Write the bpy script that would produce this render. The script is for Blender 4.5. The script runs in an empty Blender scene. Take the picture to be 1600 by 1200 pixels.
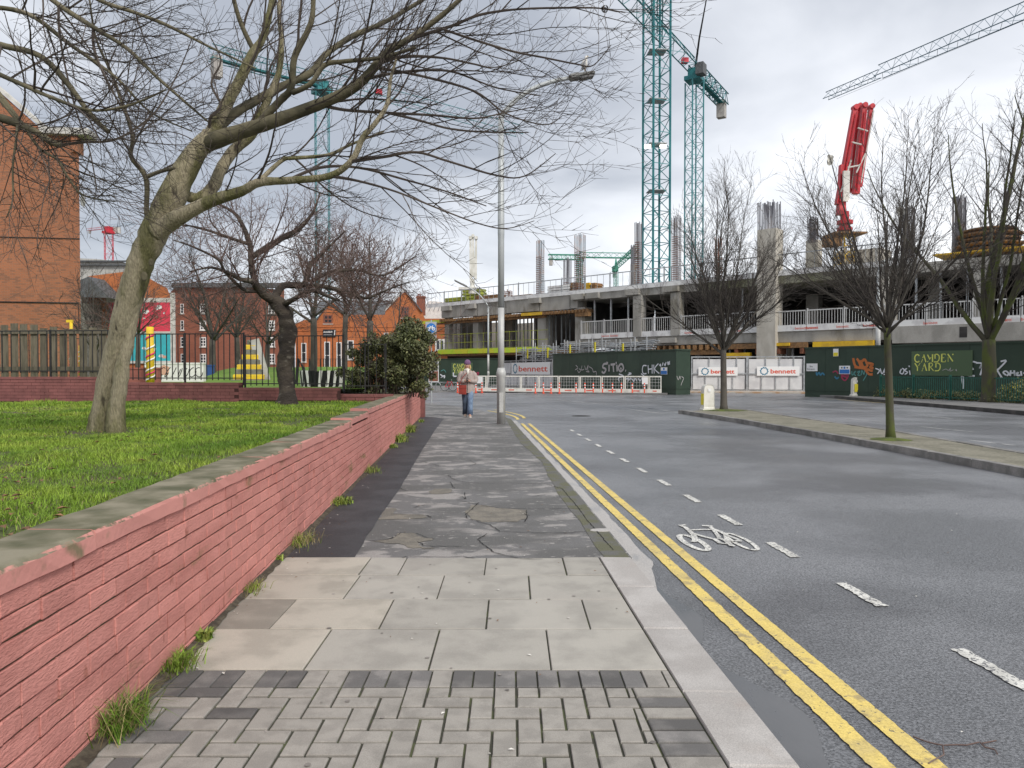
import bpy, math, random
import numpy as np
from mathutils import Vector, Matrix, noise as mnoise
random.seed(7); rng = np.random.default_rng(11)
scene = bpy.context.scene
COL = scene.collection
R = math.radians
# ------------------------------------------------------------------ camera
FPX = 1150.0; EYE = 1.6; YAW = R(3.5); PITCH = R(-1.0)
cd = bpy.data.cameras.new('camera'); cam = bpy.data.objects.new('camera', cd); COL.objects.link(cam)
cd.sensor_width = 36.0; cd.lens = 36.0*FPX/1600.0; cd.clip_start = 0.05; cd.clip_end = 3000
cam.location = (0, 0, EYE); cam.rotation_euler = (R(90)+PITCH, 0, -YAW)
scene.camera = cam
scene.view_settings.view_transform = 'Standard'; scene.view_settings.look = 'None'
scene.view_settings.exposure = 0.67; scene.view_settings.gamma = 1.0
scene.view_settings.use_curve_mapping = False
# ------------------------------------------------------------------ sky
SUN_EL = 42.0; SUN_AZ = 150.0       # azimuth clockwise from +Y : behind the camera, to the right
w = bpy.data.worlds.new('World'); scene.world = w; w.use_nodes = True
nt = w.node_tree; nt.nodes.clear(); L = nt.links
def wn(t, **k):
    n = nt.nodes.new(t)
    for a, b in k.items(): setattr(n, a, b)
    return n
out = wn('ShaderNodeOutputWorld'); bg = wn('ShaderNodeBackground'); bg.inputs[1].default_value = 0.1
L.new(bg.outputs[0], out.inputs[0])
sky = wn('ShaderNodeTexSky'); sky.sky_type = 'NISHITA'; sky.sun_disc = False
sky.sun_elevation = R(SUN_EL); sky.sun_rotation = R(SUN_AZ); sky.air_density = 1.0; sky.dust_density = 2.0
tc = wn('ShaderNodeTexCoord'); sep = wn('ShaderNodeSeparateXYZ'); L.new(tc.outputs['Generated'], sep.inputs[0])
zz = wn('ShaderNodeMath', operation='MAXIMUM'); L.new(sep.outputs[2], zz.inputs[0]); zz.inputs[1].default_value = 0.0
za = wn('ShaderNodeMath', operation='ADD'); L.new(zz.outputs[0], za.inputs[0]); za.inputs[1].default_value = 0.22
dx = wn('ShaderNodeMath', operation='DIVIDE'); L.new(sep.outputs[0], dx.inputs[0]); L.new(za.outputs[0], dx.inputs[1])
dy = wn('ShaderNodeMath', operation='DIVIDE'); L.new(sep.outputs[1], dy.inputs[0]); L.new(za.outputs[0], dy.inputs[1])
cmb = wn('ShaderNodeCombineXYZ'); L.new(dx.outputs[0], cmb.inputs[0]); L.new(dy.outputs[0], cmb.inputs[1])
def cloud(scale, off, detail, rough, dist):
    mp = wn('ShaderNodeMapping'); mp.inputs['Location'].default_value = off
    L.new(cmb.outputs[0], mp.inputs[0])
    n = wn('ShaderNodeTexNoise'); n.inputs['Scale'].default_value = scale; n.inputs['Detail'].default_value = detail
    n.inputs['Roughness'].default_value = rough; n.inputs['Distortion'].default_value = dist
    L.new(mp.outputs[0], n.inputs['Vector']); return n
c1 = cloud(0.55, (2.3, 0.9, 0.0), 6, 0.45, 0.35)
c2 = cloud(1.7, (4.1, 7.2, 2.0), 7, 0.5, 0.4)
mx = wn('ShaderNodeMath', operation='MULTIPLY_ADD'); L.new(c2.outputs[0], mx.inputs[0]); mx.inputs[1].default_value = 0.38; L.new(c1.outputs[0], mx.inputs[2])
rp = wn('ShaderNodeValToRGB'); L.new(mx.outputs[0], rp.inputs[0])
e = rp.color_ramp.elements
e[0].position = 0.56; e[0].color = (3.2, 3.42, 3.85, 1); e[1].position = 0.86; e[1].color = (8.8, 8.85, 9.0, 1)
m_ = rp.color_ramp.elements.new(0.70); m_.color = (5.7, 5.88, 6.25, 1)
mix = wn('ShaderNodeMixRGB'); mix.inputs[0].default_value = 0.90
L.new(sky.outputs[0], mix.inputs[1]); L.new(rp.outputs[0], mix.inputs[2]); L.new(mix.outputs[0], bg.inputs[0])
# ------------------------------------------------------------------ sun (veiled by cloud)
sd = bpy.data.lights.new('sun', 'SUN'); sd.energy = 1.5; sd.angle = R(14); sd.color = (1.0, 0.955, 0.89)
sun = bpy.data.objects.new('sun', sd); COL.objects.link(sun)
az = R(SUN_AZ); el = R(SUN_EL)
sv = Vector((math.sin(az)*math.cos(el), math.cos(az)*math.cos(el), math.sin(el)))
sun.rotation_euler = sv.to_track_quat('Z', 'Y').to_euler(); sun.location = sv*60
# ------------------------------------------------------------------ picture -> place helpers (only used to take measurements)
FW = Vector((math.sin(YAW)*math.cos(PITCH), math.cos(YAW)*math.cos(PITCH), math.sin(PITCH)))
RT = Vector((math.cos(YAW), -math.sin(YAW), 0)); UP = RT.cross(FW); EYEV = Vector((0, 0, EYE))
def ray(px, py): return FW + RT*((px-800)/FPX) + UP*((600-py)/FPX)
def at(px, py, d): return EYEV + ray(px, py)*d
def gp(px, py, z=0.0):
    r = ray(px, py); return EYEV + r*((z-EYE)/r.z)
def cf(x, d, z=0.0):           # camera-aligned ground frame : x to the right, d ahead
    return Vector((x*math.cos(YAW)+d*math.sin(YAW), -x*math.sin(YAW)+d*math.cos(YAW), z))
def zat(py, d): return EYE + (580-py)/FPX*d
def xy(px, d, z=0.0):          # ground position under picture column px at distance d
    return cf((px-800)/FPX*d, d, z)
# ------------------------------------------------------------------ materials
MATS = {}
def pm(name, base, rough=0.8, c2=None, scale=4.0, lo=0.4, hi=0.6, bump=0.0, bscale=60.0, spec=0.4, metal=0.0,
       stretch=(1, 1, 1), var=0.0, island=0.0, c3=None, s3=1.0, lo3=0.55, hi3=0.7, detail=6.0, rough2=None, coord='pos', fine=0.0, fscale=200.0, c4=None, s4=10.0, lo4=.6, hi4=.7, st4=(1, 1, 1)):
    """procedural material: base colour broken up by one or two noises, per-object and per-island variation, bump"""
    m = bpy.data.materials.new(name); m.use_nodes = True; t = m.node_tree; N = t.nodes; K = t.links
    b = N['Principled BSDF']; b.inputs['Roughness'].default_value = rough; b.inputs['Metallic'].default_value = metal
    b.inputs['Specular IOR Level'].default_value = spec
    if coord == 'pos':
        g = N.new('ShaderNodeNewGeometry'); src = g.outputs['Position']
    else:
        g = N.new('ShaderNodeTexCoord'); src = g.outputs['Object']
    mp = N.new('ShaderNodeMapping'); mp.inputs['Scale'].default_value = stretch; K.new(src, mp.inputs[0]); vec = mp.outputs[0]
    def nz(sc, de=detail, ro=0.55):
        n = N.new('ShaderNodeTexNoise'); n.inputs['Scale'].default_value = sc; n.inputs['Detail'].default_value = de
        n.inputs['Roughness'].default_value = ro; K.new(vec, n.inputs['Vector']); return n.outputs[0]
    def rng_(v, a, c):
        r = N.new('ShaderNodeMapRange'); r.inputs[1].default_value = a; r.inputs[2].default_value = c; r.interpolation_type = 'SMOOTHSTEP'
        K.new(v, r.inputs[0]); return r.outputs[0]
    def mixc(f, a, c):
        x = N.new('ShaderNodeMixRGB')
        if f is not None: K.new(f, x.inputs[0])
        for i, v in ((1, a), (2, c)):
            if isinstance(v, (tuple, list)): x.inputs[i].default_value = (*v, 1)
            else: K.new(v, x.inputs[i])
        return x
    c = tuple(base)
    if c2 is not None:
        f = rng_(nz(scale), lo, hi); c = mixc(f, c, c2).outputs[0]
        if rough2 is not None:
            rr = N.new('ShaderNodeMapRange'); rr.inputs[3].default_value = rough; rr.inputs[4].default_value = rough2; K.new(f, rr.inputs[0]); K.new(rr.outputs[0], b.inputs['Roughness'])
    if c3 is not None: c = mixc(rng_(nz(s3), lo3, hi3), c, c3).outputs[0]
    if c4 is not None:
        mp4 = N.new('ShaderNodeMapping'); mp4.inputs['Scale'].default_value = st4; K.new(src, mp4.inputs[0]); n4 = N.new('ShaderNodeTexNoise')
        n4.inputs['Scale'].default_value = s4; n4.inputs['Detail'].default_value = 5; K.new(mp4.outputs[0], n4.inputs['Vector']); c = mixc(rng_(n4.outputs[0], lo4, hi4), c, c4).outputs[0]
    if fine > 0:
        f = rng_(nz(fscale, 3), 0.3, 0.7)
        h = N.new('ShaderNodeMapRange'); h.inputs[3].default_value = 1-fine; h.inputs[4].default_value = 1+fine; K.new(f, h.inputs[0])
        x = N.new('ShaderNodeMixRGB'); x.blend_type = 'MULTIPLY'; x.inputs[0].default_value = 1
        K.new(h.outputs[0], x.inputs[2])
        if isinstance(c, tuple): x.inputs[1].default_value = (*c, 1)
        else: K.new(c, x.inputs[1])
        c = x.outputs[0]
    if var > 0 or island > 0:
        if var > 0:
            o = N.new('ShaderNodeObjectInfo'); rv = o.outputs['Random']; a = var
        else:
            o = N.new('ShaderNodeNewGeometry'); rv = o.outputs['Random Per Island']; a = island
        h = N.new('ShaderNodeMapRange'); h.inputs[3].default_value = 1-a; h.inputs[4].default_value = 1+a; K.new(rv, h.inputs[0])
        x = N.new('ShaderNodeMixRGB'); x.blend_type = 'MULTIPLY'; x.inputs[0].default_value = 1
        K.new(h.outputs[0], x.inputs[2])
        if isinstance(c, tuple): x.inputs[1].default_value = (*c, 1)
        else: K.new(c, x.inputs[1])
        c = x.outputs[0]
    if isinstance(c, tuple): b.inputs['Base Color'].default_value = (*c, 1)
    else: K.new(c, b.inputs['Base Color'])
    if bump > 0:
        bn = N.new('ShaderNodeBump'); bn.inputs['Strength'].default_value = 1.0; bn.inputs['Distance'].default_value = bump
        K.new(nz(bscale, 5, 0.6), bn.inputs['Height']); K.new(bn.outputs[0], b.inputs['Normal'])
    MATS[name] = m; return m
# ------------------------------------------------------------------ mesh builder
class MB:
    def __init__(s): s.v = []; s.f = []; s.mi = []; s.cur = 0
    def add(s, vs, fs):
        o = len(s.v); s.v.extend(vs); s.f.extend([tuple(i+o for i in f) for f in fs]); s.mi.extend([s.cur]*len(fs))
    def box(s, a, b):
        x0, y0, z0 = a; x1, y1, z1 = b
        s.add([(x0,y0,z0),(x1,y0,z0),(x1,y1,z0),(x0,y1,z0),(x0,y0,z1),(x1,y0,z1),(x1,y1,z1),(x0,y1,z1)],
              [(0,3,2,1),(4,5,6,7),(0,1,5,4),(1,2,6,5),(2,3,7,6),(3,0,4,7)])
    def cbox(s, c, sx, sy, sz): s.box((c[0]-sx/2, c[1]-sy/2, c[2]-sz/2), (c[0]+sx/2, c[1]+sy/2, c[2]+sz/2))
    def obox(s, c, ax, ay, az_, hx, hy, hz):
        c = Vector(c); vs = []
        for k in (-1, 1):
            for (i, j) in ((-1,-1),(1,-1),(1,1),(-1,1)): vs.append(tuple(c+ax*(i*hx)+ay*(j*hy)+az_*(k*hz)))
        s.add(vs, [(0,3,2,1),(4,5,6,7),(0,1,5,4),(1,2,6,5),(2,3,7,6),(3,0,4,7)])
    def bar(s, p, q, wx, wy=None):
        p = Vector(p); q = Vector(q); d = q-p; l = d.length
        if l < 1e-6: return
        d /= l; up = Vector((0,0,1)) if abs(d.z) < 0.95 else Vector((1,0,0))
        a = d.cross(up).normalized(); b = a.cross(d); wy = wy or wx
        s.obox((p+q)/2, a, b, d, wx/2, wy/2, l/2)
    def prism(s, poly, z0, z1, bev=0.0):
        n = len(poly)
        if bev > 0:
            cx = sum(p[0] for p in poly)/n; cy = sum(p[1] for p in poly)/n
            def ins(p):
                dx_, dy_ = cx-p[0], cy-p[1]; l = math.hypot(dx_, dy_) or 1
                return (p[0]+dx_/l*bev*1.4, p[1]+dy_/l*bev*1.4)
            rings = [[(p[0],p[1],z0) for p in poly], [(p[0],p[1],z1-bev) for p in poly], [(*ins(p), z1) for p in poly]]
        else: rings = [[(p[0],p[1],z0) for p in poly], [(p[0],p[1],z1) for p in poly]]
        vs = [v for r in rings for v in r]; fs = [tuple(range((len(rings)-1)*n, len(rings)*n)), tuple(reversed(range(n)))]
        for k in range(len(rings)-1):
            for i in range(n): j = (i+1) % n; fs.append((k*n+i, k*n+j, (k+1)*n+j, (k+1)*n+i))
        s.add(vs, fs)
    def sheet(s, poly, z): s.add([(p[0], p[1], z) for p in poly], [tuple(range(len(poly)))])
    def tube(s, pts, rad, n=6, cap=True):
        pts = [Vector(p) for p in pts]; m = len(pts)
        if not hasattr(rad, '__len__'): rad = [rad]*m
        o = len(s.v); a = None
        for i in range(m):
            d = (pts[min(i+1, m-1)]-pts[max(i-1, 0)])
            if d.length < 1e-9: d = Vector((0,0,1))
            d.normalize()
            if a is None:
                a = d.cross(Vector((0.31,0.17,0.93))).normalized() if abs(d.z) < 0.9 else d.cross(Vector((1,0.2,0))).normalized()
            else:
                a = a-d*a.dot(d)
                if a.length < 1e-6: a = d.orthogonal()
                a.normalize()
            b = d.cross(a); r = rad[i]; p = pts[i]
            for k in range(n):
                t = 2*math.pi*k/n; ca = math.cos(t)*r; sb = math.sin(t)*r
                s.v.append((p.x+a.x*ca+b.x*sb, p.y+a.y*ca+b.y*sb, p.z+a.z*ca+b.z*sb))
        for i in range(m-1):
            for k in range(n):
                k2 = (k+1) % n; s.f.append((o+i*n+k, o+i*n+k2, o+(i+1)*n+k2, o+(i+1)*n+k)); s.mi.append(s.cur)
        if cap:
            s.f.append(tuple(o+k for k in reversed(range(n)))); s.f.append(tuple(o+(m-1)*n+k for k in range(n))); s.mi += [s.cur]*2
    def lathe(s, prof, c=(0,0,0), n=16):
        o = len(s.v); m = len(prof)
        for r, z in prof:
            for k in range(n): t = 2*math.pi*k/n; s.v.append((c[0]+r*math.cos(t), c[1]+r*math.sin(t), c[2]+z))
        for i in range(m-1):
            for k in range(n): k2 = (k+1) % n; s.f.append((o+i*n+k, o+i*n+k2, o+(i+1)*n+k2, o+(i+1)*n+k)); s.mi.append(s.cur)
        s.f.append(tuple(o+k for k in reversed(range(n)))); s.f.append(tuple(o+(m-1)*n+k for k in range(n))); s.mi += [s.cur]*2
    def ribbon(s, pts, wd, closed=False, z=None, nrm=Vector((0,0,1)), th=0.0):
        """flat stroke along pts, lying in the plane with normal nrm"""
        pts = [Vector(p) for p in pts]; m = len(pts); vs = []
        for i in range(m):
            d = (pts[(i+1) % m]-pts[i-1]) if closed else (pts[min(i+1, m-1)]-pts[max(i-1, 0)])
            d.normalize(); a = nrm.cross(d).normalized(); wv = (wd[i] if hasattr(wd, '__len__') else wd)/2
            vs += [tuple(pts[i]+a*wv), tuple(pts[i]-a*wv)]
        fs = [(2*i, 2*i+1, 2*i+3, 2*i+2) for i in range(m-1)]
        if closed: fs.append((2*m-2, 2*m-1, 1, 0))
        s.add(vs, fs)
    def mesh(s, name, mats, smooth=False):
        me = bpy.data.meshes.new(name); me.from_pydata(s.v, [], s.f)
        for m in (mats if isinstance(mats, (list, tuple)) else [mats]): me.materials.append(MATS[m] if isinstance(m, str) else m)
        if len(me.materials) > 1: me.polygons.foreach_set('material_index', s.mi)
        if smooth: me.polygons.foreach_set('use_smooth', [True]*len(me.polygons))
        me.update(); return me
WM = {}
def link(name, me, parent=None, loc=None, rz=None):
    o = bpy.data.objects.new(name, me); COL.objects.link(o)
    if loc is not None: o.location = loc
    if rz is not None: o.rotation_euler = (0, 0, rz)
    if parent is not None: o.parent = parent
    return o
def tag(o, label, cat, group=None):
    o['label'] = label; o['category'] = cat
    if group: o['group'] = group
    return o
def thing(name, label, cat, loc=(0,0,0), rz=0.0, group=None):
    o = bpy.data.objects.new(name, None); COL.objects.link(o); o.empty_display_size = 0.2
    o.location = loc; o.rotation_euler = (0, 0, rz)
    WM[o.name] = Matrix.Translation(Vector(loc)) @ Matrix.Rotation(rz, 4, 'Z'); return tag(o, label, cat, group)
def part(name, mb, mats, parent=None, smooth=False, world=False, label=None, kind=None):
    """one part mesh; world=True when its vertices are already in scene coordinates"""
    o = link(name, mb.mesh(name, mats, smooth), parent)
    Mw = WM.get(parent.name, Matrix.Identity(4)) if parent is not None else Matrix.Identity(4)
    if world: o.matrix_parent_inverse = Mw.inverted(); WM[o.name] = Matrix.Identity(4)
    else: WM[o.name] = Mw
    if label: o['label'] = label
    if kind: o['kind'] = kind
    return o
def struct(name, mb, mats, smooth=False, kind='structure', label=None):
    o = link(name, mb.mesh(name, mats, smooth)); o['kind'] = kind
    if label: o['label'] = label
    return o
def copytree(o, parent=None):
    c = o.copy(); COL.objects.link(c)
    if parent is not None: c.parent = parent
    for ch in list(o.children): copytree(ch, c)
    return c
def text_mb(s, size, ext=0.002, bold=0.0, xs=1.0):
    """lettering in Blender's own font -> verts/faces in the local XZ plane, facing -Y, origin at lower left"""
    cu = bpy.data.curves.new('t', 'FONT'); cu.body = s; cu.size = size; cu.extrude = ext; cu.offset = bold; cu.resolution_u = 3
    ob = bpy.data.objects.new('t', cu); COL.objects.link(ob)
    dg = bpy.context.evaluated_depsgraph_get(); me = bpy.data.meshes.new_from_object(ob.evaluated_get(dg))
    m = MB(); m.add([(v.co.x*xs, -v.co.z, v.co.y) for v in me.vertices], [tuple(p.vertices) for p in me.polygons])
    bpy.data.objects.remove(ob); bpy.data.curves.remove(cu); bpy.data.meshes.remove(me)
    return m
def shift(mb, d):
    mb.v = [(v[0]+d[0], v[1]+d[1], v[2]+d[2]) for v in mb.v]; return mb
def clip(poly, a, b, c):       # keep a*x+b*y<=c
    outp = []
    for i in range(len(poly)):
        p, q = poly[i], poly[(i+1) % len(poly)]; dp = a*p[0]+b*p[1]-c; dq = a*q[0]+b*q[1]-c
        if dp <= 0: outp.append(p)
        if dp*dq < 0: t = dp/(dp-dq); outp.append((p[0]+(q[0]-p[0])*t, p[1]+(q[1]-p[1])*t))
    return outp
# ================================================================== materials of the setting
pm('ground', (0.10, 0.10, 0.095), 0.95, (0.16, 0.15, 0.13), 0.3)
pm('asphalt', (0.160, 0.164, 0.173), 0.28, (0.205, 0.209, 0.218), 0.5, 0.38, 0.65, bump=0.011, bscale=62, spec=0.5, fine=0.46, fscale=72, rough2=0.48, c3=(0.120, 0.122, 0.128), s3=0.22, lo3=0.48, hi3=0.60, c4=(.20, .20, .205), s4=150, lo4=.64, hi4=.70)
pm('wet', (0.10, 0.103, 0.108), 0.22, (0.14, 0.142, 0.147), 3.0, 0.4, 0.6, spec=0.5, rough2=0.42, bump=0.0007, bscale=40, stretch=(1, .4, 1))
pm('channel', (0.43, 0.408, 0.385), 0.55, (0.33, 0.32, 0.31), 2.6, 0.50, 0.60, spec=0.5, rough2=0.30, stretch=(2.0, 0.55, 1), fine=.14, fscale=70, bump=.002)
pm('pave_old', (0.150, 0.146, 0.142), 0.66, (0.30, 0.282, 0.266), 2.9, 0.50, 0.56, stretch=(0.75, 1.15, 1), bump=0.004, bscale=90, spec=0.4, fine=0.30, fscale=110, c3=(0.115, 0.112, 0.106), s3=0.8, lo3=0.46, hi3=0.58, c4=(.34, .32, .30), s4=14, lo4=.62, hi4=.68, st4=(.6, 1.3, 1))
pm('pave_patch', (0.215, 0.195, 0.160), 0.8, (0.16, 0.148, 0.125), 5, bump=0.004, bscale=110, fine=0.3, fscale=150)
pm('moss_edge', (0.12, 0.12, 0.075), 0.9, (0.13, 0.128, 0.12), 3.0, 0.45, 0.58, bump=0.004, bscale=90, fine=.25)
pm('new_tar', (0.040, 0.040, 0.043), 0.62, (0.058, 0.058, 0.062), 2.0, bump=0.004, bscale=140, fine=0.4, fscale=170)
pm('crack', (0.018, 0.018, 0.016), 0.95)
pm('joint', (0.055, 0.055, 0.040), 0.95, (0.085, 0.095, 0.045), 6, 0.5, 0.6, bump=0.003)
pm('block', (0.325, 0.304, 0.272), 0.85, (0.265, 0.248, 0.222), 9, 0.4, 0.62, var=0.06, bump=0.0012, bscale=260, fine=0.13, fscale=240, c3=(.27, .25, .22), s3=1.3)
pm('block_dark', (0.125, 0.120, 0.115), 0.8, (0.19, 0.18, 0.17), 5, 0.45, 0.65, var=0.35, bump=0.0014, bscale=260, fine=0.16, fscale=240)
pm('slab', (0.385, 0.364, 0.322), 0.8, (0.305, 0.288, 0.256), 3.0, 0.40, 0.66, var=0.07, bump=0.0009, bscale=300, fine=0.09, fscale=260, c3=(.36, .335, .30), s3=1.1, lo3=.55, hi3=.75)
pm('slab_warm', (0.45, 0.415, 0.352), 0.8, (0.355, 0.328, 0.278), 3.0, 0.42, 0.64, var=0.05, bump=0.0009, bscale=300, fine=0.09, fscale=260, c3=(.36, .335, .28), s3=1.4, lo3=.56, hi3=.7)
pm('slab_dark', (0.245, 0.225, 0.19), 0.85, (0.32, 0.295, 0.25), 4.0, 0.45, 0.7, bump=0.0012, bscale=300, fine=0.12)
pm('granite', (0.375, 0.352, 0.330), 0.72, (0.455, 0.432, 0.408), 2.5, 0.4, 0.65, var=0.06, bump=0.0022, bscale=190, fine=0.17, fscale=190, c3=(.36, .32, .29), s3=2.1, lo3=.58, hi3=.75)
pm('yellow_line', (0.72, 0.55, 0.16), 0.6, (0.56, 0.44, 0.17), 4, 0.42, 0.66, fine=0.14, fscale=90, c3=(.16, .145, .11), s3=34, lo3=.62, hi3=.68, bump=.002, bscale=60, c4=(.42, .33, .15), s4=7, lo4=.56, hi4=.66)
pm('white_line', (0.70, 0.69, 0.64), 0.6, (0.52, 0.51, 0.47), 5, 0.4, 0.65, fine=0.14, fscale=90, c3=(.15, .15, .155), s3=46, lo3=.535, hi3=.60, bump=.002, bscale=60)
pm('white_worn', (0.42, 0.42, 0.41), 0.65, (0.16, 0.165, 0.17), 5, 0.42, 0.62, fine=0.15)
pm('soil', (0.075, 0.092, 0.026), 0.95, (0.11, 0.088, 0.052), 2.2, 0.50, 0.66, bump=0.01, bscale=30)
pm('grass', (0.185, 0.300, 0.030), 0.62, (0.275, 0.36, 0.052), 1.6, 0.35, 0.65, island=0.42, spec=0.25, c3=(0.105, 0.195, 0.022), s3=0.75, lo3=0.45, hi3=0.65)
pm('straw', (0.34, 0.27, 0.13), 0.8, (0.22, 0.19, 0.08), 8, island=0.4)
pm('weed', (0.16, 0.26, 0.04), 0.6, (0.27, 0.31, 0.07), 14, 0.4, 0.6, island=0.35, spec=0.3)
# ================================================================== ground, road, pavements
ZR = -0.08
g = MB(); g.sheet([(-900, -200), (900, -200), (900, 1600), (-900, 1600)], -0.30); struct('ground', g, 'ground')
g = MB(); g.sheet([(-70, -25), (110, -25), (110, 100), (-70, 100)], ZR); struct('road', g, 'asphalt')
KIN = [gp(1137, 1200), gp(939, 878)]; KOUT = [gp(1249, 1199), gp(992, 880)]
def lineX(pq, Y): p, q = pq; return p.x+(q.x-p.x)*(Y-p.y)/(q.y-p.y)
WX = -1.6
D_OLD = 6.30                                  # where the flags stop and the old footway starts (distance ahead)
def old_edge(X): return (cf(0, D_OLD).y - X*math.tan(YAW))
# bed under the flags, blocks and kerb
bed_poly = [(WX-.1, -4), (lineX(KIN, -4)+.02, -4), (lineX(KIN, old_edge(1.1))+.02, old_edge(1.1)), (WX-.1, old_edge(WX))]
g = MB(); g.prism(bed_poly, -0.29, -0.011); bed = struct('paving_bed', g, 'joint')
# old footway
far_edge = [gp(*p) for p in ((992, 877), (902, 770), (860, 722), (831, 691), (812, 670), (799, 655), (787, 651), (764, 645), (751, 640.5), (724, 637), (703, 633.5), (670, 630.5), (610, 628), (500, 627))]
e1 = [(p.x, p.y) for p in far_edge]
old_poly = [(WX-.1, old_edge(WX)), (e1[0][0], old_edge(e1[0][0]))] + e1[1:] + [(-14, e1[-1][1]), (-14, 25.5), (WX-.1, 25.5)]
g = MB(); g.prism(old_poly, -0.29, 0.0); foot = struct('pavement', g, 'pave_old')
# mossy outer rim of the footway
rim = [(p[0]-.02, p[1]) for p in e1[:7]]; rim2 = []
for i, p in enumerate(rim): rim2.append((p[0]-(.20+.07*math.sin(i*2.3))*(1 if i < 6 else .3), p[1]-.05))
g = MB()
for i in range(6):
    n = 6
    for k in range(n):
        t0, t1 = k/n, (k+1)/n; jj = lambda t: .035*mnoise.noise(Vector((t*9+i*7, 3.1, 0)))
        A = [rim[i][c]+(rim[i+1][c]-rim[i][c])*t0 for c in (0, 1)]; B = [rim[i][c]+(rim[i+1][c]-rim[i][c])*t1 for c in (0, 1)]
        C = [rim2[i][c]+(rim2[i+1][c]-rim2[i][c])*t1 for c in (0, 1)]; Dd = [rim2[i][c]+(rim2[i+1][c]-rim2[i][c])*t0 for c in (0, 1)]
        C[0] += jj(t1)*1.6; Dd[0] += jj(t0)*1.6
        if k == n-1: C[0] -= jj(t1)*1.6; C[0] += .035*mnoise.noise(Vector((0+(i+1)*7, 3.1, 0)))*1.6
        g.add([(*A, .004), (*B, .004), (*C, .004), (*Dd, .004)], [(0, 1, 2, 3)])
part('moss_edge', g, 'moss_edge', foot)
# dark new tar strip along the wall
sp = [gp(555, 870), gp(590, 812), gp(625, 764), gp(645, 728), gp(662, 700), gp(680, 672), gp(694, 654)]
tar = [(WX-.05, old_edge(WX)+.01)] + [(sp[0].x, old_edge(sp[0].x)+.012)]
for i in range(len(sp)-1):
    for k in range(5):
        t = (k+.5)/5; q = sp[i].lerp(sp[i+1], t); tar.append((q.x+.018*mnoise.noise(Vector((q.y*3, 1, 1))), q.y))
tar += [(sp[-1].x, sp[-1].y), (WX+.3, sp[-1].y+.9), (WX-.05, sp[-1].y+1.0)]
g = MB(); g.sheet(tar, 0.0042); part('tar_strip', g, 'new_tar', foot)
# patches and cracks of the old footway
def zz6(x, y): return gp(550+x*.2, 640+y*.2)
for poly in (((890, 790), (950, 745), (1040, 750), (1130, 770), (1370, 785), (1365, 850), (1290, 875), (1100, 880), (1010, 880), (920, 850)),
             ((330, 1010), (365, 970), (470, 965), (560, 1000), (640, 1015), (520, 1040), (560, 1075), (650, 1085), (480, 1085), (380, 1050), (150, 1035)),
             ((600, 640), (650, 618), (760, 620), (790, 645), (700, 662), (610, 660)),
             ((210, 860), (255, 770), (345, 775), (330, 815), (560, 825), (600, 845), (450, 858))):
    pts = [zz6(*p) for p in poly]; rr = []
    for i in range(len(pts)):
        for k in range(4):
            q = pts[i].lerp(pts[(i+1) % len(pts)], k/4); rr.append((q.x+random.uniform(-.02, .02), q.y+random.uniform(-.02, .02)))
    g = MB(); g.sheet(rr, 0.0036); part('repair_patch', g, 'pave_patch', foot)
for ln in (((120, 1030), (280, 1020), (330, 1000), (380, 968), (500, 968), (560, 995), (640, 1015)),
           ((510, 1035), (560, 1062), (640, 1072), (860, 1075)), ((255, 760), (355, 772)), ((310, 818), (450, 825), (575, 825), (620, 845)),
           ((480, 768), (590, 742), (740, 745)), ((500, 402), (700, 405), (920, 398), (1420, 408)), ((920, 400), (970, 425), (920, 445)),
           ((750, 515), (790, 545), (870, 568), (1000, 577), (1495, 580)), ((770, 570), (800, 620)), ((800, 675), (860, 680), (885, 700), (820, 712), (900, 725), (1060, 760), (1150, 772), (1300, 776), (1500, 778)),
           ((880, 650), (885, 700)), ((985, 730), (945, 775), (890, 820), (900, 855), (990, 880), (1080, 905), (1160, 955), (1300, 962), (1500, 966)),
           ((1060, 970), (985, 1020), (1040, 1070), (1110, 1120), (1180, 1140), (1320, 1168), (1490, 1172)), ((1335, 815), (1390, 832)), ((1410, 685), (1490, 665), (1560, 660)),
           ((370, 615), (435, 640)), ((540, 405), (640, 430), (680, 445)), ((1360, 500), (1600, 495)), ((1240, 878), (1350, 882), (1370, 850), (1360, 790)),
           ((400, 1160), (450, 1150), (700, 1158), (860, 1148), (960, 1165)), ((1500, 580), (1640, 620), (1760, 760), (1830, 860), (1960, 1010), (2040, 1100)), ((1500, 966), (1700, 965), (1830, 955)), ((1490, 778), (1800, 775))):
    pts = [zz6(*p) for p in ln]; fine = []
    for i in range(len(pts)-1):
        n = max(2, int((pts[i+1]-pts[i]).length/.05))
        for k in range(n): q = pts[i].lerp(pts[i+1], k/n); fine.append(q+Vector((random.uniform(-.007, .007), random.uniform(-.014, .014), .0072)))
    fine.append(pts[-1]+Vector((0, 0, .0072)))
    g = MB(); g.ribbon(fine, [random.uniform(.004, .013) for _ in fine]); part('crack', g, 'crack', foot)
# manhole-like pale stain plate near the rim
c = gp(941, 829); g = MB(); g.lathe([(.10, 0), (.095, .004)], (0, 0, 0), 20)
g.v = [(v[0]*1.25, v[1]*.7, v[2]+.0046) for v in g.v]; o = part('cover_plate', g, 'channel', foot); o.location = (c.x, c.y, 0)
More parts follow.
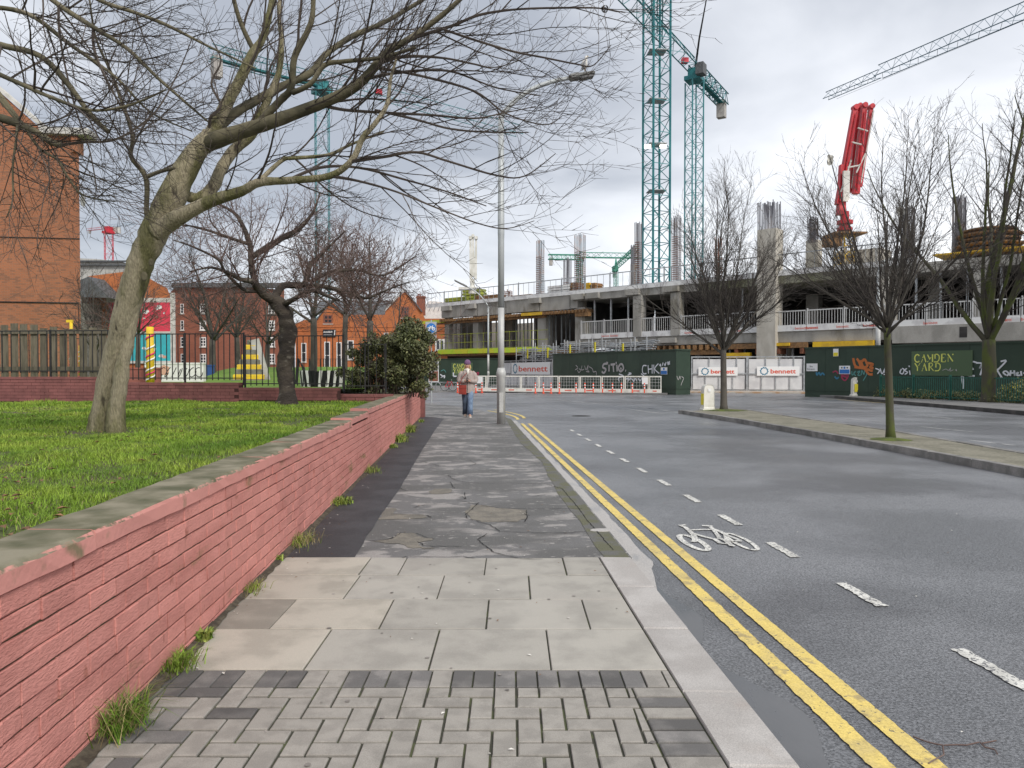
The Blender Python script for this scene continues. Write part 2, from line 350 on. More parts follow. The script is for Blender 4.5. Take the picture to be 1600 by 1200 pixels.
# --------------------------------------------------------------- kerb stones beside the flags
kd = [6.33, 5.46, 4.57, 3.67, 2.97, 2.2, 1.4, .5, -.4, -1.3, -2.2, -3.1, -4.0]
g = MB(); g.prism([(lineX(KIN, -4)+.025, -4), (lineX(KOUT, -4)-.02, -4), (lineX(KOUT, 6.2)-.02, 6.2), (lineX(KIN, 6.2)+.025, 6.2)], -.29, -.03); kerb = struct('kerb', g, 'joint')
for i in range(len(kd)-1):
    ya, yb = kd[i+1]*math.cos(YAW)-.075, kd[i]*math.cos(YAW)-.075; gpp = .004
    poly = [(lineX(KIN, ya)+.012, ya+gpp), (lineX(KOUT, ya), ya+gpp-.03), (lineX(KOUT, yb), yb-gpp-.03), (lineX(KIN, yb)+.012, yb-gpp)]
    g = MB(); g.prism(poly, -.2, .004+.004*random.random(), .008); part('kerb_stone', g, 'granite', kerb)
# --------------------------------------------------------------- flags
def cpoly(x0, x1, d0, d1): return [tuple(cf(a, b)[:2]) for a, b in ((x0, d0), (x1, d0), (x1, d1), (x0, d1))]
kin_n = Vector((KIN[1].y-KIN[0].y, -(KIN[1].x-KIN[0].x), 0)).normalized(); kin_c = kin_n.dot(KIN[0])
def clip_edges(poly, margin=0.0):
    poly = clip(poly, -1, 0, -(WX+.012)); return clip(poly, kin_n.x, kin_n.y, kin_c-margin) if poly else poly
rows = [((3.915, 4.54), (-1.12, -.45, .21), {0: 'slab_warm'}), ((4.54, 5.14), (-1.51, -.83, -.164, .487), {0: 'slab_dark', 1: 'slab_warm'}),
        ((5.14, 5.75), (-1.19, -.53, .127), {0: 'slab_warm'}), ((5.75, D_OLD), (-1.21, -.90, -.22, .43), {0: 'slab_warm'})]
for (d0, d1), xs, mm in rows:
    xx = [-2.6] + list(xs) + [2.0]
    for i in range(len(xx)-1):
        poly = clip_edges(cpoly(xx[i]+.004+random.uniform(0, .004), xx[i+1]-.004, d0+.006, d1-.005-random.uniform(0, .004)))
        if len(poly) < 3: continue
        g = MB(); g.prism(poly, -.05, random.uniform(-.001, .003), .004); o = part('paving_slab', g, mm.get(i, 'slab'), bed)
# --------------------------------------------------------------- brick paving : soldier row, kerb-side course, herringbone
def block(poly, mat, zt=None):
    if len(poly) < 3: return
    ar = abs(sum(poly[i][0]*poly[(i+1) % len(poly)][1]-poly[(i+1) % len(poly)][0]*poly[i][1] for i in range(len(poly))))/2
    if ar < .0012: return
    g = MB(); g.prism(poly, -.05, random.uniform(-.0015, .0025) if zt is None else zt, .004); part('paving_block', g, mat, bed)
PL, PW, GJ, GD = .222, .111, .0058, .0085
x = -2.2; k = 0
while x < 1.6:
    j = random.random()
    block(clip_edges(cpoly(x+GJ*.7, x+PW*1.0-GJ*.7, 3.70+GD, 3.915-GJ*.6)), 'block_dark' if j < .8 else 'block'); x += PW
BM = .235
for k in range(22):                                              # course along the kerb
    d0 = 3.70-(k+1)*PW; xi = lineX(KIN, d0)
    p = cpoly(.2, 2.2, d0+GD, d0+PW-GD); p = clip_edges(p, .0); p = clip(p, -kin_n.x, -kin_n.y, -(kin_c-BM+GJ))
    block(p, 'block_dark' if k % 2 == 1 or random.random() < .12 else 'block')
def dark_zone(c):                                               # the darker blocks laid along the wall
    return c.x < WX+.62 and random.random() < .62 - max(0, c.x-WX-.25)*1.4
ox, od = -2.42, 3.70-20*PW
for i in range(36):
    for j in range(20):
        kk = (i-j) % 4
        if kk == 0: x0, x1, d0, d1 = ox+i*PW, ox+(i+2)*PW, od+j*PW, od+(j+1)*PW
        elif kk == 3: x0, x1, d0, d1 = ox+i*PW, ox+(i+1)*PW, od+j*PW, od+min(j+2, 20)*PW
        elif kk == 2 and j == 0: x0, x1, d0, d1 = ox+i*PW, ox+(i+1)*PW, od, od+PW
        else: continue
        if d1 < 1.9: continue
        jx, jd = random.uniform(-.002, .002), random.uniform(-.002, .002)
        p = clip_edges(cpoly(x0+GJ+jx, x1-GJ+jx, d0+GD+jd, d1-GD+jd), BM+GJ)
        if len(p) >= 3:
            c = Vector((sum(q[0] for q in p)/len(p), sum(q[1] for q in p)/len(p), 0)); block(p, 'block_dark' if dark_zone(c) else 'block')
# --------------------------------------------------------------- road : channel, puddle, markings
ROAD = bpy.data.objects['road']; z1 = ZR+.004; z2 = ZR+.008
g = MB(); y = 5.3; A = []; B = []
while y < 25:
    fr = min(1, (y-5.3)/1.1); kx = lineX(KOUT, min(y, 6.2)) if y < 6.2 else 1.43+.002*(y-6)
    A.append((kx-.06, y)); B.append((min(1.69, kx+.03+fr*(.17+.035*mnoise.noise(Vector((y*1.1, 0, 4)))+.02*mnoise.noise(Vector((y*4.3, 2, 4))))), y)); y += .12
for i in range(len(A)-1): g.add([(*A[i], z1), (*B[i], z1), (*B[i+1], z1), (*A[i+1], z1)], [(0, 1, 2, 3)])
part('concrete_channel', g, 'channel', ROAD)
g = MB(); y = 1.0; A = []; B = []
while y < 6.4:
    kx = lineX(KOUT, y)-.03; A.append((kx, y)); B.append((min(1.705, kx+.20+.16*mnoise.noise(Vector((y*1.3, 5, 1)))+.02*(4-y)*2), y)); y += .1
for i in range(len(A)-1): g.add([(*A[i], z1-.001), (*B[i], z1-.001), (*B[i+1], z1-.001), (*A[i+1], z1-.001)], [(0, 1, 2, 3)])
part('puddle', g, 'wet', ROAD)
def stripe(name, mat, X0, X1, Y0, Y1, jag=.004, step=.05, ang=0.0):
    g = MB(); n = max(2, int((Y1-Y0)/step)); vs = []
    for i in range(n+1):
        yy = Y0+(Y1-Y0)*i/n; o_ = 0
        vs += [(X0+random.uniform(-jag*1.8, jag*.5), yy, z2), (X1+random.uniform(-jag, jag), yy, z2)]
    g.add(vs, [(2*i, 2*i+1, 2*i+3, 2*i+2) for i in range(n)]); return part(name, g, mat, ROAD)
for X in (1.755, 1.975): stripe('yellow_line', 'yellow_line', X-.050, X+.050, .5, 23.4, .0042 if X < 1.8 else .0028, .03)
for (pa, pb) in (((809, 656), (762, 642)), ((819, 654), (772, 640.5))):
    a, b = gp(*pa, ZR), gp(*pb, ZR); m = a.lerp(b, .4)+Vector((.55, .1, 0)); pts = []
    for i in range(14):
        t = i/13; q = a*(1-t)**2+m*2*t*(1-t)+b*t*t; pts.append(Vector((q.x, q.y, z2)))
    g = MB(); g.ribbon(pts, .11); part('yellow_line', g, 'yellow_line', ROAD)
DX = sum(gp(*p, ZR).x for p in ((1345, 931), (1224, 860), (1139, 812), (1079, 777.5)))/4; DY = gp(1310, 912, ZR).y
for k in range(-2, 12):
    Y1 = DY+1.385*k; stripe('lane_dash', 'white_line', DX-.042, DX+.042, Y1-.58, Y1, .008, .025)
# bicycle symbol, its strokes read off the road surface
def bp(x, y): q = gp(1040+x*.1, 790+y*.1, ZR); return Vector((q.x, q.y, z2))
sym = thing('bicycle_symbol', 'white painted bicycle symbol on the cycle lane beside the yellow lines', 'road marking', bp(800, 520))
def stroke(pts, wds, closed=False, name='symbol_stroke'):
    P = [bp(*p)+Vector((0, 0, .0007*len(sym.children))) for p in pts]; g = MB(); g.ribbon(P, wds, closed); part(name, g, 'white_line', sym, world=True)
def ell(cx, cy, ax, ay, bx, by, n=28): return [(cx+ax*math.cos(t)+bx*math.sin(t), cy+ay*math.cos(t)+by*math.sin(t)) for t in [2*math.pi*i/n for i in range(n)]]
stroke(ell(440, 588, 215, 70, -70, -100), .060, True, 'wheel'); stroke(ell(1185, 575, 240, 92, -60, -92), .046, True, 'wheel')
stroke([(205, 320), (320, 312)], .05); stroke([(235, 325), (310, 352), (375, 410), (440, 470), (470, 560), (420, 580)], [.04, .045, .05, .055, .07, .05])
stroke([(375, 395), (560, 388), (735, 385)], .045); stroke([(430, 450), (600, 500), (770, 540), (850, 600), (970, 612)], .048)
stroke([(570, 328), (735, 335)], .05); stroke([(700, 345), (745, 390), (800, 460), (840, 520)], .042)
stroke([(745, 385), (850, 420), (940, 470), (955, 540), (985, 600), (1040, 650)], .05); stroke([(800, 530), (870, 535), (940, 575), (975, 610)], .035)
stroke([(950, 560), (1050, 570), (1190, 575)], .045); stroke([(950, 480), (1060, 520), (1180, 570)], .035); stroke([(990, 645), (1085, 655)], .035)
# far markings, taken along the carriageway
def mark(p, q, wd, mat='white_worn'):
    a, b = gp(*p, ZR), gp(*q, ZR); a.z = b.z = z1; g = MB(); g.ribbon([a, b], wd); part('road_line', g, mat, ROAD)
for p, q in (((756, 619), (800, 620)), ((824, 620.5), (900, 628)), ((900, 628), (1045, 641)), ((970, 638), (1043, 647.5)), ((1000, 636), (1060, 644.5)), ((1320, 654), (1378, 659)), ((1440, 650), (1500, 655)), ((1440, 667), (1520, 675)), ((1515, 688), (1585, 696)),
             ((1250, 630), (1285, 632)), ((1325, 630.5), (1350, 632)), ((1360, 633), (1385, 634)), ((1420, 637), (1445, 638.5)), ((1465, 641), (1490, 642)), ((1500, 644), (1525, 645.5)), ((1195, 624), (1245, 625)), ((1590, 664), (1640, 670)), ((670, 630), (700, 632)), ((715, 640), (730, 641)), ((688, 626), (760, 634))):
    mark(p, q, .13)
mark((1288, 623.5), (1310, 624), .12, 'yellow_line'); mark((1310, 624.5), (1700, 654), .12, 'yellow_line')
c = gp(908, 650, ZR); g = MB(); g.lathe([(.36, 0), (.36, .006), (.3, .006)], (0, 0, 0), 20); mh = part('manhole_cover', g, 'crack', ROAD); mh.location = (c.x, c.y, ZR)
# ================================================================== pink painted garden wall
def wallmat():
    m = pm('pink_paint', (0.60, 0.262, 0.225), 0.85, (0.50, 0.205, 0.175), 3.0, 0.42, 0.7, var=0.09, bump=0.009, bscale=60, stretch=(1, .55, 1.6), spec=0.2, c3=(0.25, 0.165, 0.085), s3=2.9, lo3=0.60, hi3=0.74, c4=(.40, .16, .125), s4=9, lo4=.64, hi4=.74, st4=(1, 1.2, .8), fine=.06, fscale=50)
    return m
wallmat()
pm('wall_joint', (0.23, 0.09, 0.07), 0.9, (0.075, 0.068, 0.036), 3.5, 0.42, 0.56, bump=0.004, bscale=60)
# coping: pink on its face, bare mossy concrete on top (two finishes on one stone, chosen by the side it faces)
def coping_mat():
    m = bpy.data.materials.new('coping'); m.use_nodes = True; t = m.node_tree; N = t.nodes; K = t.links; b = N['Principled BSDF']; b.inputs['Roughness'].default_value = .85
    g = N.new('ShaderNodeNewGeometry'); s = N.new('ShaderNodeSeparateXYZ'); K.new(g.outputs['True Normal'], s.inputs[0])
    n1 = N.new('ShaderNodeTexNoise'); n1.inputs['Scale'].default_value = 5; n1.inputs['Detail'].default_value = 8; K.new(g.outputs['Position'], n1.inputs['Vector'])
    n2 = N.new('ShaderNodeTexNoise'); n2.inputs['Scale'].default_value = 28; n2.inputs['Detail'].default_value = 6; K.new(g.outputs['Position'], n2.inputs['Vector'])
    top = N.new('ShaderNodeValToRGB'); K.new(n1.outputs[0], top.inputs[0]); e = top.color_ramp.elements
    e[0].position = .36; e[0].color = (.085, .085, .042, 1); e[1].position = .66; e[1].color = (.24, .215, .15, 1); x = e.new(.5); x.color = (.15, .138, .085, 1)
    face = N.new('ShaderNodeMixRGB'); face.inputs[1].default_value = (.60, .265, .228, 1); face.inputs[2].default_value = (.22, .17, .10, 1)
    r = N.new('ShaderNodeMapRange'); r.inputs[1].default_value = .60; r.inputs[2].default_value = .72; K.new(n1.outputs[0], r.inputs[0])
    K.new(r.outputs[0], face.inputs[0])
    a = N.new('ShaderNodeMath'); a.operation = 'MULTIPLY_ADD'; K.new(n2.outputs[0], a.inputs[0]); a.inputs[1].default_value = .9; K.new(s.outputs[2], a.inputs[2])
    q = N.new('ShaderNodeMapRange'); q.inputs[1].default_value = .96; q.inputs[2].default_value = 1.16; K.new(a.outputs[0], q.inputs[0])
    mx_ = N.new('ShaderNodeMixRGB'); K.new(q.outputs[0], mx_.inputs[0]); K.new(face.outputs[0], mx_.inputs[1]); K.new(top.outputs[0], mx_.inputs[2]); K.new(mx_.outputs[0], b.inputs['Base Color'])
    bn = N.new('ShaderNodeBump'); bn.inputs['Distance'].default_value = .004; K.new(n2.outputs[0], bn.inputs['Height']); K.new(bn.outputs[0], b.inputs['Normal'])
    MATS['coping'] = m
coping_mat()
ZW = 0.835; CH = 0.088; BL = 0.236; WY0, WY1 = 0.6, 25.6
gw = thing('garden_wall', 'long low pink painted brick wall with mossy coping along the pavement', 'wall', (WX, 6, 0))
g = MB(); g.box((WX-.22, WY0, -.2), (WX-.011, WY1, ZW-.004)); g.box((WX-.22, 12.0, ZW-.004), (WX-.011, WY1, ZW+.06)); part('wall_core', g, 'wall_joint', gw, world=True)
brick_meshes = []
for v in range(6):                            # a slightly lumpy, soft-edged brick; face towards +X
    l, h, dpt = BL-.0035, CH-.0092, .05; r = .0035
    vs = []; rr = random.Random(v)
    for (xf, ins) in ((-dpt, 0), (-r, 0), (0, r)):
        iy = ins*.3
        for (yy, zz_) in ((iy, ins), (l/2, ins), (l-iy, ins), (l-iy, h-ins), (l/2, h-ins), (iy, h-ins)):
            vs.append((xf+rr.uniform(-.0025, .0025), yy+rr.uniform(-.002, .002), zz_+rr.uniform(-.0022, .0022)))
    fs = [(12, 13, 14, 15, 16, 17)]
    for k in (0, 1):
        for i in range(6): j = (i+1) % 6; fs.append((k*6+i, k*6+j, k*6+6+j, k*6+6+i))
    m = MB(); m.add(vs, fs); brick_meshes.append(m)
bm_shared = [m.mesh('brick', 'pink_paint') for m in brick_meshes]
half = []
for m in brick_meshes[:3]:
    h = MB(); h.add([(v[0], v[1]*.47, v[2]) for v in m.v], m.f); half.append(h.mesh('brick', 'pink_paint'))
cand = []
ncourse = 10
for c in range(ncourse):
    z0 = ZW-(c+1)*CH+.004; y = WY0+((c % 2)*BL*.5)+random.uniform(-.02, .02); k = 0
    while y < WY1-BL:
        hd = random.random() < .06
        cand.append((y, z0, hd, c)); y += BL*.5 if hd else BL
near = sorted([b for b in cand if b[0] > 2.35], key=lambda b: b[0])[:300]; nearset = set(near)
rest = MB()
for b in cand:
    y, z0, hd, c = b
    if b in nearset:
        o = link('brick', random.choice(half if hd else bm_shared), gw); o.location = (random.uniform(-.003, .003), y-6, z0)
        o.rotation_euler = (random.uniform(-.006, .006), 0, random.uniform(-.006, .006))
    else:
        m = brick_meshes[(int(y*50)+c) % 6]; s_ = .47 if hd else 1
        rest.add([(WX+v[0], y+v[1]*s_, z0+v[2]) for v in m.v], m.f)
for (ya, zz_) in ((12.05, ZW), ):               # extra course where the wall steps up
    y = ya
    while y < WY1-BL: m = brick_meshes[int(y*31) % 6]; rest.add([(WX+v[0], y+v[1], zz_-.004+v[2]*.78) for v in m.v], m.f); y += BL
part('brick_courses', rest, 'pink_paint', gw, world=True, kind='stuff')
y = WY0; ph = 0
while y < WY1-.05:
    l = random.uniform(1.05, 1.4); y2 = min(y+l, WY1)
    for stp in (10.3, 12.0):
        if y < stp < y2+.3: y2 = stp
    zc = ZW if y < 10.25 else (ZW+.03 if y < 11.95 else ZW+.075)
    n = 9; prof = [(-.285, .0), (.012, .0), (.014, .068), (.004, .082), (-.012, .088), (-.27, .092), (-.285, .082)]; vs = []
    for i in range(n+1):
        yy = y+.0015+(y2-y-.003)*i/n
        for (px_, pz) in prof: vs.append((WX+px_+random.uniform(-.004, .004), yy, zc+pz+random.uniform(-.003, .003)))
    m_ = len(prof); fs = [tuple(reversed(range(m_))), tuple(range(n*m_, (n+1)*m_))]
    for i in range(n):
        for k in range(m_): k2 = (k+1) % m_; fs.append((i*m_+k, i*m_+k2, (i+1)*m_+k2, (i+1)*m_+k))
    g = MB(); g.add(vs, [tuple(reversed(f)) for f in fs]); part('coping_stone', g, 'coping', gw, world=True); y = y2
# dark red brick pier closing the wall, and the red walls behind
pm('red_paint', (0.255, 0.098, 0.088), 0.75, (0.20, 0.078, 0.070), 4, 0.4, 0.65, var=0.12, bump=0.003, bscale=60, c3=(.10, .06, .04), s3=1.7, lo3=.62, hi3=.75)
pm('red_joint', (0.075, 0.032, 0.028), 0.9)
pm('red_light', (0.36, 0.125, 0.105), 0.75, (0.29, 0.10, 0.085), 4, var=0.1, bump=.003)
pr = thing('wall_pier', 'dark red brick pier at the far end of the pink wall', 'pier', (WX, WY1, 0))
g = MB(); g.box((WX-.24, WY1+.005, -.1), (WX+.13, WY1+.55, 1.02)); part('pier_body', g, 'red_paint', pr, world=True)
g = MB(); g.box((WX-.27, WY1-.02, 1.02), (WX+.16, WY1+.58, 1.10)); part('pier_cap', g, 'red_paint', pr, world=True)
# low dark red wall across the back of the lawn, stepping down to the right
ZL = 0.86
def red_wall(name, label, pxa, da, pxb, db, steps, zbot, courses_h=.078):
    A = xy(pxa, da); B = xy(pxb, db); dv = B-A; ln = dv.length; ang = math.atan2(dv.y, dv.x)
    t = thing(name, label, 'wall', (A.x, A.y, zbot), ang)
    proto = []
    for v in range(4):
        m = MB(); m.box((.004, -.014+random.uniform(-.003, .003), .004), (.226, .03, courses_h-.004)); proto.append(m.mesh('brick', 'red_paint'))
    for (s0, s1, zt) in steps:
        x0, x1 = ln*s0, ln*s1; h = zt-zbot
        g = MB(); g.box((x0, 0, -.15), (x1, .22, h-.06)); part('wall_core', g, 'red_joint', t)
        n = int((h-.06)/courses_h)
        for c in range(n):
            x = x0+(.115 if c % 2 else 0); zb = h-.06-(c+1)*courses_h
            while x < x1-.12:
                if c % 2 and x == x0+.115: o = link('brick', proto[c % 4], t); o.location = (x0, 0, zb); o.scale = (.5, 1, 1)
                o = link('brick', proto[int(x*13+c) % 4], t); o.location = (x, 0, zb)
                if x+.23 > x1: o.scale = ((x1-x)/.23, 1, 1)
                x += .23
        x = x0
        while x < x1-.01:
            xe = min(x+.9, x1); g = MB(); g.box((x+.003, -.025, h-.06), (xe-.003, .245, h+random.uniform(0, .006))); part('coping_stone', g, 'red_paint', t); x = xe
    return t, A, dv, ln, ang
bw, bwA, bwD, bwL, bwAng = red_wall('boundary_wall', 'low dark red brick wall stepping down behind the lawn under the railings', -10, 18.3, 527, 17.3,
         ((0, .335, zat(589, 18.2)), (.335, .725, zat(598, 17.9)), (.725, 1.0, zat(606.5, 17.4))), ZL-.02)
pw, pwA, pwD, pwL, pwAng = red_wall('planter_wall', 'short dark maroon brick wall in front of the evergreen shrub', 526, 17.55, 611, 17.45, ((0, 1.0, zat(616.5, 17.5)),), ZL-.05)
# ================================================================== lawn
LX0, LX1, LY0, LY1 = -16.0, WX-.25, -3.0, 18.2
def lawn_z(x, y): return ZL+.035*mnoise.noise(Vector((x*.35, y*.35, 7)))+.015*mnoise.noise(Vector((x*1.4, y*1.4, 2))) - .03*max(0, 1-(LX1-x)/.4)
g = MB(); nx, ny = 48, 70
for j in range(ny+1):
    for i in range(nx+1):
        x = LX0+(LX1-LX0)*i/nx; y = LY0+(LY1-LY0)*j/ny; g.v.append((x, y, lawn_z(x, y)))
for j in range(ny):
    for i in range(nx): a = j*(nx+1)+i; g.f.append((a, a+1, a+nx+2, a+nx+1)); g.mi.append(0)
struct('lawn', g, 'soil', True)
def blades(name, mat, P, H, Wd, lean, rg, label=None, parent=None, seg2=True):
    """P (n,3) roots; one bent blade (3 tris) per root, joined in one mesh"""
    n = len(P); a = rg.uniform(0, 2*np.pi, n); dirx, diry = np.cos(a), np.sin(a); t = rg.uniform(0, 2*np.pi, n); lx, ly = np.cos(t)*lean*H, np.sin(t)*lean*H
    V = np.zeros((n, 5, 3)); w = Wd/2
    V[:, 0] = P; V[:, 0, 0] -= dirx*w; V[:, 0, 1] -= diry*w; V[:, 1] = P; V[:, 1, 0] += dirx*w; V[:, 1, 1] += diry*w
    mid = P.copy(); mid[:, 0] += lx*.35; mid[:, 1] += ly*.35; mid[:, 2] += H*.62
    V[:, 2] = mid; V[:, 2, 0] += dirx*w*.8; V[:, 2, 1] += diry*w*.8; V[:, 3] = mid; V[:, 3, 0] -= dirx*w*.8; V[:, 3, 1] -= diry*w*.8
    V[:, 4] = P; V[:, 4, 0] += lx; V[:, 4, 1] += ly; V[:, 4, 2] += H*np.sqrt(np.maximum(.15, 1-.5*lean**2))
    base = (np.arange(n)*5)[:, None]
    F = np.concatenate([base+np.array([[0, 1, 2]]), base+np.array([[0, 2, 3]]), base+np.array([[3, 2, 4]])], 1).reshape(-1)
    me = bpy.data.meshes.new(name); me.vertices.add(n*5); me.vertices.foreach_set('co', V.reshape(-1)); me.loops.add(len(F)); me.loops.foreach_set('vertex_index', F.astype(np.int32))
    nf = len(F)//3; me.polygons.add(nf); me.polygons.foreach_set('loop_start', (np.arange(nf)*3).astype(np.int32)); me.polygons.foreach_set('loop_total', np.full(nf, 3, np.int32))
    me.update(); me.validate(); me.materials.append(MATS[mat]); return me
def lawn_roots(y0, y1, dens, rg):
    xw0 = lambda y: max(LX0, -.72*y-1.2)
    area = (abs(xw0(y1))-abs(LX1))*(y1-y0); n = int(area*dens); X = rg.uniform(xw0(y1), LX1-.01, n); Y = rg.uniform(y0, y1, n)
    keep = []; out_ = []
    for x, y in zip(X, Y):
        if x < xw0(y)-.4: continue
        d = mnoise.noise(Vector((x*.8, y*.8, 3)))+.6*mnoise.noise(Vector((x*3.1, y*3.1, 5)))
        bare = mnoise.noise(Vector((x*.9+4, y*1.3, 9)))+.5*mnoise.noise(Vector((x*3, y*3, 1)))
        if bare > .36 and random.random() < .82: continue
        if math.hypot(x-TRX, y-TRY) < .55 and random.random() < .75: continue
        out_.append((x, y, lawn_z(x, y)-.01, d))
    return np.array(out_)
TRX, TRY = at(168, 672, 9.25)[:2]
gr = []
for (y0, y1, dn, hh, ww) in ((1.6, 5.0, 5200, .065, .0048), (5.0, 8.0, 3800, .07, .006), (8.0, 12.0, 2200, .075, .009), (12.0, 18.0, 1100, .085, .014)):
    r_ = lawn_roots(y0, y1, dn, rng)
    if len(r_) == 0: continue
    H = .72*hh*(.45+1.15*np.clip(r_[:, 3]+.4, 0, 1.3))*rng.uniform(.6, 1.25, len(r_)); gr.append((r_[:, :3], H, np.full(len(r_), ww*.85)))
P = np.concatenate([a[0] for a in gr]); H = np.concatenate([a[1] for a in gr]); W_ = np.concatenate([a[2] for a in gr])
o = link('grass', blades('grass', 'grass', P, H, W_, rng.uniform(.1, 1.15, len(P)), rng)); o['kind'] = 'stuff'; o['label'] = 'rough green winter grass on the raised lawn'
n = 5200; sel = rng.choice(len(P), n, replace=False)
o = link('dry_grass', blades('dry_grass', 'straw', P[sel]+rng.uniform(-.02, .02, (n, 3))*[1, 1, 0], H[sel]*1.0, W_[sel]*.8, rng.uniform(.7, 1.4, n), rng)); o['kind'] = 'stuff'; o['label'] = 'pale dead grass stalks scattered in the lawn'
# soil and grit gathered along the foot of the wall
pm('grit', (.055, .045, .032), .95, (.10, .085, .06), 18, .4, .6, bump=.01, bscale=60)
g = MB(); y = 2.0; V4 = []
while y < 25.4:
    wv = .035+.05*max(0, mnoise.noise(Vector((y*1.1, 3, 0)))+.35)+.02*mnoise.noise(Vector((y*9, 1, 0))); V4 += [(WX-.01, y, .03), (WX+wv*.5, y, .014), (WX+max(.012, wv), y, .0055)]; y += .05
g.add(V4, [(3*i+k, 3*i+k+1, 3*i+k+4, 3*i+k+3) for i in range(len(V4)//3-1) for k in (0, 1)]); o = part('wall_foot_grit', g, 'grit'); o['kind'] = 'stuff'; o['label'] = 'dark grit and soil along the foot of the pink wall'
# weeds growing at the foot of the wall: every tuft is a plant of its own
def weed(px, py, n, h, spread, label, leafy=False, dry=.25):
    p = gp(px, py); t = thing('weed_tuft', label, 'weed', (p.x, p.y, 0))
    k = int(n*(1-dry)); P_ = np.stack([rng.normal(0, spread*.6, n), rng.normal(0, spread, n), np.zeros(n)], 1); P_[:, 0] = np.maximum(P_[:, 0], WX+.004-p.x)
    wd = .011 if leafy else .0055
    o = link('leaves', blades('leaves', 'weed' if leafy else 'grass', P_[:k], h*rng.uniform(.35, 1.1, k), np.full(k, wd*(1.6 if leafy else 1)), rng.uniform(.4, 1.3, k), rng), t)
    if n-k > 3: link('dead_stalks', blades('dead_stalks', 'straw', P_[k:], h*rng.uniform(.3, 1.3, n-k), np.full(n-k, wd*.7), rng.uniform(.5, 1.5, n-k), rng), t)
    return t
weed(192, 1140, 420, .19, .07, 'largest grass tuft at the foot of the pink wall, nearest the camera', dry=.35)
weed(280, 1045, 260, .13, .06, 'green grass tuft at the wall foot beside the first pale paving slab', dry=.15)
weed(318, 1000, 150, .075, .03, 'small round leafy weed against the wall above the grass tuft', True, .0)
weed(392, 925, 170, .09, .07, 'straggly yellowed weed at the wall beside the middle slab rows', False, .6)
weed(436, 876, 70, .06, .02, 'tiny bright green sprig at the wall by the start of the tar strip', True, 0)
weed(470, 850, 330, .12, .12, 'brownish grass clump at the near corner of the dark tar strip', False, .6)
weed(535, 787, 160, .11, .08, 'leafy green weed leaning over the tar strip, third clump from the flags', True, .1)
weed(580, 738, 200, .14, .12, 'yellow green grassy clump beside the tar strip halfway along the wall', False, .4)
weed(612, 700, 120, .10, .08, 'low leafy weed between two taller clumps along the wall', True, .0)
weed(625, 690, 260, .22, .13, 'tall lime green fern-like clump against the wall', True, .1)
weed(640, 675, 230, .24, .12, 'bushy yellow green clump farthest but one along the wall', True, .2)
weed(658, 660, 80, .13, .06, 'farthest small weed at the wall beside the dark pier', True, .1)
# ================================================================== bare winter trees
pm('bark_pale', (0.345, 0.300, 0.205), 0.88, (0.150, 0.142, 0.062), 1.7, 0.44, 0.62, bump=0.035, bscale=20, stretch=(1.6, 1.6, .5), c3=(0.075, 0.062, 0.042), s3=4.2, lo3=0.60, hi3=0.70, fine=.22, fscale=40)
pm('bark_limb', (0.150, 0.132, 0.082), 0.9, (0.070, 0.064, 0.040), 2.4, 0.40, 0.62, bump=0.006, bscale=35, c3=(0.21, 0.185, 0.13), s3=2.6, lo3=.60, hi3=.70)
pm('twig', (0.060, 0.047, 0.040), 0.85, (0.100, 0.080, 0.066), 1.6, 0.4, 0.65)
pm('twig_red', (0.105, 0.066, 0.056), 0.85, (0.15, 0.105, 0.09), 1.6, 0.4, 0.65)
pm('bark_dark', (0.036, 0.028, 0.023), 0.85, (0.070, 0.056, 0.042), 3.0, 0.42, 0.62, bump=0.03, bscale=22, stretch=(.7, .7, 1.6), c3=(0.15, 0.13, 0.105), s3=7, lo3=.56, hi3=.68)
pm('bark_grey', (0.066, 0.059, 0.050), 0.9, (0.10, 0.09, 0.075), 5, bump=0.008, bscale=30, stretch=(1, 1, .4))
pm('bark_moss', (0.070, 0.066, 0.042), 0.9, (0.080, 0.098, 0.024), 2.6, 0.42, 0.60, bump=0.008, bscale=30, stretch=(1, 1, .4), c3=(.055, .047, .038), s3=2.0, lo3=.5, hi3=.62)
pm('twig_grey', (0.048, 0.041, 0.038), 0.9, (0.075, 0.065, 0.055), 1.0)
TR = random.Random(5)
def catmull(P, n=5):
    out_ = []
    for i in range(len(P)-1):
        p0 = P[max(i-1, 0)]; p1 = P[i]; p2 = P[i+1]; p3 = P[min(i+2, len(P)-1)]
        for k in range(n):
            t = k/n; out_.append(tuple(.5*((2*p1[j])+(-p0[j]+p2[j])*t+(2*p0[j]-5*p1[j]+4*p2[j]-p3[j])*t*t+(-p0[j]+3*p1[j]-3*p2[j]+p3[j])*t*t*t) for j in range(4)))
    out_.append(tuple(P[-1])); return out_
def rvec(k): return Vector((TR.gauss(0, k), TR.gauss(0, k), TR.gauss(0, k)))
def off_dir(d, ang, az=None):
    a = d.orthogonal().normalized(); b = d.cross(a); az = TR.uniform(0, 2*math.pi) if az is None else az
    return (d*math.cos(ang)+(a*math.cos(az)+b*math.sin(az))*math.sin(ang)).normalized()
def wander(p, d, Ln, r, seg, wob, trop, rt=.3, tropv=Vector((0, 0, 1)), bend=None):
    """a wandering tapering branch; returns (points, radii, directions)"""
    n = max(2, int(Ln/seg)); st = Ln/n; pts = [p.copy()]; rad = [r]; dirs = [d.copy()]
    for i in range(n):
        t = (i+1)/n; d = (d+rvec(wob)+tropv*(trop*st)+(bend*(st) if bend is not None else Vector((0, 0, 0)))).normalized(); p = p+d*st
        pts.append(p.copy()); rad.append(r*(1-t)+r*rt*t); dirs.append(d.copy())
    return pts, rad, dirs
def sides(r): return 8 if r > .05 else 6 if r > .022 else 4 if r > .009 else 3
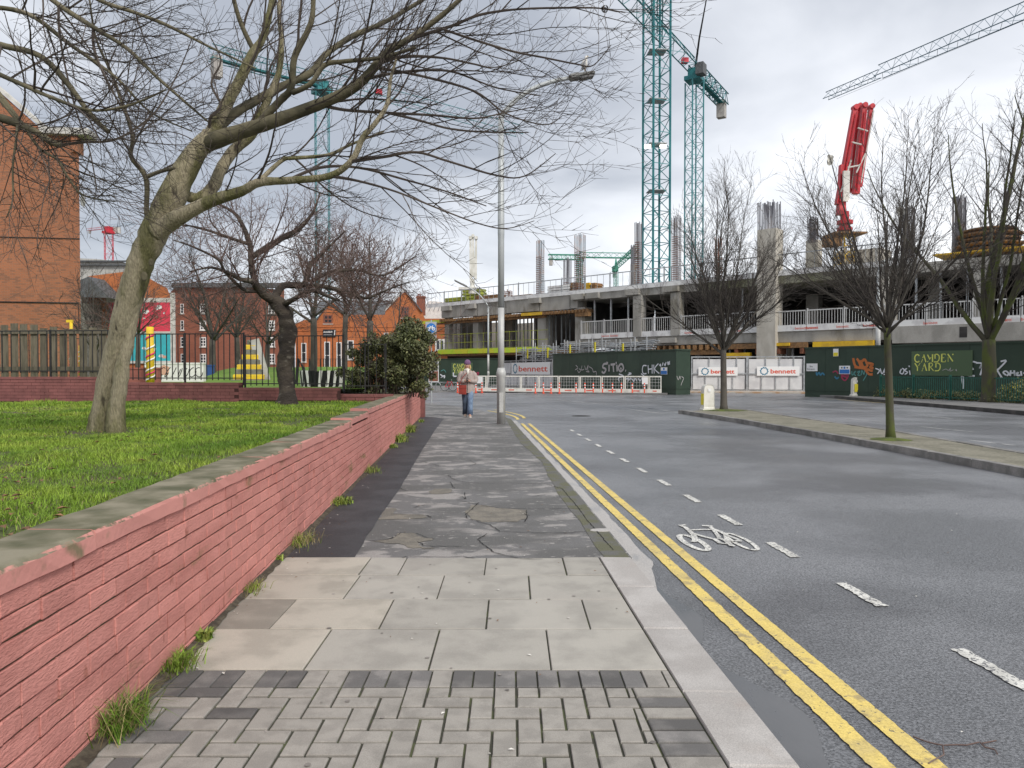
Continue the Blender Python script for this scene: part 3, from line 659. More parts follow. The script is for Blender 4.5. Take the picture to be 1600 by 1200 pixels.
def twigs(mb, pts, rad, dirs, lv, prm, t0=.15):
    """grow side shoots along a branch, recursively"""
    ln = sum((pts[i+1]-pts[i]).length for i in range(len(pts)-1)); n = max(1, int(ln*prm['dens'][lv]*TR.uniform(.8, 1.2)))
    for k in range(n):
        t = t0+(1-t0)*(k+TR.random())/n; f = t*(len(pts)-1); i = min(int(f), len(pts)-2); u = f-i
        p = pts[i].lerp(pts[i+1], u); r = rad[i]*(1-u)+rad[i+1]*u; d = dirs[i]
        Ln = prm['len'][lv]*TR.uniform(.45, 1.25)*(1.15-.55*t); rr = max(prm['rmin'], min(r*.62, Ln*prm['fat']))
        nd = off_dir(d, TR.uniform(*prm['ang'][lv])); nd = (nd+prm.get('bias', Vector((0, 0, 0)))*TR.uniform(.0, 1.0)).normalized()
        P_, R_, D_ = wander(p, nd, Ln, rr, prm['seg'][lv], prm['wob'][lv], prm['trop'][lv], .35, Vector((0, 0, 1)), rvec(prm.get('arc', .25)))
        R_[-1] = max(prm['rmin']*.45, R_[-1])
        mb.tube(P_, R_, sides(rr), cap=False)
        if lv+1 < len(prm['dens']): twigs(mb, P_, R_, D_, lv+1, prm, .2)
def limb_px(spec, d_of=None):
    """limb measured in the picture: (px, py, distance, width px) -> points/radii"""
    Q = []
    for (px, py, d, wp) in spec: v = at(px, py, d); Q.append((v.x, v.y, v.z, wp/2*d/FPX))
    Q = catmull(Q, 5); pts = [Vector(q[:3]) for q in Q]; rad = [max(.004, q[3]) for q in Q]
    for i in range(1, len(pts)): rad[i] *= 1+.05*TR.uniform(-1, 1)
    dirs = [(pts[min(i+1, len(pts)-1)]-pts[max(0, i-1)]).normalized() for i in range(len(pts))]
    return pts, rad, dirs
# ---- big leaning pale tree on the lawn
dA = 9.25
tA = thing('leaning_tree', 'large bare tree with a pale leaning double trunk on the lawn', 'tree', tuple(at(165, 672, dA)))
trunkA = [(154, 682, dA, 36), (156, 662, dA, 31), (165, 610, dA, 30), (179, 555, dA-.02, 33), (192, 507, dA-.05, 37), (211, 440, dA-.1, 38), (225, 398, dA-.12, 38), (242, 362, dA-.15, 41), (270, 306, dA-.2, 39), (300, 248, dA-.25, 35), (330, 212, dA-.3, 29)]
p, r_, d_ = limb_px(trunkA); g = MB(); g.tube(p, r_, 18); p2_, r2_, d2_ = limb_px([(181, 684, dA-.12, 29), (181.5, 655, dA-.12, 25), (187, 600, dA-.12, 23), (197, 550, dA-.08, 20), (205, 510, dA-.08, 14), (214, 470, dA-.08, 8)])
g.tube(p2_, r2_, 14)
for v_ in range(len(g.v)):
    q = Vector(g.v[v_]); nn = mnoise.noise(q*3.2)*.022+mnoise.noise(q*9)*.010; g.v[v_] = (q.x+nn, q.y+nn*.7, q.z+nn*.2)
trk = part('trunk', g, 'bark_pale', tA, True, True)
for (px, py, rk) in ((225, 432, 4), (236, 410, 3)):     # pruning scars
    if rk: c = at(px, py, dA-.1-.16); g = MB(); g.lathe([(rk*.7, -3), (rk*1.25, -1.2), (rk*1.3, 0), (rk*.55, -.6)], (0, 0, 0), 10); g.v = [(c.x+v[0]*dA/FPX, c.y-v[2]*dA/FPX, c.z+v[1]*1.5*dA/FPX) for v in g.v]; part('knot', g, 'bark_limb', trk, True, True)
LA = [ # (spec, colour)
 ([(328, 214, 8.95, 26), (350, 170, 8.9, 22), (372, 130, 8.85, 19), (395, 84, 8.8, 17), (411, 58, 8.8, 13), (424, 5, 8.8, 11), (430, -60, 8.9, 8), (450, -150, 9, 5)], 'bark_pale'),
 ([(397, 80, 8.8, 10), (380, 45, 8.7, 9), (368, 10, 8.6, 8), (355, -50, 8.5, 6)], 'bark_limb'),
 ([(336, 208, 8.95, 18), (362, 180, 9.1, 17), (400, 157, 9.3, 16), (440, 135, 9.5, 14), (485, 114, 9.6, 13), (508, 86, 9.7, 11), (550, 57, 9.8, 10), (600, 35, 9.9, 8), (650, 6, 10, 7), (720, -40, 10, 4)], 'bark_limb'),
 ([(322, 224, 8.97, 34), (375, 206, 8.8, 27), (420, 192, 8.7, 25), (475, 172, 8.6, 22), (525, 152, 8.5, 20), (562, 130, 8.4, 18), (592, 97, 8.3, 16), (607, 80, 8.25, 13), (650, 54, 8.2, 11), (700, 16, 8.1, 9), (760, -40, 8, 5)], 'bark_limb'),
 ([(405, 192, 8.72, 15), (438, 157, 8.6, 14), (455, 137, 8.5, 13), (460, 90, 8.4, 12), (480, 50, 8.3, 11), (488, 25, 8.25, 10), (491, -20, 8.2, 8), (500, -90, 8.2, 5)], 'bark_limb'),
 ([(457, 145, 8.5, 10), (485, 131, 8.4, 9), (507, 102, 8.35, 9), (537, 96, 8.3, 8), (595, 90, 8.2, 7), (650, 74, 8.2, 6)], 'bark_limb'),
 ([(262, 330, 9.1, 26), (280, 305, 9.2, 18), (310, 310, 9.25, 21), (333, 292, 9.3, 22), (345, 265, 9.35, 21), (365, 235, 9.4, 19), (392, 212, 9.4, 17), (408, 178, 9.4, 15), (422, 148, 9.4, 13), (436, 112, 9.45, 11), (440, 70, 9.5, 9), (436, 20, 9.5, 7), (440, -40, 9.5, 5)], 'bark_pale'),
 ([(243, 362, 9.05, 38), (265, 348, 9.0, 33), (287, 335, 8.9, 28), (333, 313, 8.8, 22), (377, 299, 8.7, 18), (405, 285, 8.6, 16), (450, 282, 8.5, 13), (515, 275, 8.4, 12), (550, 250, 8.3, 11), (567, 215, 8.25, 11), (587, 192, 8.2, 9), (605, 162, 8.2, 8), (610, 125, 8.2, 6), (620, 90, 8.2, 4)], 'bark_pale'),
 ([(548, 252, 8.3, 8), (600, 245, 8.2, 6), (650, 238, 8.1, 5), (700, 252, 8.0, 4.5), (775, 274, 7.9, 3.5), (820, 275, 7.85, 2.5), (868, 240, 7.8, 1.5)], 'twig'),
 ([(403, 285, 8.6, 9), (440, 251, 8.7, 8), (460, 247, 8.7, 7), (512, 242, 8.8, 6), (550, 225, 8.8, 5), (600, 205, 8.9, 3)], 'bark_pale'),
 ([(605, 74, 8.25, 9), (650, 58, 8.2, 7), (707, 40, 8.1, 6), (750, 23, 8.0, 5), (815, 14, 7.9, 4), (912, 12, 7.8, 3.5), (945, 14, 7.75, 2.5), (977, 20, 7.7, 1.6)], 'twig'),
 ([(690, 45, 8.1, 5), (740, 62, 8.0, 4.5), (800, 80, 7.9, 4), (850, 90, 7.8, 3.5), (900, 100, 7.75, 3), (927, 102, 7.7, 2.2), (955, 70, 7.65, 1.5)], 'twig'),
 ([(592, 95, 8.3, 8), (640, 88, 8.3, 6), (695, 91, 8.3, 4), (740, 100, 8.3, 3.5), (775, 105, 8.3, 2), (830, 88, 8.3, 1.4)], 'twig'),
 ([(560, 128, 8.4, 7), (600, 117, 8.5, 6), (662, 110, 8.6, 5), (710, 113, 8.6, 4), (775, 137, 8.7, 3), (845, 150, 8.7, 2)], 'twig'),
 ([(580, 105, 8.35, 6), (650, 117, 8.4, 5), (740, 142, 8.5, 4), (790, 177, 8.5, 3), (850, 195, 8.5, 2.2), (878, 182, 8.5, 1.5)], 'twig'),
 ([(505, 165, 8.55, 7), (540, 172, 8.5, 6), (600, 176, 8.4, 5), (675, 180, 8.3, 4.5), (740, 185, 8.2, 3.5), (785, 177, 8.2, 2.5), (838, 166, 8.2, 1.5)], 'twig'),
 ([(585, 172, 8.4, 5), (650, 187, 8.5, 4.5), (707, 202, 8.6, 4), (775, 207, 8.7, 3), (826, 207, 8.7, 2)], 'twig'),
 ([(515, 275, 8.4, 7), (560, 283, 8.3, 5), (620, 300, 8.2, 4), (690, 328, 8.1, 3.2), (750, 350, 8.0, 2.6), (792, 357, 8, 2), (835, 345, 8, 1.3)], 'twig'),
 ([(450, 282, 8.5, 7), (500, 262, 8.6, 6), (560, 262, 8.8, 5), (630, 280, 8.9, 4), (700, 300, 9, 3), (760, 322, 9, 2)], 'twig'),
 ([(233, 368, 9.08, 11), (229, 330, 9.05, 9), (228, 278, 9.0, 9), (205, 245, 8.9, 8), (207, 212, 8.85, 7), (188, 152, 8.8, 6), (172, 110, 8.7, 5), (150, 60, 8.6, 4), (140, 0, 8.5, 3)], 'bark_limb'),
 ([(228, 277, 9.0, 7), (250, 268, 8.95, 7), (275, 262, 8.9, 6)], 'bark_limb'),
 ([(330, 212, 8.95, 9), (328, 185, 8.8, 6), (345, 165, 8.75, 5), (330, 130, 8.7, 4), (345, 95, 8.7, 3), (330, 60, 8.6, 2)], 'twig'),
]
prmA = dict(dens=[3.7, 5.6, 6.4], len=[1.35, .66, .28], ang=[(.35, .95), (.35, .95), (.4, 1.0)], seg=[.12, .09, .08], wob=[.055, .07, .09], trop=[.22, .35, .45], rmin=.0030, fat=.011, arc=.2, bias=Vector((.25, -.03, .12)))
cr = MB()
for spec, mt in LA:
    p, r_, d_ = limb_px([(q[0], q[1], q[2], q[3]*.86) for q in spec]); mx_r = max(r_)
    if mt != 'twig': g = MB(); g.tube(p, r_, 12 if mx_r > .05 else 8); part('limb', g, mt, tA, True, True)
    else: cr.tube(p, r_, 5)
    twigs(cr, p, r_, d_, 0, prmA, .25 if mt != 'twig' else .1)
part('crown', cr, 'twig', tA, False, True)
# old nest caught in its outermost twig
c = at(945, 14, 7.75); g = MB()
for k in range(70):
    a = rvec(1).normalized(); b = (a+rvec(.8)).normalized(); g.tube([c+a*.036, c+(a+b)*.02, c+b*.036], .0028, 3)
o = part('nest', g, 'twig_grey'); tag(o, 'small dark ball of twigs caught at the tip of the long branch', 'nest')
# ---- neighbouring tree outside the left edge, its boughs hanging into the picture
tL = thing('overhanging_tree', 'bare tree rooted left of the frame whose boughs hang over the lawn', 'tree', tuple(xy(-330, 7.6, ZL)))
b0 = xy(-330, 7.6, ZL-.1); g = MB(); pts, rr, dd = wander(b0, Vector((.05, 0, 1)), 5.4, .24, .4, .02, 0, .7); g.tube(pts, rr, 12); part('trunk', g, 'bark_pale', tL, True, True); top = pts[-1]
LL = [[(-60, 50, 7.4, 11), (0, 70, 7.3, 10), (62, 87, 7.2, 9), (105, 130, 7.2, 8.5), (140, 177, 7.15, 7), (170, 206, 7.1, 6)],
      [(20, -60, 7.4, 9), (82, 0, 7.3, 8), (150, 45, 7.2, 7.5), (200, 77, 7.2, 6), (250, 125, 7.15, 5), (325, 190, 7.1, 3)],
      [(90, -40, 7.6, 8), (155, 0, 7.6, 7), (212, 20, 7.6, 6), (262, 40, 7.6, 5.5), (325, 72, 7.5, 4), (400, 107, 7.5, 2.5)],
      [(-80, 165, 7.0, 16), (0, 184, 6.9, 14), (50, 203, 6.9, 11), (80, 222, 6.9, 10), (96, 227, 6.9, 9)],
      [(94, 227, 6.9, 6), (130, 222, 6.9, 5), (172, 220, 6.9, 4.5), (205, 205, 6.9, 4), (245, 172, 6.9, 3.5), (280, 110, 7, 2.5), (300, 60, 7, 1.8)],
      [(-60, 90, 6.6, 8), (30, 130, 6.6, 7), (80, 152, 6.5, 6), (140, 172, 6.5, 5), (200, 165, 6.5, 4), (260, 140, 6.5, 2.5)],
      [(-40, 10, 8.0, 8), (40, 20, 8, 7), (110, 70, 8, 6), (180, 120, 8, 4.5), (235, 175, 8, 3), (300, 205, 8, 2)],
      [(92, 5, 7.3, 5), (92, 40, 7.2, 5), (100, 95, 7.2, 4), (118, 170, 7.2, 3.5), (140, 235, 7.2, 3), (152, 300, 7.2, 2)],
      [(146, 40, 7.2, 5), (146, 70, 7.2, 4.5), (155, 100, 7.1, 4), (180, 150, 7.1, 3), (215, 200, 7.1, 2.2), (278, 208, 7.1, 1.8), (330, 235, 7.1, 1.2)],
      [(40, 200, 6.9, 5), (62, 232, 6.85, 4.5), (90, 250, 6.8, 4), (105, 275, 6.8, 3.5), (130, 305, 6.8, 3), (180, 315, 6.8, 2)],
      [(28, 190, 6.9, 4), (25, 220, 6.8, 3.5), (20, 260, 6.8, 3), (20, 310, 6.8, 2.2), (10, 340, 6.8, 1.5)]]
prmL = dict(dens=[5.0, 7.0, 7.0], len=[1.0, .50, .25], ang=[(.4, 1.1), (.4, 1.0), (.4, 1.0)], seg=[.11, .09, .08], wob=[.06, .07, .09], trop=[.05, .25, .35], rmin=.0027, fat=.010, arc=.4, bias=Vector((.15, 0, .05)))
cr = MB()
for k, spec in enumerate(LL):
    p, r_, d_ = limb_px(spec)
    if spec[0][0] < 60:
        q = p[0]; bow = (top+q)/2+Vector((0, 0, .5)); p = [top+(bow-top)*t*2*(1-t)+(q-top)*t*t if t < 1 else q for t in (0, .2, .4, .6, .8)]+p
        r_ = [.10-.015*i for i in range(5)]+r_; r_ = [max(a, r_[5]) if i < 5 else a for i, a in enumerate(r_)]; d_ = [(p[min(i+1, len(p)-1)]-p[max(0, i-1)]).normalized() for i in range(len(p))]
    if max(r_) > .02: g = MB(); g.tube(p, r_, 8); part('limb', g, 'bark_limb', tL, True, True)
    else: cr.tube(p, r_, 4)
    twigs(cr, p, r_, d_, 0, prmL, .25 if spec[0][0] < 60 else .1)
part('crown', cr, 'twig', tL, False, True)
# ---- gnarled dark tree in the middle of the lawn
dB = 15.8
tB = thing('gnarled_tree', 'dark gnarled bare tree with a twisted cracked trunk beside the low red wall', 'tree', tuple(at(450, 634, dB)))
p, r_, d_ = limb_px([(450, 640, dB, 40), (449, 628, dB, 31), (447, 600, dB, 24), (446, 570, dB, 22), (449, 540, dB, 25), (450, 517, dB, 26), (446, 494, dB, 25), (438, 478, dB, 23), (427, 468, dB, 20)])
g = MB(); g.tube(p, r_, 14)
for v_ in range(len(g.v)):
    q = Vector(g.v[v_]); nn = mnoise.noise(q*5)*.06+mnoise.noise(q*14)*.03; g.v[v_] = (q.x+nn, q.y+nn*.6, q.z)
part('trunk', g, 'bark_dark', tB, True, True)
LB = [[(432, 470, dB, 16), (415, 463, dB-.2, 14), (402, 450, dB-.4, 12), (394, 440, dB-.6, 9), (375, 436, dB-.8, 7), (360, 428, dB-1, 6), (330, 418, dB-1.3, 4), (295, 425, dB-1.5, 2)],
      [(404, 452, dB-.4, 8), (396, 430, dB-.3, 11), (392, 405, dB-.2, 9), (390, 380, dB, 8), (378, 350, dB, 7), (365, 332, dB+.2, 5), (340, 318, dB+.3, 3)],
      [(393, 402, dB-.2, 9), (420, 385, dB, 10), (445, 370, dB+.2, 8), (470, 355, dB+.4, 7), (490, 330, dB+.5, 4), (500, 300, dB+.5, 2)],
      [(428, 468, dB, 15), (434, 456, dB+.1, 12), (445, 446, dB+.2, 11), (473, 445, dB+.4, 10), (480, 432, dB+.5, 9), (484, 415, dB+.6, 8), (498, 401, dB+.8, 6), (515, 385, dB+1, 4), (540, 360, dB+1, 2)],
      [(474, 446, dB+.4, 8), (500, 447, dB+.2, 7.5), (525, 452, dB, 7), (550, 459, dB-.2, 6), (572, 466, dB-.4, 5), (600, 455, dB-.5, 3), (640, 440, dB-.5, 1.5)],
      [(440, 478, dB, 10), (460, 467, dB-.3, 8), (487, 454, dB-.6, 7), (510, 462, dB-.9, 5.5), (530, 470, dB-1.1, 3)],
      [(484, 440, dB+.5, 6), (520, 425, dB+.8, 5.5), (560, 422, dB+1.1, 4.5), (600, 430, dB+1.3, 3), (650, 400, dB+1.4, 2)],
      [(390, 382, dB, 6), (360, 372, dB-.3, 5), (325, 360, dB-.5, 4), (290, 352, dB-.7, 2.5), (262, 355, dB-.8, 1.5)],
      [(400, 455, dB-.4, 6), (380, 452, dB-.6, 5), (352, 425, dB-.8, 5), (340, 405, dB-1, 4), (300, 385, dB-1.2, 3), (270, 375, dB-1.2, 1.5)]]
prmB = dict(dens=[9, 9.5, 7], len=[1.15, .62, .33], ang=[(.5, 1.2), (.5, 1.2), (.5, 1.1)], seg=[.12, .10, .10], wob=[.10, .11, .11], trop=[.18, .15, .2], rmin=.0046, fat=.013, arc=.3, bias=Vector((.05, 0, .12)))
cr = MB()
for spec in LB:
    p, r_, d_ = limb_px(spec); g = MB(); g.tube(p, r_, 8); part('limb', g, 'bark_dark', tB, True, True); twigs(cr, p, r_, d_, 0, prmB, .2)
part('crown', cr, 'twig_red', tB, False, True)
# ---- generic vase-shaped tree
def vase(name, label, base, H, fork, r0, spread, nl, bark, twig, prm, lean=Vector((0, 0, 0)), group=None, seed=1, spr0=(.12, .75), up=.30, inner=True, trunkmat=None):
    TR.seed(seed); t = thing(name, label, 'tree', tuple(base), 0, group); b = Vector(base)
    pts, rr, dd = wander(b-Vector((0, 0, .12)), (Vector((0, 0, 1))+lean).normalized(), fork+.12, r0, .3, .012, .02, .80); rr[0] *= 1.45; rr[1] *= 1.08
    g = MB(); g.tube(pts, rr, 12); part('trunk', g, trunkmat or bark, t, True, True)
    cr = MB(); tp = pts[-1]; az0 = TR.uniform(0, 6)
    for k in range(nl):
        f = TR.uniform(-.10, .04) if k > 2 else 0; q = tp+Vector((0, 0, f*fork)); a = az0+k*2.4+TR.uniform(-.3, .3); inc = TR.uniform(*spr0) if k else .06
        d = Vector((math.sin(inc)*math.cos(a)*spread, math.sin(inc)*math.sin(a)*spread, math.cos(inc))).normalized()
        Ln = (H-fork)*TR.uniform(.72, 1.02)*(1-.30*inc); r = rr[-1]*TR.uniform(.34, .56)*(1.35 if k == 0 else 1)
        P_, R_, D_ = wander(q, d, Ln, r, .28, .035, up*.25, .14); g = MB(); g.tube(P_, R_, 7); part('limb', g, bark, t, True, True)
        twigs(cr, P_, R_, D_, 0, prm, .12)
    part('crown', cr, twig, t, False, True); return t
prmT = dict(dens=[5.0, 5.0, 4.4], len=[1.60, .85, .42], ang=[(.3, .75), (.3, .75), (.35, .8)], seg=[.22, .17, .15], wob=[.045, .06, .08], trop=[.28, .35, .35], rmin=.0052, fat=.011, arc=.12)
ISZ = .05
vase('street_tree', 'bare round-headed street tree beside the bollard at the island tip', gp(1131, 641, ISZ), 9.35, 2.45, .135, 1.0, 17, 'bark_grey', 'twig_grey', prmT, Vector((-.01, 0, 0)), None, 21, (.14, 1.10), up=.30)
prmT2 = dict(prmT, len=[1.35, .66, .32], dens=[5.2, 5.4, 4.6], rmin=.0042, seg=[.18, .14, .12])
vase('street_tree', 'bare multi-stemmed street tree with mossy green trunk in the middle of the island', gp(1392, 685, ISZ), 8.0, 2.55, .092, 1.0, 19, 'bark_grey', 'twig_grey', prmT2, Vector((-.035, 0, 0)), None, 33, (.12, 1.15), up=.28, trunkmat='bark_moss')
prmT3 = dict(prmT, len=[2.4, 1.1, .5], dens=[2.3, 3.2, 3.4], rmin=.007, seg=[.3, .2, .17], ang=[(.4, .9), (.35, .85), (.35, .9)])
vase('tall_tree', 'tall spreading bare tree with thick mossy limbs behind the green railings', xy(1546, 36.3, .05), 18.0, 3.1, .36, 1.05, 9, 'bark_moss', 'twig_grey', prmT3, Vector((0, 0, 0)), None, 8, (.10, .62), .2)
vase('tall_tree', 'tall bare tree past the right edge whose branches lean into the frame', xy(1690, 33, .05), 17, 3.6, .34, 1.05, 8, 'bark_moss', 'twig_grey', prmT3, Vector((-.02, 0, 0)), None, 17, (.10, .7), .2)
# ---- trees of the playground and in front of the orange building
prmP = dict(dens=[5.6, 5.6, 4.6], len=[1.3, .65, .34], ang=[(.4, .95), (.4, .95), (.4, .9)], seg=[.22, .17, .15], wob=[.07, .08, .09], trop=[.15, .2, .25], rmin=.0072, fat=.012, arc=.2)
PZ = 1.35
for k, (px, d, H, fk, r0, sp_, lab, md) in enumerate((
    (333, 31, 5.6, 1.7, .15, 1.6, 'bare tree with a broad crown behind the railings left of the pyramid', 'twig_grey'),
    (215, 28, 4.0, 1.75, .10, 1.5, 'small bare tree in front of the pink and turquoise mural', 'twig_red'),
    (150, 31, 4.8, 1.2, .12, 1.2, 'thin many-stemmed bare tree between the tall brick building and the leaning trunk', 'twig_grey'),
    (372, 36, 5.4, 2.0, .15, 1.3, 'bare tree just behind the yellow striped pyramid', 'twig_grey'),
    (418, 34, 5.2, 1.6, .13, 1.3, 'bare tree hidden partly by the gnarled dark trunk', 'twig_grey'),
    (489, 27, 6.2, 2.3, .14, 1.3, 'straight bare tree above the black and white planter', 'twig_grey'),
    (538, 24, 5.0, 2.2, .10, 1.4, 'slender dark bare tree in front of the orange building beside its sign', 'twig_red'),
    (576, 20.5, 5.2, 2.0, .11, 1.3, 'bare tree growing up through the left side of the evergreen shrub', 'twig_red'),
    (610, 22.5, 4.8, 1.2, .07, 1.6, 'thin slanting bare tree rising out of the evergreen shrub', 'twig_red'))):
    vase('bare_tree', lab, xy(px, d, PZ-.1 if d > 23 else 1.0), H, fk, r0, sp_, 7 if k < 7 else 5, 'bark_grey', md, prmP if k != 8 else dict(prmP, dens=[2.2, 2.6, 2.4]), Vector((.0, 0, 0)) if k != 8 else Vector((.18, 0, 0)), 'trees of the playground', 50+k, (.2, .95), .25)
# ---- evergreen shrub
pm('leaf_dark', (0.088, 0.094, 0.042), 0.5, (0.092, 0.108, 0.042), 1.4, 0.4, 0.6, island=0.55, spec=0.45, c3=(.13, .125, .035), s3=2.2, lo3=.62, hi3=.72)
pm('leaf_mid', (0.128, 0.138, 0.052), 0.55, (0.165, 0.165, 0.07), 1.6, island=0.5, spec=0.4)
pm('leaf_dry', (0.11, 0.088, 0.052), 0.8, (0.10, 0.07, 0.04), 3, island=.4)
def leaf_mesh(name, mat, centres, n, size, rg, flat=.6):
    """n folded leaves scattered through a set of (x,y,z,rx,ry,rz) clumps"""
    c = np.array(centres); wgt = (c[:, 3]*c[:, 4]*c[:, 5])**.75; idx = rg.choice(len(c), n, p=wgt/wgt.sum())
    u = rg.normal(0, 1, (n, 3)); u /= np.linalg.norm(u, axis=1)[:, None]; rad = rg.uniform(.15, 1.0, n)**.5*(1+.45*rg.random(n)**3); pos = c[idx, :3]+u*rad[:, None]*c[idx, 3:6]
    a = rg.normal(0, 1, (n, 3)); a /= np.linalg.norm(a, axis=1)[:, None]; b = np.cross(a, rg.normal(0, 1, (n, 3))); b /= np.linalg.norm(b, axis=1)[:, None]; nn = np.cross(a, b)
    s = size*rg.uniform(.6, 1.3, n)[:, None]
    V = np.stack([pos-a*s*.5, pos+b*s*.26+nn*s*.1, pos+a*s*.5, pos-b*s*.26+nn*s*.1], 1).reshape(-1)
    base = (np.arange(n)*4)[:, None]; F = np.concatenate([base+np.array([[0, 1, 2]]), base+np.array([[0, 2, 3]])], 1).reshape(-1); nf = len(F)//3
    me = bpy.data.meshes.new(name); me.vertices.add(n*4); me.vertices.foreach_set('co', V); me.loops.add(len(F)); me.loops.foreach_set('vertex_index', F.astype(np.int32))
    me.polygons.add(nf); me.polygons.foreach_set('loop_start', (np.arange(nf)*3).astype(np.int32)); me.polygons.foreach_set('loop_total', np.full(nf, 3, np.int32))
    me.update(); me.materials.append(MATS[mat]); return me
def clumps(pxs, d, dr, k):
    out_ = []
    for (px, py, rp) in pxs:
        for j in range(k):
            dd = d+random.uniform(-dr, dr); v = at(px+random.gauss(0, rp*.35), py+random.gauss(0, rp*.35), dd); r = rp*dd/FPX*random.uniform(.25, .52); out_.append((v.x, v.y, v.z, r, r*1.15, r*.85))
    return out_
sc = clumps(((640, 530, 34), (652, 565, 34), (630, 570, 36), (655, 595, 26), (620, 598, 28), (604, 560, 30), (600, 590, 26), (625, 530, 24), (585, 575, 22), (578, 598, 20), (656, 520, 24), (640, 508, 16), (660, 605, 16), (560, 580, 14), (565, 600, 16), (612, 545, 18)), 19.6, .9, 9)+clumps(((560, 560, 20), (548, 588, 20), (572, 545, 20), (590, 540, 24), (558, 600, 18), (662, 545, 22), (665, 575, 22)), 19.4, .7, 7)
sh = thing('evergreen_shrub', 'large dark green evergreen shrub leaning over the end of the pink wall', 'shrub', tuple(xy(620, 19.5, .95)))
for nm, mt, n, sz in (('foliage', 'leaf_dark', 19000, .085), ('foliage', 'leaf_mid', 9000, .078), ('dry_leaves', 'leaf_dry', 2200, .06)):
    o = link(nm, leaf_mesh(nm, mt, sc if nm == 'foliage' else [c for c in sc if c[2] < 1.9], n, sz, rng), sh); o.matrix_parent_inverse = WM[sh.name].inverted()
g = MB(); TR.seed(3)
for k in range(46):
    b = xy(TR.uniform(575, 655), TR.uniform(18.9, 20.3), .9); P_, R_, D_ = wander(b, Vector((TR.uniform(-.3, .35), TR.uniform(-.2, .2), 1)).normalized(), TR.uniform(.8, 2.3), .014, .2, .05, 0, .3); g.tube(P_, R_, 4)
part('stems', g, 'twig_red', sh, False, True)
# ================================================================== left background : playground and houses
def brickmat(name, c1, c2, mortar, bw_=.24, bh_=.08, dark=None, rough=.85):
    m = bpy.data.materials.new(name); m.use_nodes = True; t = m.node_tree; N = t.nodes; K = t.links; b = N['Principled BSDF']; b.inputs['Roughness'].default_value = rough
    tc_ = N.new('ShaderNodeTexCoord'); s = N.new('ShaderNodeSeparateXYZ'); K.new(tc_.outputs['Object'], s.inputs[0])
    a = N.new('ShaderNodeMath'); K.new(s.outputs[0], a.inputs[0]); K.new(s.outputs[1], a.inputs[1]); c = N.new('ShaderNodeCombineXYZ'); K.new(a.outputs[0], c.inputs[0]); K.new(s.outputs[2], c.inputs[1])
    br = N.new('ShaderNodeTexBrick'); K.new(c.outputs[0], br.inputs['Vector']); br.inputs['Scale'].default_value = 1; br.inputs['Brick Width'].default_value = bw_; br.inputs['Row Height'].default_value = bh_
    br.inputs['Mortar Size'].default_value = .006; br.inputs['Mortar Smooth'].default_value = .3; br.inputs['Bias'].default_value = -.45
    br.inputs['Color1'].default_value = (*c1, 1); br.inputs['Color2'].default_value = (*(dark or c2), 1); br.inputs['Mortar'].default_value = (*mortar, 1)
    n = N.new('ShaderNodeTexNoise'); n.inputs['Scale'].default_value = .5; n.inputs['Detail'].default_value = 6; K.new(tc_.outputs['Object'], n.inputs['Vector'])
    mr = N.new('ShaderNodeMapRange'); mr.inputs[3].default_value = .72; mr.inputs[4].default_value = 1.25; K.new(n.outputs[0], mr.inputs[0])
    x = N.new('ShaderNodeMixRGB'); x.blend_type = 'MULTIPLY'; x.inputs[0].default_value = 1; K.new(br.outputs[0], x.inputs[1]); K.new(mr.outputs[0], x.inputs[2]); K.new(x.outputs[0], b.inputs['Base Color'])
    bn = N.new('ShaderNodeBump'); bn.inputs['Distance'].default_value = .006; K.new(br.outputs['Fac'], bn.inputs['Height']); bn.invert = True; K.new(bn.outputs[0], b.inputs['Normal']); MATS[name] = m
brickmat('brick_tall', (.36, .135, .062), (.30, .11, .05), (.30, .20, .14), dark=(.13, .075, .05))
brickmat('brick_orange', (.52, .165, .055), (.44, .13, .045), (.34, .16, .08), dark=(.36, .11, .042))
brickmat('brick_brown', (.29, .105, .065), (.25, .09, .055), (.20, .11, .08), dark=(.20, .075, .05))
pm('trim', (.62, .60, .56), .8, (.5, .48, .44), 2); pm('white_frame', (.78, .78, .76), .5); pm('glass', (.035, .045, .055), .08, spec=.8); pm('slate', (.085, .09, .095), .7, (.12, .125, .13), 3)
pm('black_iron', (.018, .018, .020), .55, (.03, .028, .027), 9); pm('timber', (.155, .135, .095), .85, (.095, .085, .058), 3.5, .4, .65, stretch=(4, 4, .6), var=.2, bump=.004, bscale=30)
pm('yellow_paint', (.80, .55, .03), .55, (.68, .46, .04), 4); pm('pink_dot', (.60, .04, .13), .5); pm('white_paint', (.80, .79, .76), .55, (.68, .67, .64), 3)
pm('mural_pink', (.74, .06, .10), .6, (.62, .05, .09), 1.5); pm('mural_teal', (.045, .47, .52), .6, (.06, .40, .46), 1.5); pm('mural_white', (.75, .74, .72), .6); pm('mural_skin', (.62, .36, .26), .7)
pm('stone_grey', (.20, .195, .17), .9, (.135, .13, .105), 3, bump=.008, bscale=20); pm('black_paint', (.012, .012, .013), .5); pm('concrete_pale', (.46, .45, .42), .85, (.38, .37, .34), 2)
pm('play_grass', (.105, .20, .022), .9, (.15, .24, .035), 1.8, bump=.02, bscale=25); pm('sign_black', (.022, .028, .036), .5); pm('galv_dull', (.34, .36, .38), .6)
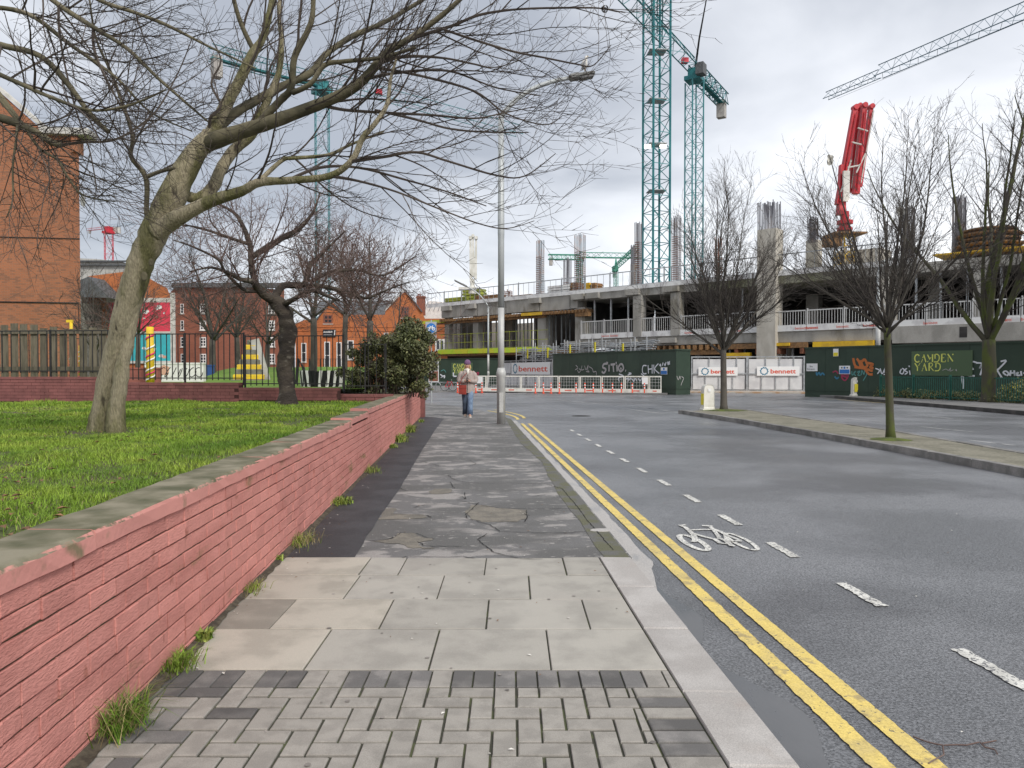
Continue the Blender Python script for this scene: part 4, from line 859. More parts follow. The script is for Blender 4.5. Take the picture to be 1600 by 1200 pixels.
# raised playground ground
g = MB(); nx, nd = 50, 30
def ss(t): t = max(0, min(1, t)); return t*t*(3-2*t)
def play_z(px, d): return 1.16+.62*ss((d-20)/13)*ss((px-270)/110)
for j in range(nd+1):
    for i in range(nx+1):
        px = -120+i*(690/nx); d = 18.45+j*(60-18.45)/nd; v = xy(px, d); g.v.append((v.x, v.y, play_z(px, d)+.03*mnoise.noise(Vector((v.x*.5, v.y*.5, 0)))))
for j in range(nd):
    for i in range(nx): a = j*(nx+1)+i; g.f.append((a, a+1, a+nx+2, a+nx+1)); g.mi.append(0)
struct('playground', g, 'play_grass', True)
# planter soil behind the maroon wall
g = MB(); g.prism([tuple(xy(528, 17.7)[:2]), (WX-.2, 17.75), (WX-.2, 25.4), tuple(xy(520, 26)[:2])], .2, .98); struct('planting_bed', g, 'soil')
# railings on the back wall
def railing(name, label, pts, ztop, zbot, sp, bar=.017, post=.035, ext=.0, cat='railing'):
    A = pts[0]; t = thing(name, label, cat, (A.x, A.y, zbot), math.atan2(pts[1].y-A.y, pts[1].x-A.x)); ln = (pts[1]-A).length; h = ztop-zbot
    bm = MB(); bm.box((-bar/2, -bar/2, -ext), (bar/2, bar/2, h)); me = bm.mesh('bar', 'black_iron'); n = int(ln/sp)
    for k in range(n+1): o = link('bar', me, t); o.location = (k*sp, 0, 0)
    for z in (.05, h): g = MB(); g.box((0, -.02, z-.012), (ln, .02, z+.012)); part('rail', g, 'black_iron', t)
    for x in (0, ln/2, ln): g = MB(); g.box((x-post/2, -post/2-.002, -.12), (x+post/2, post/2+.002, h+.03)); part('post', g, 'black_iron', t)
railing('railing', 'black iron railing on the red wall in front of the timber fence', [xy(-10, 18.4), xy(170, 18.1)], zat(517, 18.2), zat(583, 18.2), .24)
railing('railing', 'black iron railing behind the leaning trunk on the middle of the red wall', [xy(199, 18.05), xy(381, 17.75)], zat(522, 17.9), zat(594, 17.9), .146)
railing('railing', 'lower black iron railing beside the gnarled dark tree', [xy(383, 17.7), xy(537, 17.4)], zat(525, 17.5), zat(603, 17.5), .146)
railing('railing', 'short black railing running behind the left side of the shrub', [xy(538, 18.6), xy(603, 18.7)], zat(538, 18.6), zat(606, 18.6), .2)
# timber fence
A = xy(-14, 19.3); B = xy(170, 19.1); tf = thing('timber_fence', 'weathered grey timber board fence behind the railing', 'fence', (A.x, A.y, 1.2), math.atan2((B-A).y, (B-A).x)); ln = (B-A).length
n = 12
for k in range(n):
    x0 = k*ln/n; h = zat(505+random.uniform(-3, 4)+k*.9, 19.2)-1.2; g = MB(); g.prism([(x0+.02, -.012), (x0+ln/n*.80, -.012), (x0+ln/n*.80, .012), (x0+.02, .012)], -.05, h)
    o = part('board', g, 'timber', tf); o.rotation_euler = (0, random.uniform(-.01, .01), 0)
for z in (zat(519, 19.2)-1.2, zat(576, 19.2)-1.2): g = MB(); g.box((0, -.06, z-.05), (ln, -.013, z+.05)); part('fence_rail', g, 'timber', tf)
# painted candy-stripe posts
def pencil(px, py0, py1, d, wpx, label, bands, hook=False):
    z0 = zat(py1, d); b = xy(px, d, z0); t = thing('striped_post', label, 'post', tuple(b)); h = zat(py0, d)-z0; r = wpx/2*d/FPX
    g = MB(); g.lathe([(r*1.05, 0), (r, h*.5), (r*.92, h)], (0, 0, 0), 14); part('post_body', g, 'yellow_paint', t, True)
    for k, (f, mt) in enumerate(bands):
        pts = [Vector((math.cos(a)*r*.985, math.sin(a)*r*.985, h*f+h*.03*a)) for a in [i*.35-3.6 for i in range(14)]]; g = MB(); g.tube(pts, h*.018, 4); part('stripe', g, mt, t)
    if hook: g = MB(); g.box((-r*2.6, -r*.8, h), (r, r*.8, h+r*1.6)); part('post_top', g, 'yellow_paint', t)
pencil(235, 511, 598, 20.5, 11.5, 'thick yellow post with white and pink spiral stripes behind the railing', [(.12, 'white_paint'), (.28, 'white_paint'), (.44, 'white_paint'), (.53, 'pink_dot'), (.66, 'white_paint'), (.86, 'pink_dot'), (.20, 'pink_dot')])
pencil(112, 504, 588, 21, 5, 'thin yellow and pink striped post in front of the timber fence', [(.1, 'pink_dot'), (.2, 'white_paint'), (.3, 'pink_dot'), (.4, 'white_paint'), (.5, 'pink_dot')], True)
pencil(125.5, 540, 588, 21.2, 4, 'short white and pink striped post beside the thin yellow post', [(.05, 'pink_dot'), (.2, 'pink_dot'), (.35, 'pink_dot'), (.55, 'white_paint'), (.7, 'white_paint'), (.85, 'white_paint')])
pencil(22, 520, 588, 21.2, 4, 'red and white striped pole seen between the fence boards at far left', [(.1, 'pink_dot'), (.3, 'white_paint'), (.5, 'pink_dot'), (.7, 'white_paint'), (.9, 'pink_dot')])
# low walls and painted boards of the playground
def slab_wall(name, label, cat, px0, px1, y0, y1, d, mat, th=.2):
    z0, z1_ = zat(y1, d), zat(y0, d); b = xy((px0+px1)/2, d, z0); hw = (px1-px0)/2*d/FPX; t = thing(name, label, cat, tuple(b), -YAW)
    g = MB(); g.box((-hw, 0, -.1), (hw, th, z1_-z0)); part('panel', g, mat, t); g = MB(); g.box((-hw-.02, -.02, z1_-z0), (hw+.02, th+.02, z1_-z0+.05)); part('coping', g, mat, t); return t, hw, z1_-z0
slab_wall('play_wall', 'low salmon pink wall behind the railing beside the thick yellow post', 'wall', 196, 247, 577, 597, 21.5, 'red_light')
t, hw, h = slab_wall('graffiti_wall', 'low white wall with black looped graffiti behind the railing', 'wall', 226, 318, 569, 592, 25, 'white_paint')
for k in range(9):
    cx = -hw*.85+hw*1.7*k/8; g = MB(); g.ribbon([Vector((cx+.10*math.cos(a)*(1+.3*math.sin(k)), -.006, h*(.45+.32*math.sin(a+k*.4)))) for a in [i*.5 for i in range(11)]], .025, nrm=Vector((0, -1, 0))); part('graffiti_loop', g, 'black_paint', t)
g = MB(); g.add([(-hw*.5, -.005, h*.3), (-hw*.2, -.005, h*.25), (-hw*.15, -.005, h*.8), (-hw*.35, -.005, h*.95), (-hw*.55, -.005, h*.7)], [(0, 1, 2, 3, 4)]); part('graffiti_patch', g, 'mural_skin', t)
tb, hw, h = slab_wall('blue_skip', 'small blue board standing between the white wall and the tree trunk', 'board', 310, 332, 572, 588, 30, 'mural_teal')
pm('blue_board', (.03, .08, .25), .6); tb.children[0].data.materials[0] = MATS['blue_board']; tb.children[1].data.materials[0] = MATS['blue_board']
# stepped pyramid
b = xy(393, 24.5, zat(600, 24.5)); py = thing('play_pyramid', 'stepped stone pyramid with yellow painted courses behind the railing', 'play structure', tuple(b), -YAW+.12)
hh = (600-531)*24.5/FPX/9; hw0 = 25*24.5/FPX
for k in range(9):
    hwk = hw0*(1-.098*k); g = MB(); g.prism([(-hwk, -hwk), (hwk, -hwk), (hwk, hwk), (-hwk, hwk)], k*hh-(.1 if k == 0 else 0), (k+1)*hh-.01, .02); part('course', g, 'yellow_paint' if k in (1, 3, 5, 7) else 'stone_grey', py)
g = MB(); g.box((hw0*1.0, -.30, 0), (hw0*1.08, .1, hh*1.5)); g.bar((hw0*1.02, -.25, 0), (.12, -.1, hh*9), .09, .3); part('side_ramp', g, 'concrete_pale', py)
# black and white striped planter
d = 20.5; z0 = zat(606, d); b = xy(498, d, z0); pl = thing('striped_planter', 'planter clad in black and white slanted stripes behind the lower railing', 'planter', tuple(b), -YAW)
h = zat(579, d)-z0; n = 18
g = MB(); g.lathe([(.50, 0), (.55, h*.96)], (0, .38, 0), 24); part('planter_body', g, 'black_paint', pl)
pat = [0, 1, 1, 0, 1, 0, 1, 0, 0, 1, 0, 1, 0, 1, 0, 1, 1, 0]
for k in range(n):
    a0 = math.pi*(1+k/n)+.02; a1 = math.pi*(1+(k+1)/n)-.02; tw = -.09 if k < 9 else .08
    P4 = [((.575+.04*f)*math.cos(a+tw*f)*1.03, .38+(.52+.04*f)*math.sin(a+tw*f), h*f) for f in (0, 1) for a in (a0, a1)]
    g = MB(); g.add(P4+[(p[0]*.95, .38+(p[1]-.38)*.95, p[2]) for p in P4], [(0, 1, 3, 2), (4, 6, 7, 5), (2, 3, 7, 6), (0, 4, 5, 1), (0, 2, 6, 4), (1, 5, 7, 3)]); part('stripe', g, 'white_paint' if pat[k] else 'black_paint', pl)
# curved play frame seen at its left
g = MB(); g.tube([at(463, 600, 22), at(466, 560, 22), at(474, 575, 22), at(480, 604, 22)], .05, 6); o = part('slide_frame', g, 'black_iron'); tag(o, 'dark bent metal bar of a slide left of the striped planter', 'slide')
# ------------------------------------------------------------------ houses
def px_house(name, label, pxs, d, depth, mat, cat='building', rot=0.0):
    """wall outline measured in the picture on a plane at distance d (turned by rot about its right end), running back along its right flank"""
    pxr = max(p[0] for p in pxs); P0 = Vector(((pxr-800)/FPX*d, d)); ux = Vector((math.cos(rot), math.sin(rot)))
    def hit(px):
        k = (px-800)/FPX; t_ = (k*P0.y-P0.x)/(ux.x-k*ux.y); return t_, P0.y+ux.y*t_
    tx0 = hit(pxs[0][0])[0]; q = P0+ux*tx0; A = cf(q.x, q.y); t = thing(name, label, cat, (A.x, A.y, 0), -YAW+rot)
    def loc(px, py, y=0.0): t_, dd = hit(px); return (t_-tx0, y, zat(py, dd))
    sk = math.tan(math.atan((pxr-800)/FPX)+rot)*depth
    pol = [loc(*p) for p in pxs]; n = len(pol)
    g = MB(); g.add([(x, 0, z) for x, _, z in pol]+[(x+sk, depth, z) for x, _, z in pol], [tuple(reversed(range(n))), tuple(range(n, 2*n))]+[(i, (i+1) % n, n+(i+1) % n, n+i) for i in range(n)])
    g.f = [tuple(reversed(f)) for f in g.f]; part('wall', g, mat, t)
    def win(p0x, p0y, p1x, p1y, bars=(1, 1), frame='white_frame', nm='window'):
        a = loc(p0x, p1y); b_ = loc(p1x, p0y); g = MB(); fw = min(.2, (b_[0]-a[0])*.16)
        g.box((a[0], -.05, a[2]), (a[0]+fw, .02, b_[2])); g.box((b_[0]-fw, -.05, a[2]), (b_[0], .02, b_[2])); g.box((a[0]+fw, -.05, b_[2]-fw), (b_[0]-fw, .02, b_[2])); g.box((a[0]+fw, -.05, a[2]), (b_[0]-fw, .02, a[2]+fw))
        for k in range(bars[0]): x = a[0]+(b_[0]-a[0])*(k+1)/(bars[0]+1); g.box((x-fw*.35, -.045, a[2]+fw), (x+fw*.35, .01, b_[2]-fw))
        for k in range(bars[1]): z = a[2]+(b_[2]-a[2])*(k+1)/(bars[1]+1); g.box((a[0]+fw, -.04, z-fw*.35), (b_[0]-fw, .012, z+fw*.35))
        w_ = part(nm, g, frame, t); g = MB(); g.box((a[0]+fw*.5, -.012, a[2]+fw*.5), (b_[0]-fw*.5, .015, b_[2]-fw*.5)); part('pane', g, 'glass', w_)
        g = MB(); g.box((a[0]-.08, -.10, a[2]-.10), (b_[0]+.08, .0, a[2]-.005)); part('sill', g, 'trim', w_); return w_
    return t, loc, win
# tall brick gable at the left edge
t, loc, win = px_house('brick_tenement', 'tall plain orange brown brick gable end at the left edge', [(-420, 640), (-420, 215), (-300, 205), (-160, 10), (0, 142), (72, 207), (127, 214), (127, 640)], 36, 12, 'brick_tall', rot=R(8))
g = MB(); a, b_, c_ = loc(-165, 4), loc(0, 138), loc(74, 202)
for p, q in ((a, b_), (b_, c_)): g.bar((p[0], .3, p[2]), (q[0], .3, q[2]), .75, .16)
part('verge', g, 'trim', t)
g = MB(); a, b_ = loc(70, 213), loc(146, 206); g.box((a[0], -.35, a[2]), (b_[0], .7, b_[2])); part('eaves_cornice', g, 'trim', t)
g = MB(); a = loc(118, 218); g.box((a[0], -.2, loc(0, 236)[2]), (loc(136, 0)[0]-.25, .5, a[2])); part('kneeler', g, 'brick_tall', t)
g = MB(); a = loc(0, 371); b_ = loc(127, 374); g.tube([(a[0]-6, -.03, a[2]), (b_[0], -.03, b_[2])], .018, 5); a = loc(0, 471); b_ = loc(124, 474); g.tube([(a[0]-6, -.03, a[2]), (b_[0], -.03, b_[2]), (loc(125, 0)[0], -.03, loc(0, 520)[2])], .03, 5); part('cable', g, 'black_iron', t)
g = MB(); c_ = loc(130, 316); g.lathe([(.02, 0), (.22, .05), (.27, .10)], (0, 0, 0), 14); g.v = [(c_[0]+v[2]+.02, v[0]-.1, c_[2]+v[1]) for v in g.v]; part('satellite_dish', g, 'concrete_pale', t)
# mural building
t, loc, win = px_house('mural_house', 'orange brick house behind bare trees carrying a pink and turquoise mural', [(128, 620), (128, 440), (140, 432), (196, 425), (222, 430), (236, 436), (246, 442), (262, 450), (269, 468), (269, 620)], 66, 14, 'brick_orange')
for nm, mt, (x0, y0, x1, y1) in (('mural_panel', 'mural_pink', (172, 473, 268, 518)), ('mural_panel', 'mural_teal', (172, 521, 268, 564))):
    a, b_ = loc(x0, y1), loc(x1, y0); g = MB(); g.box((a[0], -.14, a[2]), (b_[0], -.02, b_[2])); pn = part(nm, g, mt, t)
    TR.seed(4 if mt == 'mural_pink' else 9)
    for k in range(9 if mt == 'mural_pink' else 6):
        cx, cz = TR.uniform(a[0]+.3, b_[0]-.4), TR.uniform(a[2]+.25, b_[2]-.25); r = TR.uniform(.10, .3); n = 9
        g = MB(); g.add([(cx+r*TR.uniform(.5, 1)*math.cos(i*2*math.pi/n)*1.3, -.145, cz+r*TR.uniform(.5, 1)*math.sin(i*2*math.pi/n)) for i in range(n)], [tuple(range(n))]); part('painted_shape', g, 'mural_white' if k % 3 else 'mural_skin', pn)
g = MB()
for (x0, y0, x1, y1) in ((168, 466, 270, 473), (168, 518, 270, 521), (168, 564, 270, 568), (268, 458, 275, 570)): a, b_ = loc(x0, y1), loc(x1, y0); g.box((a[0], -.16, a[2]), (b_[0], -.01, b_[2]))
part('mural_surround', g, 'trim', t)
a = loc(128, 468); b_ = loc(165, 438); c_ = loc(196, 470); g = MB(); g.add([(a[0]-2, -2.5, a[2]), (b_[0], -2.5, b_[2]), (b_[0], .5, b_[2]), (a[0]-2, .5, a[2]), (c_[0], -2.5, c_[2]), (c_[0], .5, c_[2])], [(0, 1, 2, 3), (1, 4, 5, 2), (0, 4, 1)]); part('porch_roof', g, 'slate', t)
a = loc(128, 620); b_ = loc(160, 478); g = MB(); g.box((a[0]-2, -2.3, 0), (b_[0], -.02, b_[2])); part('porch_wall', g, 'stone_grey', t)
# brown apartment block
t, loc, win = px_house('apartment_block', 'reddish brown brick apartment block with small white windows behind the playground trees', [(262, 620), (262, 462), (276, 449), (330, 447), (400, 449), (445, 454), (445, 620)], 84, 16, 'brick_brown')
g = MB()
for (x0, y0, x1, y1) in ((273, 443, 446, 450),): a, b_ = loc(x0, y1), loc(x1, y0); g.box((a[0], -.5, a[2]), (b_[0], .4, b_[2]))
part('parapet', g, 'slate', t)
for x in (283, 313, 420):
    for y in (475, 501, 527, 553): win(x, y, x+(5 if x == 283 else 10), y+15, (1, 2) if x != 283 else (0, 2))
# grey concrete stand and red crane far behind
t, loc, win = px_house('concrete_stand', 'distant grey curved concrete building behind the mural house', [(120, 600), (120, 404), (150, 405), (190, 409), (222, 418), (222, 600)], 140, 20, 'concrete_pale')
for y in (408, 414): g = MB(); a, b_ = loc(120, y+2), loc(215, y); g.box((a[0], -.6, a[2]), (b_[0], 0, b_[2])); part('balcony_band', g, 'slate', t)
# orange gabled building
OD = 100
t, loc, win = px_house('gabled_house', 'bright orange brick house with curved gable, chimney and tall white windows', [(462, 640), (462, 506), (476, 500), (496, 500), (518, 472), (540, 492), (602, 492), (602, 487), (606, 481), (611, 476), (617, 471), (633, 455), (659, 486), (664, 498), (699, 498), (699, 640)], OD, 8.6, 'brick_orange')
for (p, q) in (((517, 470), (494, 503)), ((519, 470), (541, 494)), ((633, 453), (602, 487)), ((633, 453), (660, 488))):
    a, b_ = loc(*p), loc(*q); g = MB(); g.bar((a[0], -.12, a[2]+.05), (b_[0], -.12, b_[2]+.05), .35, .14); part('gable_coping', g, 'trim' if p[0] == 633 and q[0] == 602 else 'slate', t)
a, b_ = loc(476, 500), loc(604, 492); zr = zat(470, OD+9); g = MB(); g.add([(a[0], .1, b_[2]-.02), (b_[0], .1, b_[2]+.02), (b_[0]+2, 8.7, zr), (a[0], 8.7, zr), (b_[0]+2, 17, b_[2]), (a[0], 17, b_[2])], [(0, 1, 2, 3), (3, 2, 4, 5)]); part('roof', g, 'slate', t)
rf = t.children[-1]
a, b_ = loc(650, 492), loc(663, 462); g = MB(); g.box((a[0], .6, a[2]), (b_[0], 1.5, b_[2])); g.box((a[0]-.08, .52, b_[2]-.25), (b_[0]+.08, 1.58, b_[2]-.1)); ch = part('chimney', g, 'brick_brown', rf); ch.matrix_parent_inverse = Matrix.Identity(4)
g = MB()
for k in range(2): g.lathe([(.1, 0), (.08, .35)], (a[0]+.2+.25*k, 1.05, b_[2]), 8)
part('chimney_pot', g, 'red_light', t)
for (x0, y0, x1, y1, br_) in ((471, 536, 479, 566, (0, 1)), (487, 535, 496, 577, (0, 1)), (507, 534, 516, 577, (0, 1)), (526, 535, 534, 575, (0, 1)), (543, 532, 553, 562, (0, 1)), (600, 520, 607, 545, (0, 1)), (680, 530, 695, 548, (1, 0))): win(x0, y0, x1, y1, br_)
win(627, 479, 640, 497, (2, 2), 'brick_brown'); win(506, 492, 520, 506, (1, 1), 'brick_brown')
for y in (511, 517): g = MB(); a, b_ = loc(463, y+.7), loc(698, y); g.box((a[0], -.07, a[2]), (b_[0], 0, b_[2])); part('string_course', g, 'brick_orange', t)
a, b_ = loc(505.5, 526.5), loc(525, 515); g = MB(); g.box((a[0], -.16, a[2]), (b_[0], -.02, b_[2])); sg = part('name_board', g, 'sign_black', t)
hgt = b_[2]-a[2]
g = MB(); TR.seed(6); x = a[0]+.08
while x < a[0]+(b_[0]-a[0])*.72: wv = TR.uniform(.03, .06); g.box((x, -.172, a[2]+hgt*.56), (x+wv, -.161, a[2]+hgt*(.80 if TR.random() < .4 else .72))); x += wv+.025
part('lettering', g, 'white_frame', sg); g = MB(); x = a[0]+.08
while x < a[0]+(b_[0]-a[0])*.70: wv = TR.uniform(.02, .05); g.box((x, -.172, a[2]+hgt*.22), (x+wv, -.161, a[2]+hgt*.36)); x += wv+.03
part('lettering', g, 'galv_dull', sg)
g = MB(); x = b_[0]-.14; g.add([(x-.08, -.165, a[2]+.08), (x+.04, -.165, a[2]+.08), (x+.10, -.165, b_[2]-.08), (x, -.165, b_[2]-.08)], [(0, 1, 2, 3)]); part('emblem', g, 'white_frame', sg)
# dark boundary fence at the foot of the orange house
railing('railing', 'dark railing along the front of the orange house', [xy(452, 50), xy(560, 50)], zat(561, 50), zat(585, 50), .35, .03, .06)
# ================================================================== building site
pm('concrete', (.36, .345, .315), .85, (.26, .25, .225), .9, .4, .65, bump=.006, bscale=12, c3=(.20, .185, .15), s3=.5, lo3=.55, hi3=.68, stretch=(1, 1, .45), fine=.08, fscale=30)
pm('concrete_moss', (.27, .265, .20), .88, (.16, .165, .085), .8, .4, .62, stretch=(1, 1, .3), bump=.006, bscale=12)
pm('concrete_light', (.52, .49, .43), .85, (.43, .40, .345), 1.2, stretch=(1, 1, .4), bump=.004, bscale=14)
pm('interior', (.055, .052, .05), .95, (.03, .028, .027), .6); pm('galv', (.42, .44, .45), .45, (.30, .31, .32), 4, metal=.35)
pm('prop_steel', (.26, .29, .31), .5, (.36, .38, .38), 2, metal=.3); pm('rust', (.135, .052, .030), .85, (.22, .09, .05), 3); pm('rebar_steel', (.16, .16, .18), .6, (.22, .17, .15), 1.2, .5, .7)
pm('rebar_blue', (.20, .25, .29), .6, (.28, .18, .14), 1.6, .45, .6); pm('neon', (.50, .68, .05), .6, (.62, .62, .05), .8, .45, .55); pm('neon_net', (.36, .40, .05), .7, (.25, .28, .06), 1)
pm('form_yellow', (.72, .46, .02), .55, (.55, .34, .03), 2); pm('form_wood', (.27, .15, .065), .8, (.17, .095, .045), 4, var=.2); pm('toe_white', (.72, .72, .71), .6, (.55, .54, .54), 1.2, .45, .62)
pm('hoard_green', (.042, .068, .047), .55, (.034, .057, .040), .7, .35, .65, var=.10, bump=.002, bscale=8, spec=.35); pm('hoard_lite', (.085, .135, .070), .55); pm('letter_yellow', (.72, .74, .16), .6)
pm('tag_white', (.72, .74, .78), .6); pm('tag_grey', (.42, .40, .40), .6); pm('tag_orange', (.50, .15, .04), .6); pm('tag_blue', (.05, .20, .32), .6); pm('tag_pink', (.34, .04, .09), .6); pm('tag_teal', (.10, .28, .26), .6)
pm('sheet_white', (.64, .64, .64), .6, (.52, .52, .53), .9, .4, .65, bump=.02, bscale=2.0); pm('sign_white', (.80, .80, .79), .45); pm('logo_red', (.68, .10, .055), .5); pm('logo_blue', (.01, .16, .27), .5)
pm('sign_blue', (.03, .17, .50), .45); pm('sign_yellow', (.78, .66, .04), .5); pm('net_white', (.55, .55, .54), .6); pm('teal_steel', (.018, .155, .175), .5, (.03, .20, .21), .5); pm('teal_pale', (.06, .24, .26), .55)
pm('crane_green', (.10, .36, .26), .6); pm('crane_red', (.55, .03, .05), .5); pm('boom_red', (.52, .018, .028), .38, (.42, .014, .022), 1.5, spec=.5); pm('boom_white', (.68, .67, .62), .5, (.55, .54, .48), 1.5); pm('blue_jib', (.07, .15, .20), .5)
pm('cw_block', (.42, .40, .37), .85, (.34, .32, .30), 1)
# ---- frame of the concrete building : x runs left to right along the facade, y away from the street
FA, FB = xy(1205, 62), xy(690, 90.8); fd = (FA-FB); fd.normalize(); fang = math.atan2(fd.y, fd.x); FL = FB-fd*3
def fhit(px, off=0.0):
    """where the vertical plane of picture column px meets the facade plane moved back by off"""
    o = FL+Vector((-fd.y, fd.x, 0))*off; r = xy(px, 1.0); det = fd.x*(-r.y)+fd.y*r.x
    s_ = ((-o.x)*(-r.y)-(-o.y)*(-r.x))/det; p_ = o+fd*s_; dep = p_.x*math.sin(YAW)+p_.y*math.cos(YAW); return s_, dep
def fx(px, off=0.0): return fhit(px, off)[0]
def fz(px, py, off=0.0): return zat(py, fhit(px, off)[1])
ZT, ZM = 9.58, 4.94
xe = fx(1760); x9 = fx(902); x69 = fx(690)
site = thing('concrete_building', 'half-built grey concrete frame building behind the green hoarding', 'building', tuple(FL), fang)
def sp_(nm, boxes, mat, kind=None, par=None):
    g = MB()
    for a, b in boxes: g.box(a, b)
    return part(nm, g, mat, par or site, kind=kind)
# slabs
sp_('roof_slab', [((x9+.02, 0, ZT-.72), (fx(1090)-.01, 24, ZT))], 'concrete'); sp_('roof_slab', [((fx(1090), .02, ZT-.70), (fx(1330), 24, ZT))], 'concrete_moss'); sp_('roof_slab', [((fx(1330)+.01, 0, ZT-.72), (xe, 24, ZT))], 'concrete')
for k, (a_, b_) in enumerate(((690, 745), (746, 790), (791, 842), (843, 890), (891, 902.5))): sp_('edge_beam', [((fx(a_), .02*(k % 2), ZT-1.45-.05*(k % 2)), (fx(b_)-.03, 1.0, ZT-.02*(k % 3)))], 'concrete')
sp_('roof_slab', [((x69, 1.0, ZT-.6), (x9, 9, ZT-.03))], 'concrete')
for px in (700, 738, 838, 905, 928, 990, 1050, 1197): x = fx(px); sp_('corbel', [((x-.8, -.45, ZT-.62), (x+.8, .05, ZT-.05 if px < 1000 else ZT-.12))], 'concrete')
sp_('middle_slab', [((fx(905), 0, ZM-.9), (fx(1190), 24, ZM))], 'concrete'); sp_('middle_slab', [((fx(1190)+.02, -.02, ZM-.95), (fx(1395), 24, ZM))], 'concrete'); sp_('middle_slab', [((fx(1395)+.02, -.3, ZM-1.25), (xe, 24, ZM))], 'concrete')
for px in (898, 925, 985, 1045): x = fx(px); sp_('corbel', [((x-.9, -.45, ZM-.7), (x+.9, .0, ZM-.25))], 'concrete')
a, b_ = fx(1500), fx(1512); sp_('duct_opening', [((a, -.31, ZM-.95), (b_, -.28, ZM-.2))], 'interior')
sp_('ground_slab', [((x69-6, -1, -.25), (xe, 24, .05))], 'concrete')
ZD = fz(690, 552)
sp_('lower_deck', [((x69-.5, 0, ZD-.35), (x9, 8.8, ZD))], 'form_wood')
for k in range(7): a = x69-.6+k*(x9-x69-2.5)/7; sp_('edge_board', [((a, -.1, ZD-.12), (a+(x9-x69-2.5)/7-.06, -.02, ZD+.42))], 'neon')
sp_('edge_net', [((x69-.5, -.03, ZD+.45), (x9-4, -.01, ZD+.5)), ((x69-.5, -.03, ZD+1.2), (x9-4, -.01, ZD+1.26)), ((x69-.5, -.03, ZD+2.2), (x9-4, -.01, ZD+2.26))]+[((x69+k*1.05, -.03, ZD+.4), (x69+k*1.05+.05, -.01, ZD+2.3)) for k in range(int((x9-x69-4)/1.05))], 'neon_net')
# walls deep inside and cream cladding seen through the left bays
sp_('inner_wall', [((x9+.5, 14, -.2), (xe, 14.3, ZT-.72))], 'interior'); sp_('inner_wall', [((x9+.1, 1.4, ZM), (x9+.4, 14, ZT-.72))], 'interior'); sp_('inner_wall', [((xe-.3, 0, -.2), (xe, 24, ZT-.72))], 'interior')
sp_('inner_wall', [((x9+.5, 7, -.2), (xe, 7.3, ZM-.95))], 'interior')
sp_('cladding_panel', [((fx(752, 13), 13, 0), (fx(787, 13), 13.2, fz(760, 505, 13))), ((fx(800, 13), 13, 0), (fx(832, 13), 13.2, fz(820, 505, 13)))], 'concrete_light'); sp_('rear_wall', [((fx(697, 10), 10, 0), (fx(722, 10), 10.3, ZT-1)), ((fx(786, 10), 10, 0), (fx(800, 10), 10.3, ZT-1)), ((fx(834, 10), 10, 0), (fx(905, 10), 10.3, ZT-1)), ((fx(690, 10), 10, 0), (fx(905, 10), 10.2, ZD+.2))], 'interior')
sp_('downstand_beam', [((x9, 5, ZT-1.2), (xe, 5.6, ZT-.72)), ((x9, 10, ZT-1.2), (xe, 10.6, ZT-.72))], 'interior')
# columns
for (px, wd, z0, z1_, off) in ((698, .8, ZD, ZT-1.4, .3), (708, 2.6, ZD, ZT-1.4, 3.5), (743, .9, ZD, ZT-1.4, .3), (752, 1.2, ZD, ZT-1.4, 4), (795, 1.1, ZD, ZT-1.4, 4.5), (846, 1.15, ZD, ZT-1.4, .3), (853, 1.3, ZD, ZT-1.4, 4), (906, 1.3, ZD-1, ZT-1.4, .1),
    (995, .95, ZM, ZT-.72, -.22), (1054, .95, ZM, ZT-.72, -.22), (1196, 1.62, -.2, ZT+3.9, -.62), (1268, 1.1, ZM, ZT-.72, 6), (1385, 1.0, ZM, ZT-.72, .05), (1458, .8, ZM, ZT-.72, 4), (1532, 1.0, ZM, ZT-.72, .05), (1212, 1.6, 0, ZM-.95, 2.5), (1090, .6, 0, ZM-.9, 3), (1300, 1, 0, ZM-.95, 3), (1640, 1, ZM, ZT-.72, .05)):
    x = fx(px, off); sp_('column', [((x-wd/2, off+.02, z0), (x+wd/2, off+wd*.9, z1_))], 'concrete_light' if px in (1196, 1212, 1385) else 'concrete')
# upstanding starter columns and reinforcement cages on the roof
def cage(px, y0, y1, wpx, off, mat, tie0=0.0, tie1=.6, nb=6, mt2='rust'):
    x, dep = fhit(px, off); w_ = wpx/FPX*dep; za, zb = (zat(y0, dep) if 1190 < px < 1270 else ZT), zat(y1, dep); g = MB(); TR.seed(int(px)); r = .042
    for i in range(nb):
        for j in (0, 1):
            xx = x-w_/2+w_*i/(nb-1); yy = off+j*w_*.8; dx_ = TR.uniform(-.05, .05); zt = zb-TR.uniform(0, .25); g.tube([(xx, yy, za), (xx+dx_*.3, yy, (za+zb)/2), (xx+dx_, yy, zt)], r, 4)
    c_ = part('rebar_cage', g, mat, site); n = int((zb-za)*(tie1-tie0)/.2); g = MB()
    for k in range(n):
        z = za+(zb-za)*(tie0+(tie1-tie0)*k/max(1, n)); g.box((x-w_/2-.04, off-.05, z), (x+w_/2+.04, off-.015, z+.06)); g.box((x-w_/2-.04, off+w_*.8, z), (x+w_/2+.04, off+w_*.8+.03, z+.045))
    if n: part('rebar_ties', g, mt2, c_)
cage(841.5, 468, 374, 9, .6, 'rebar_blue', .05, .72, 5); cage(884, 450, 403, 9.5, 9, 'rebar_steel', .0, .5, 6); cage(903, 462, 365, 12.5, .6, 'rebar_blue', .0, .72, 6); cage(995, 450, 347, 8, .6, 'rebar_steel', 0, .72, 5)
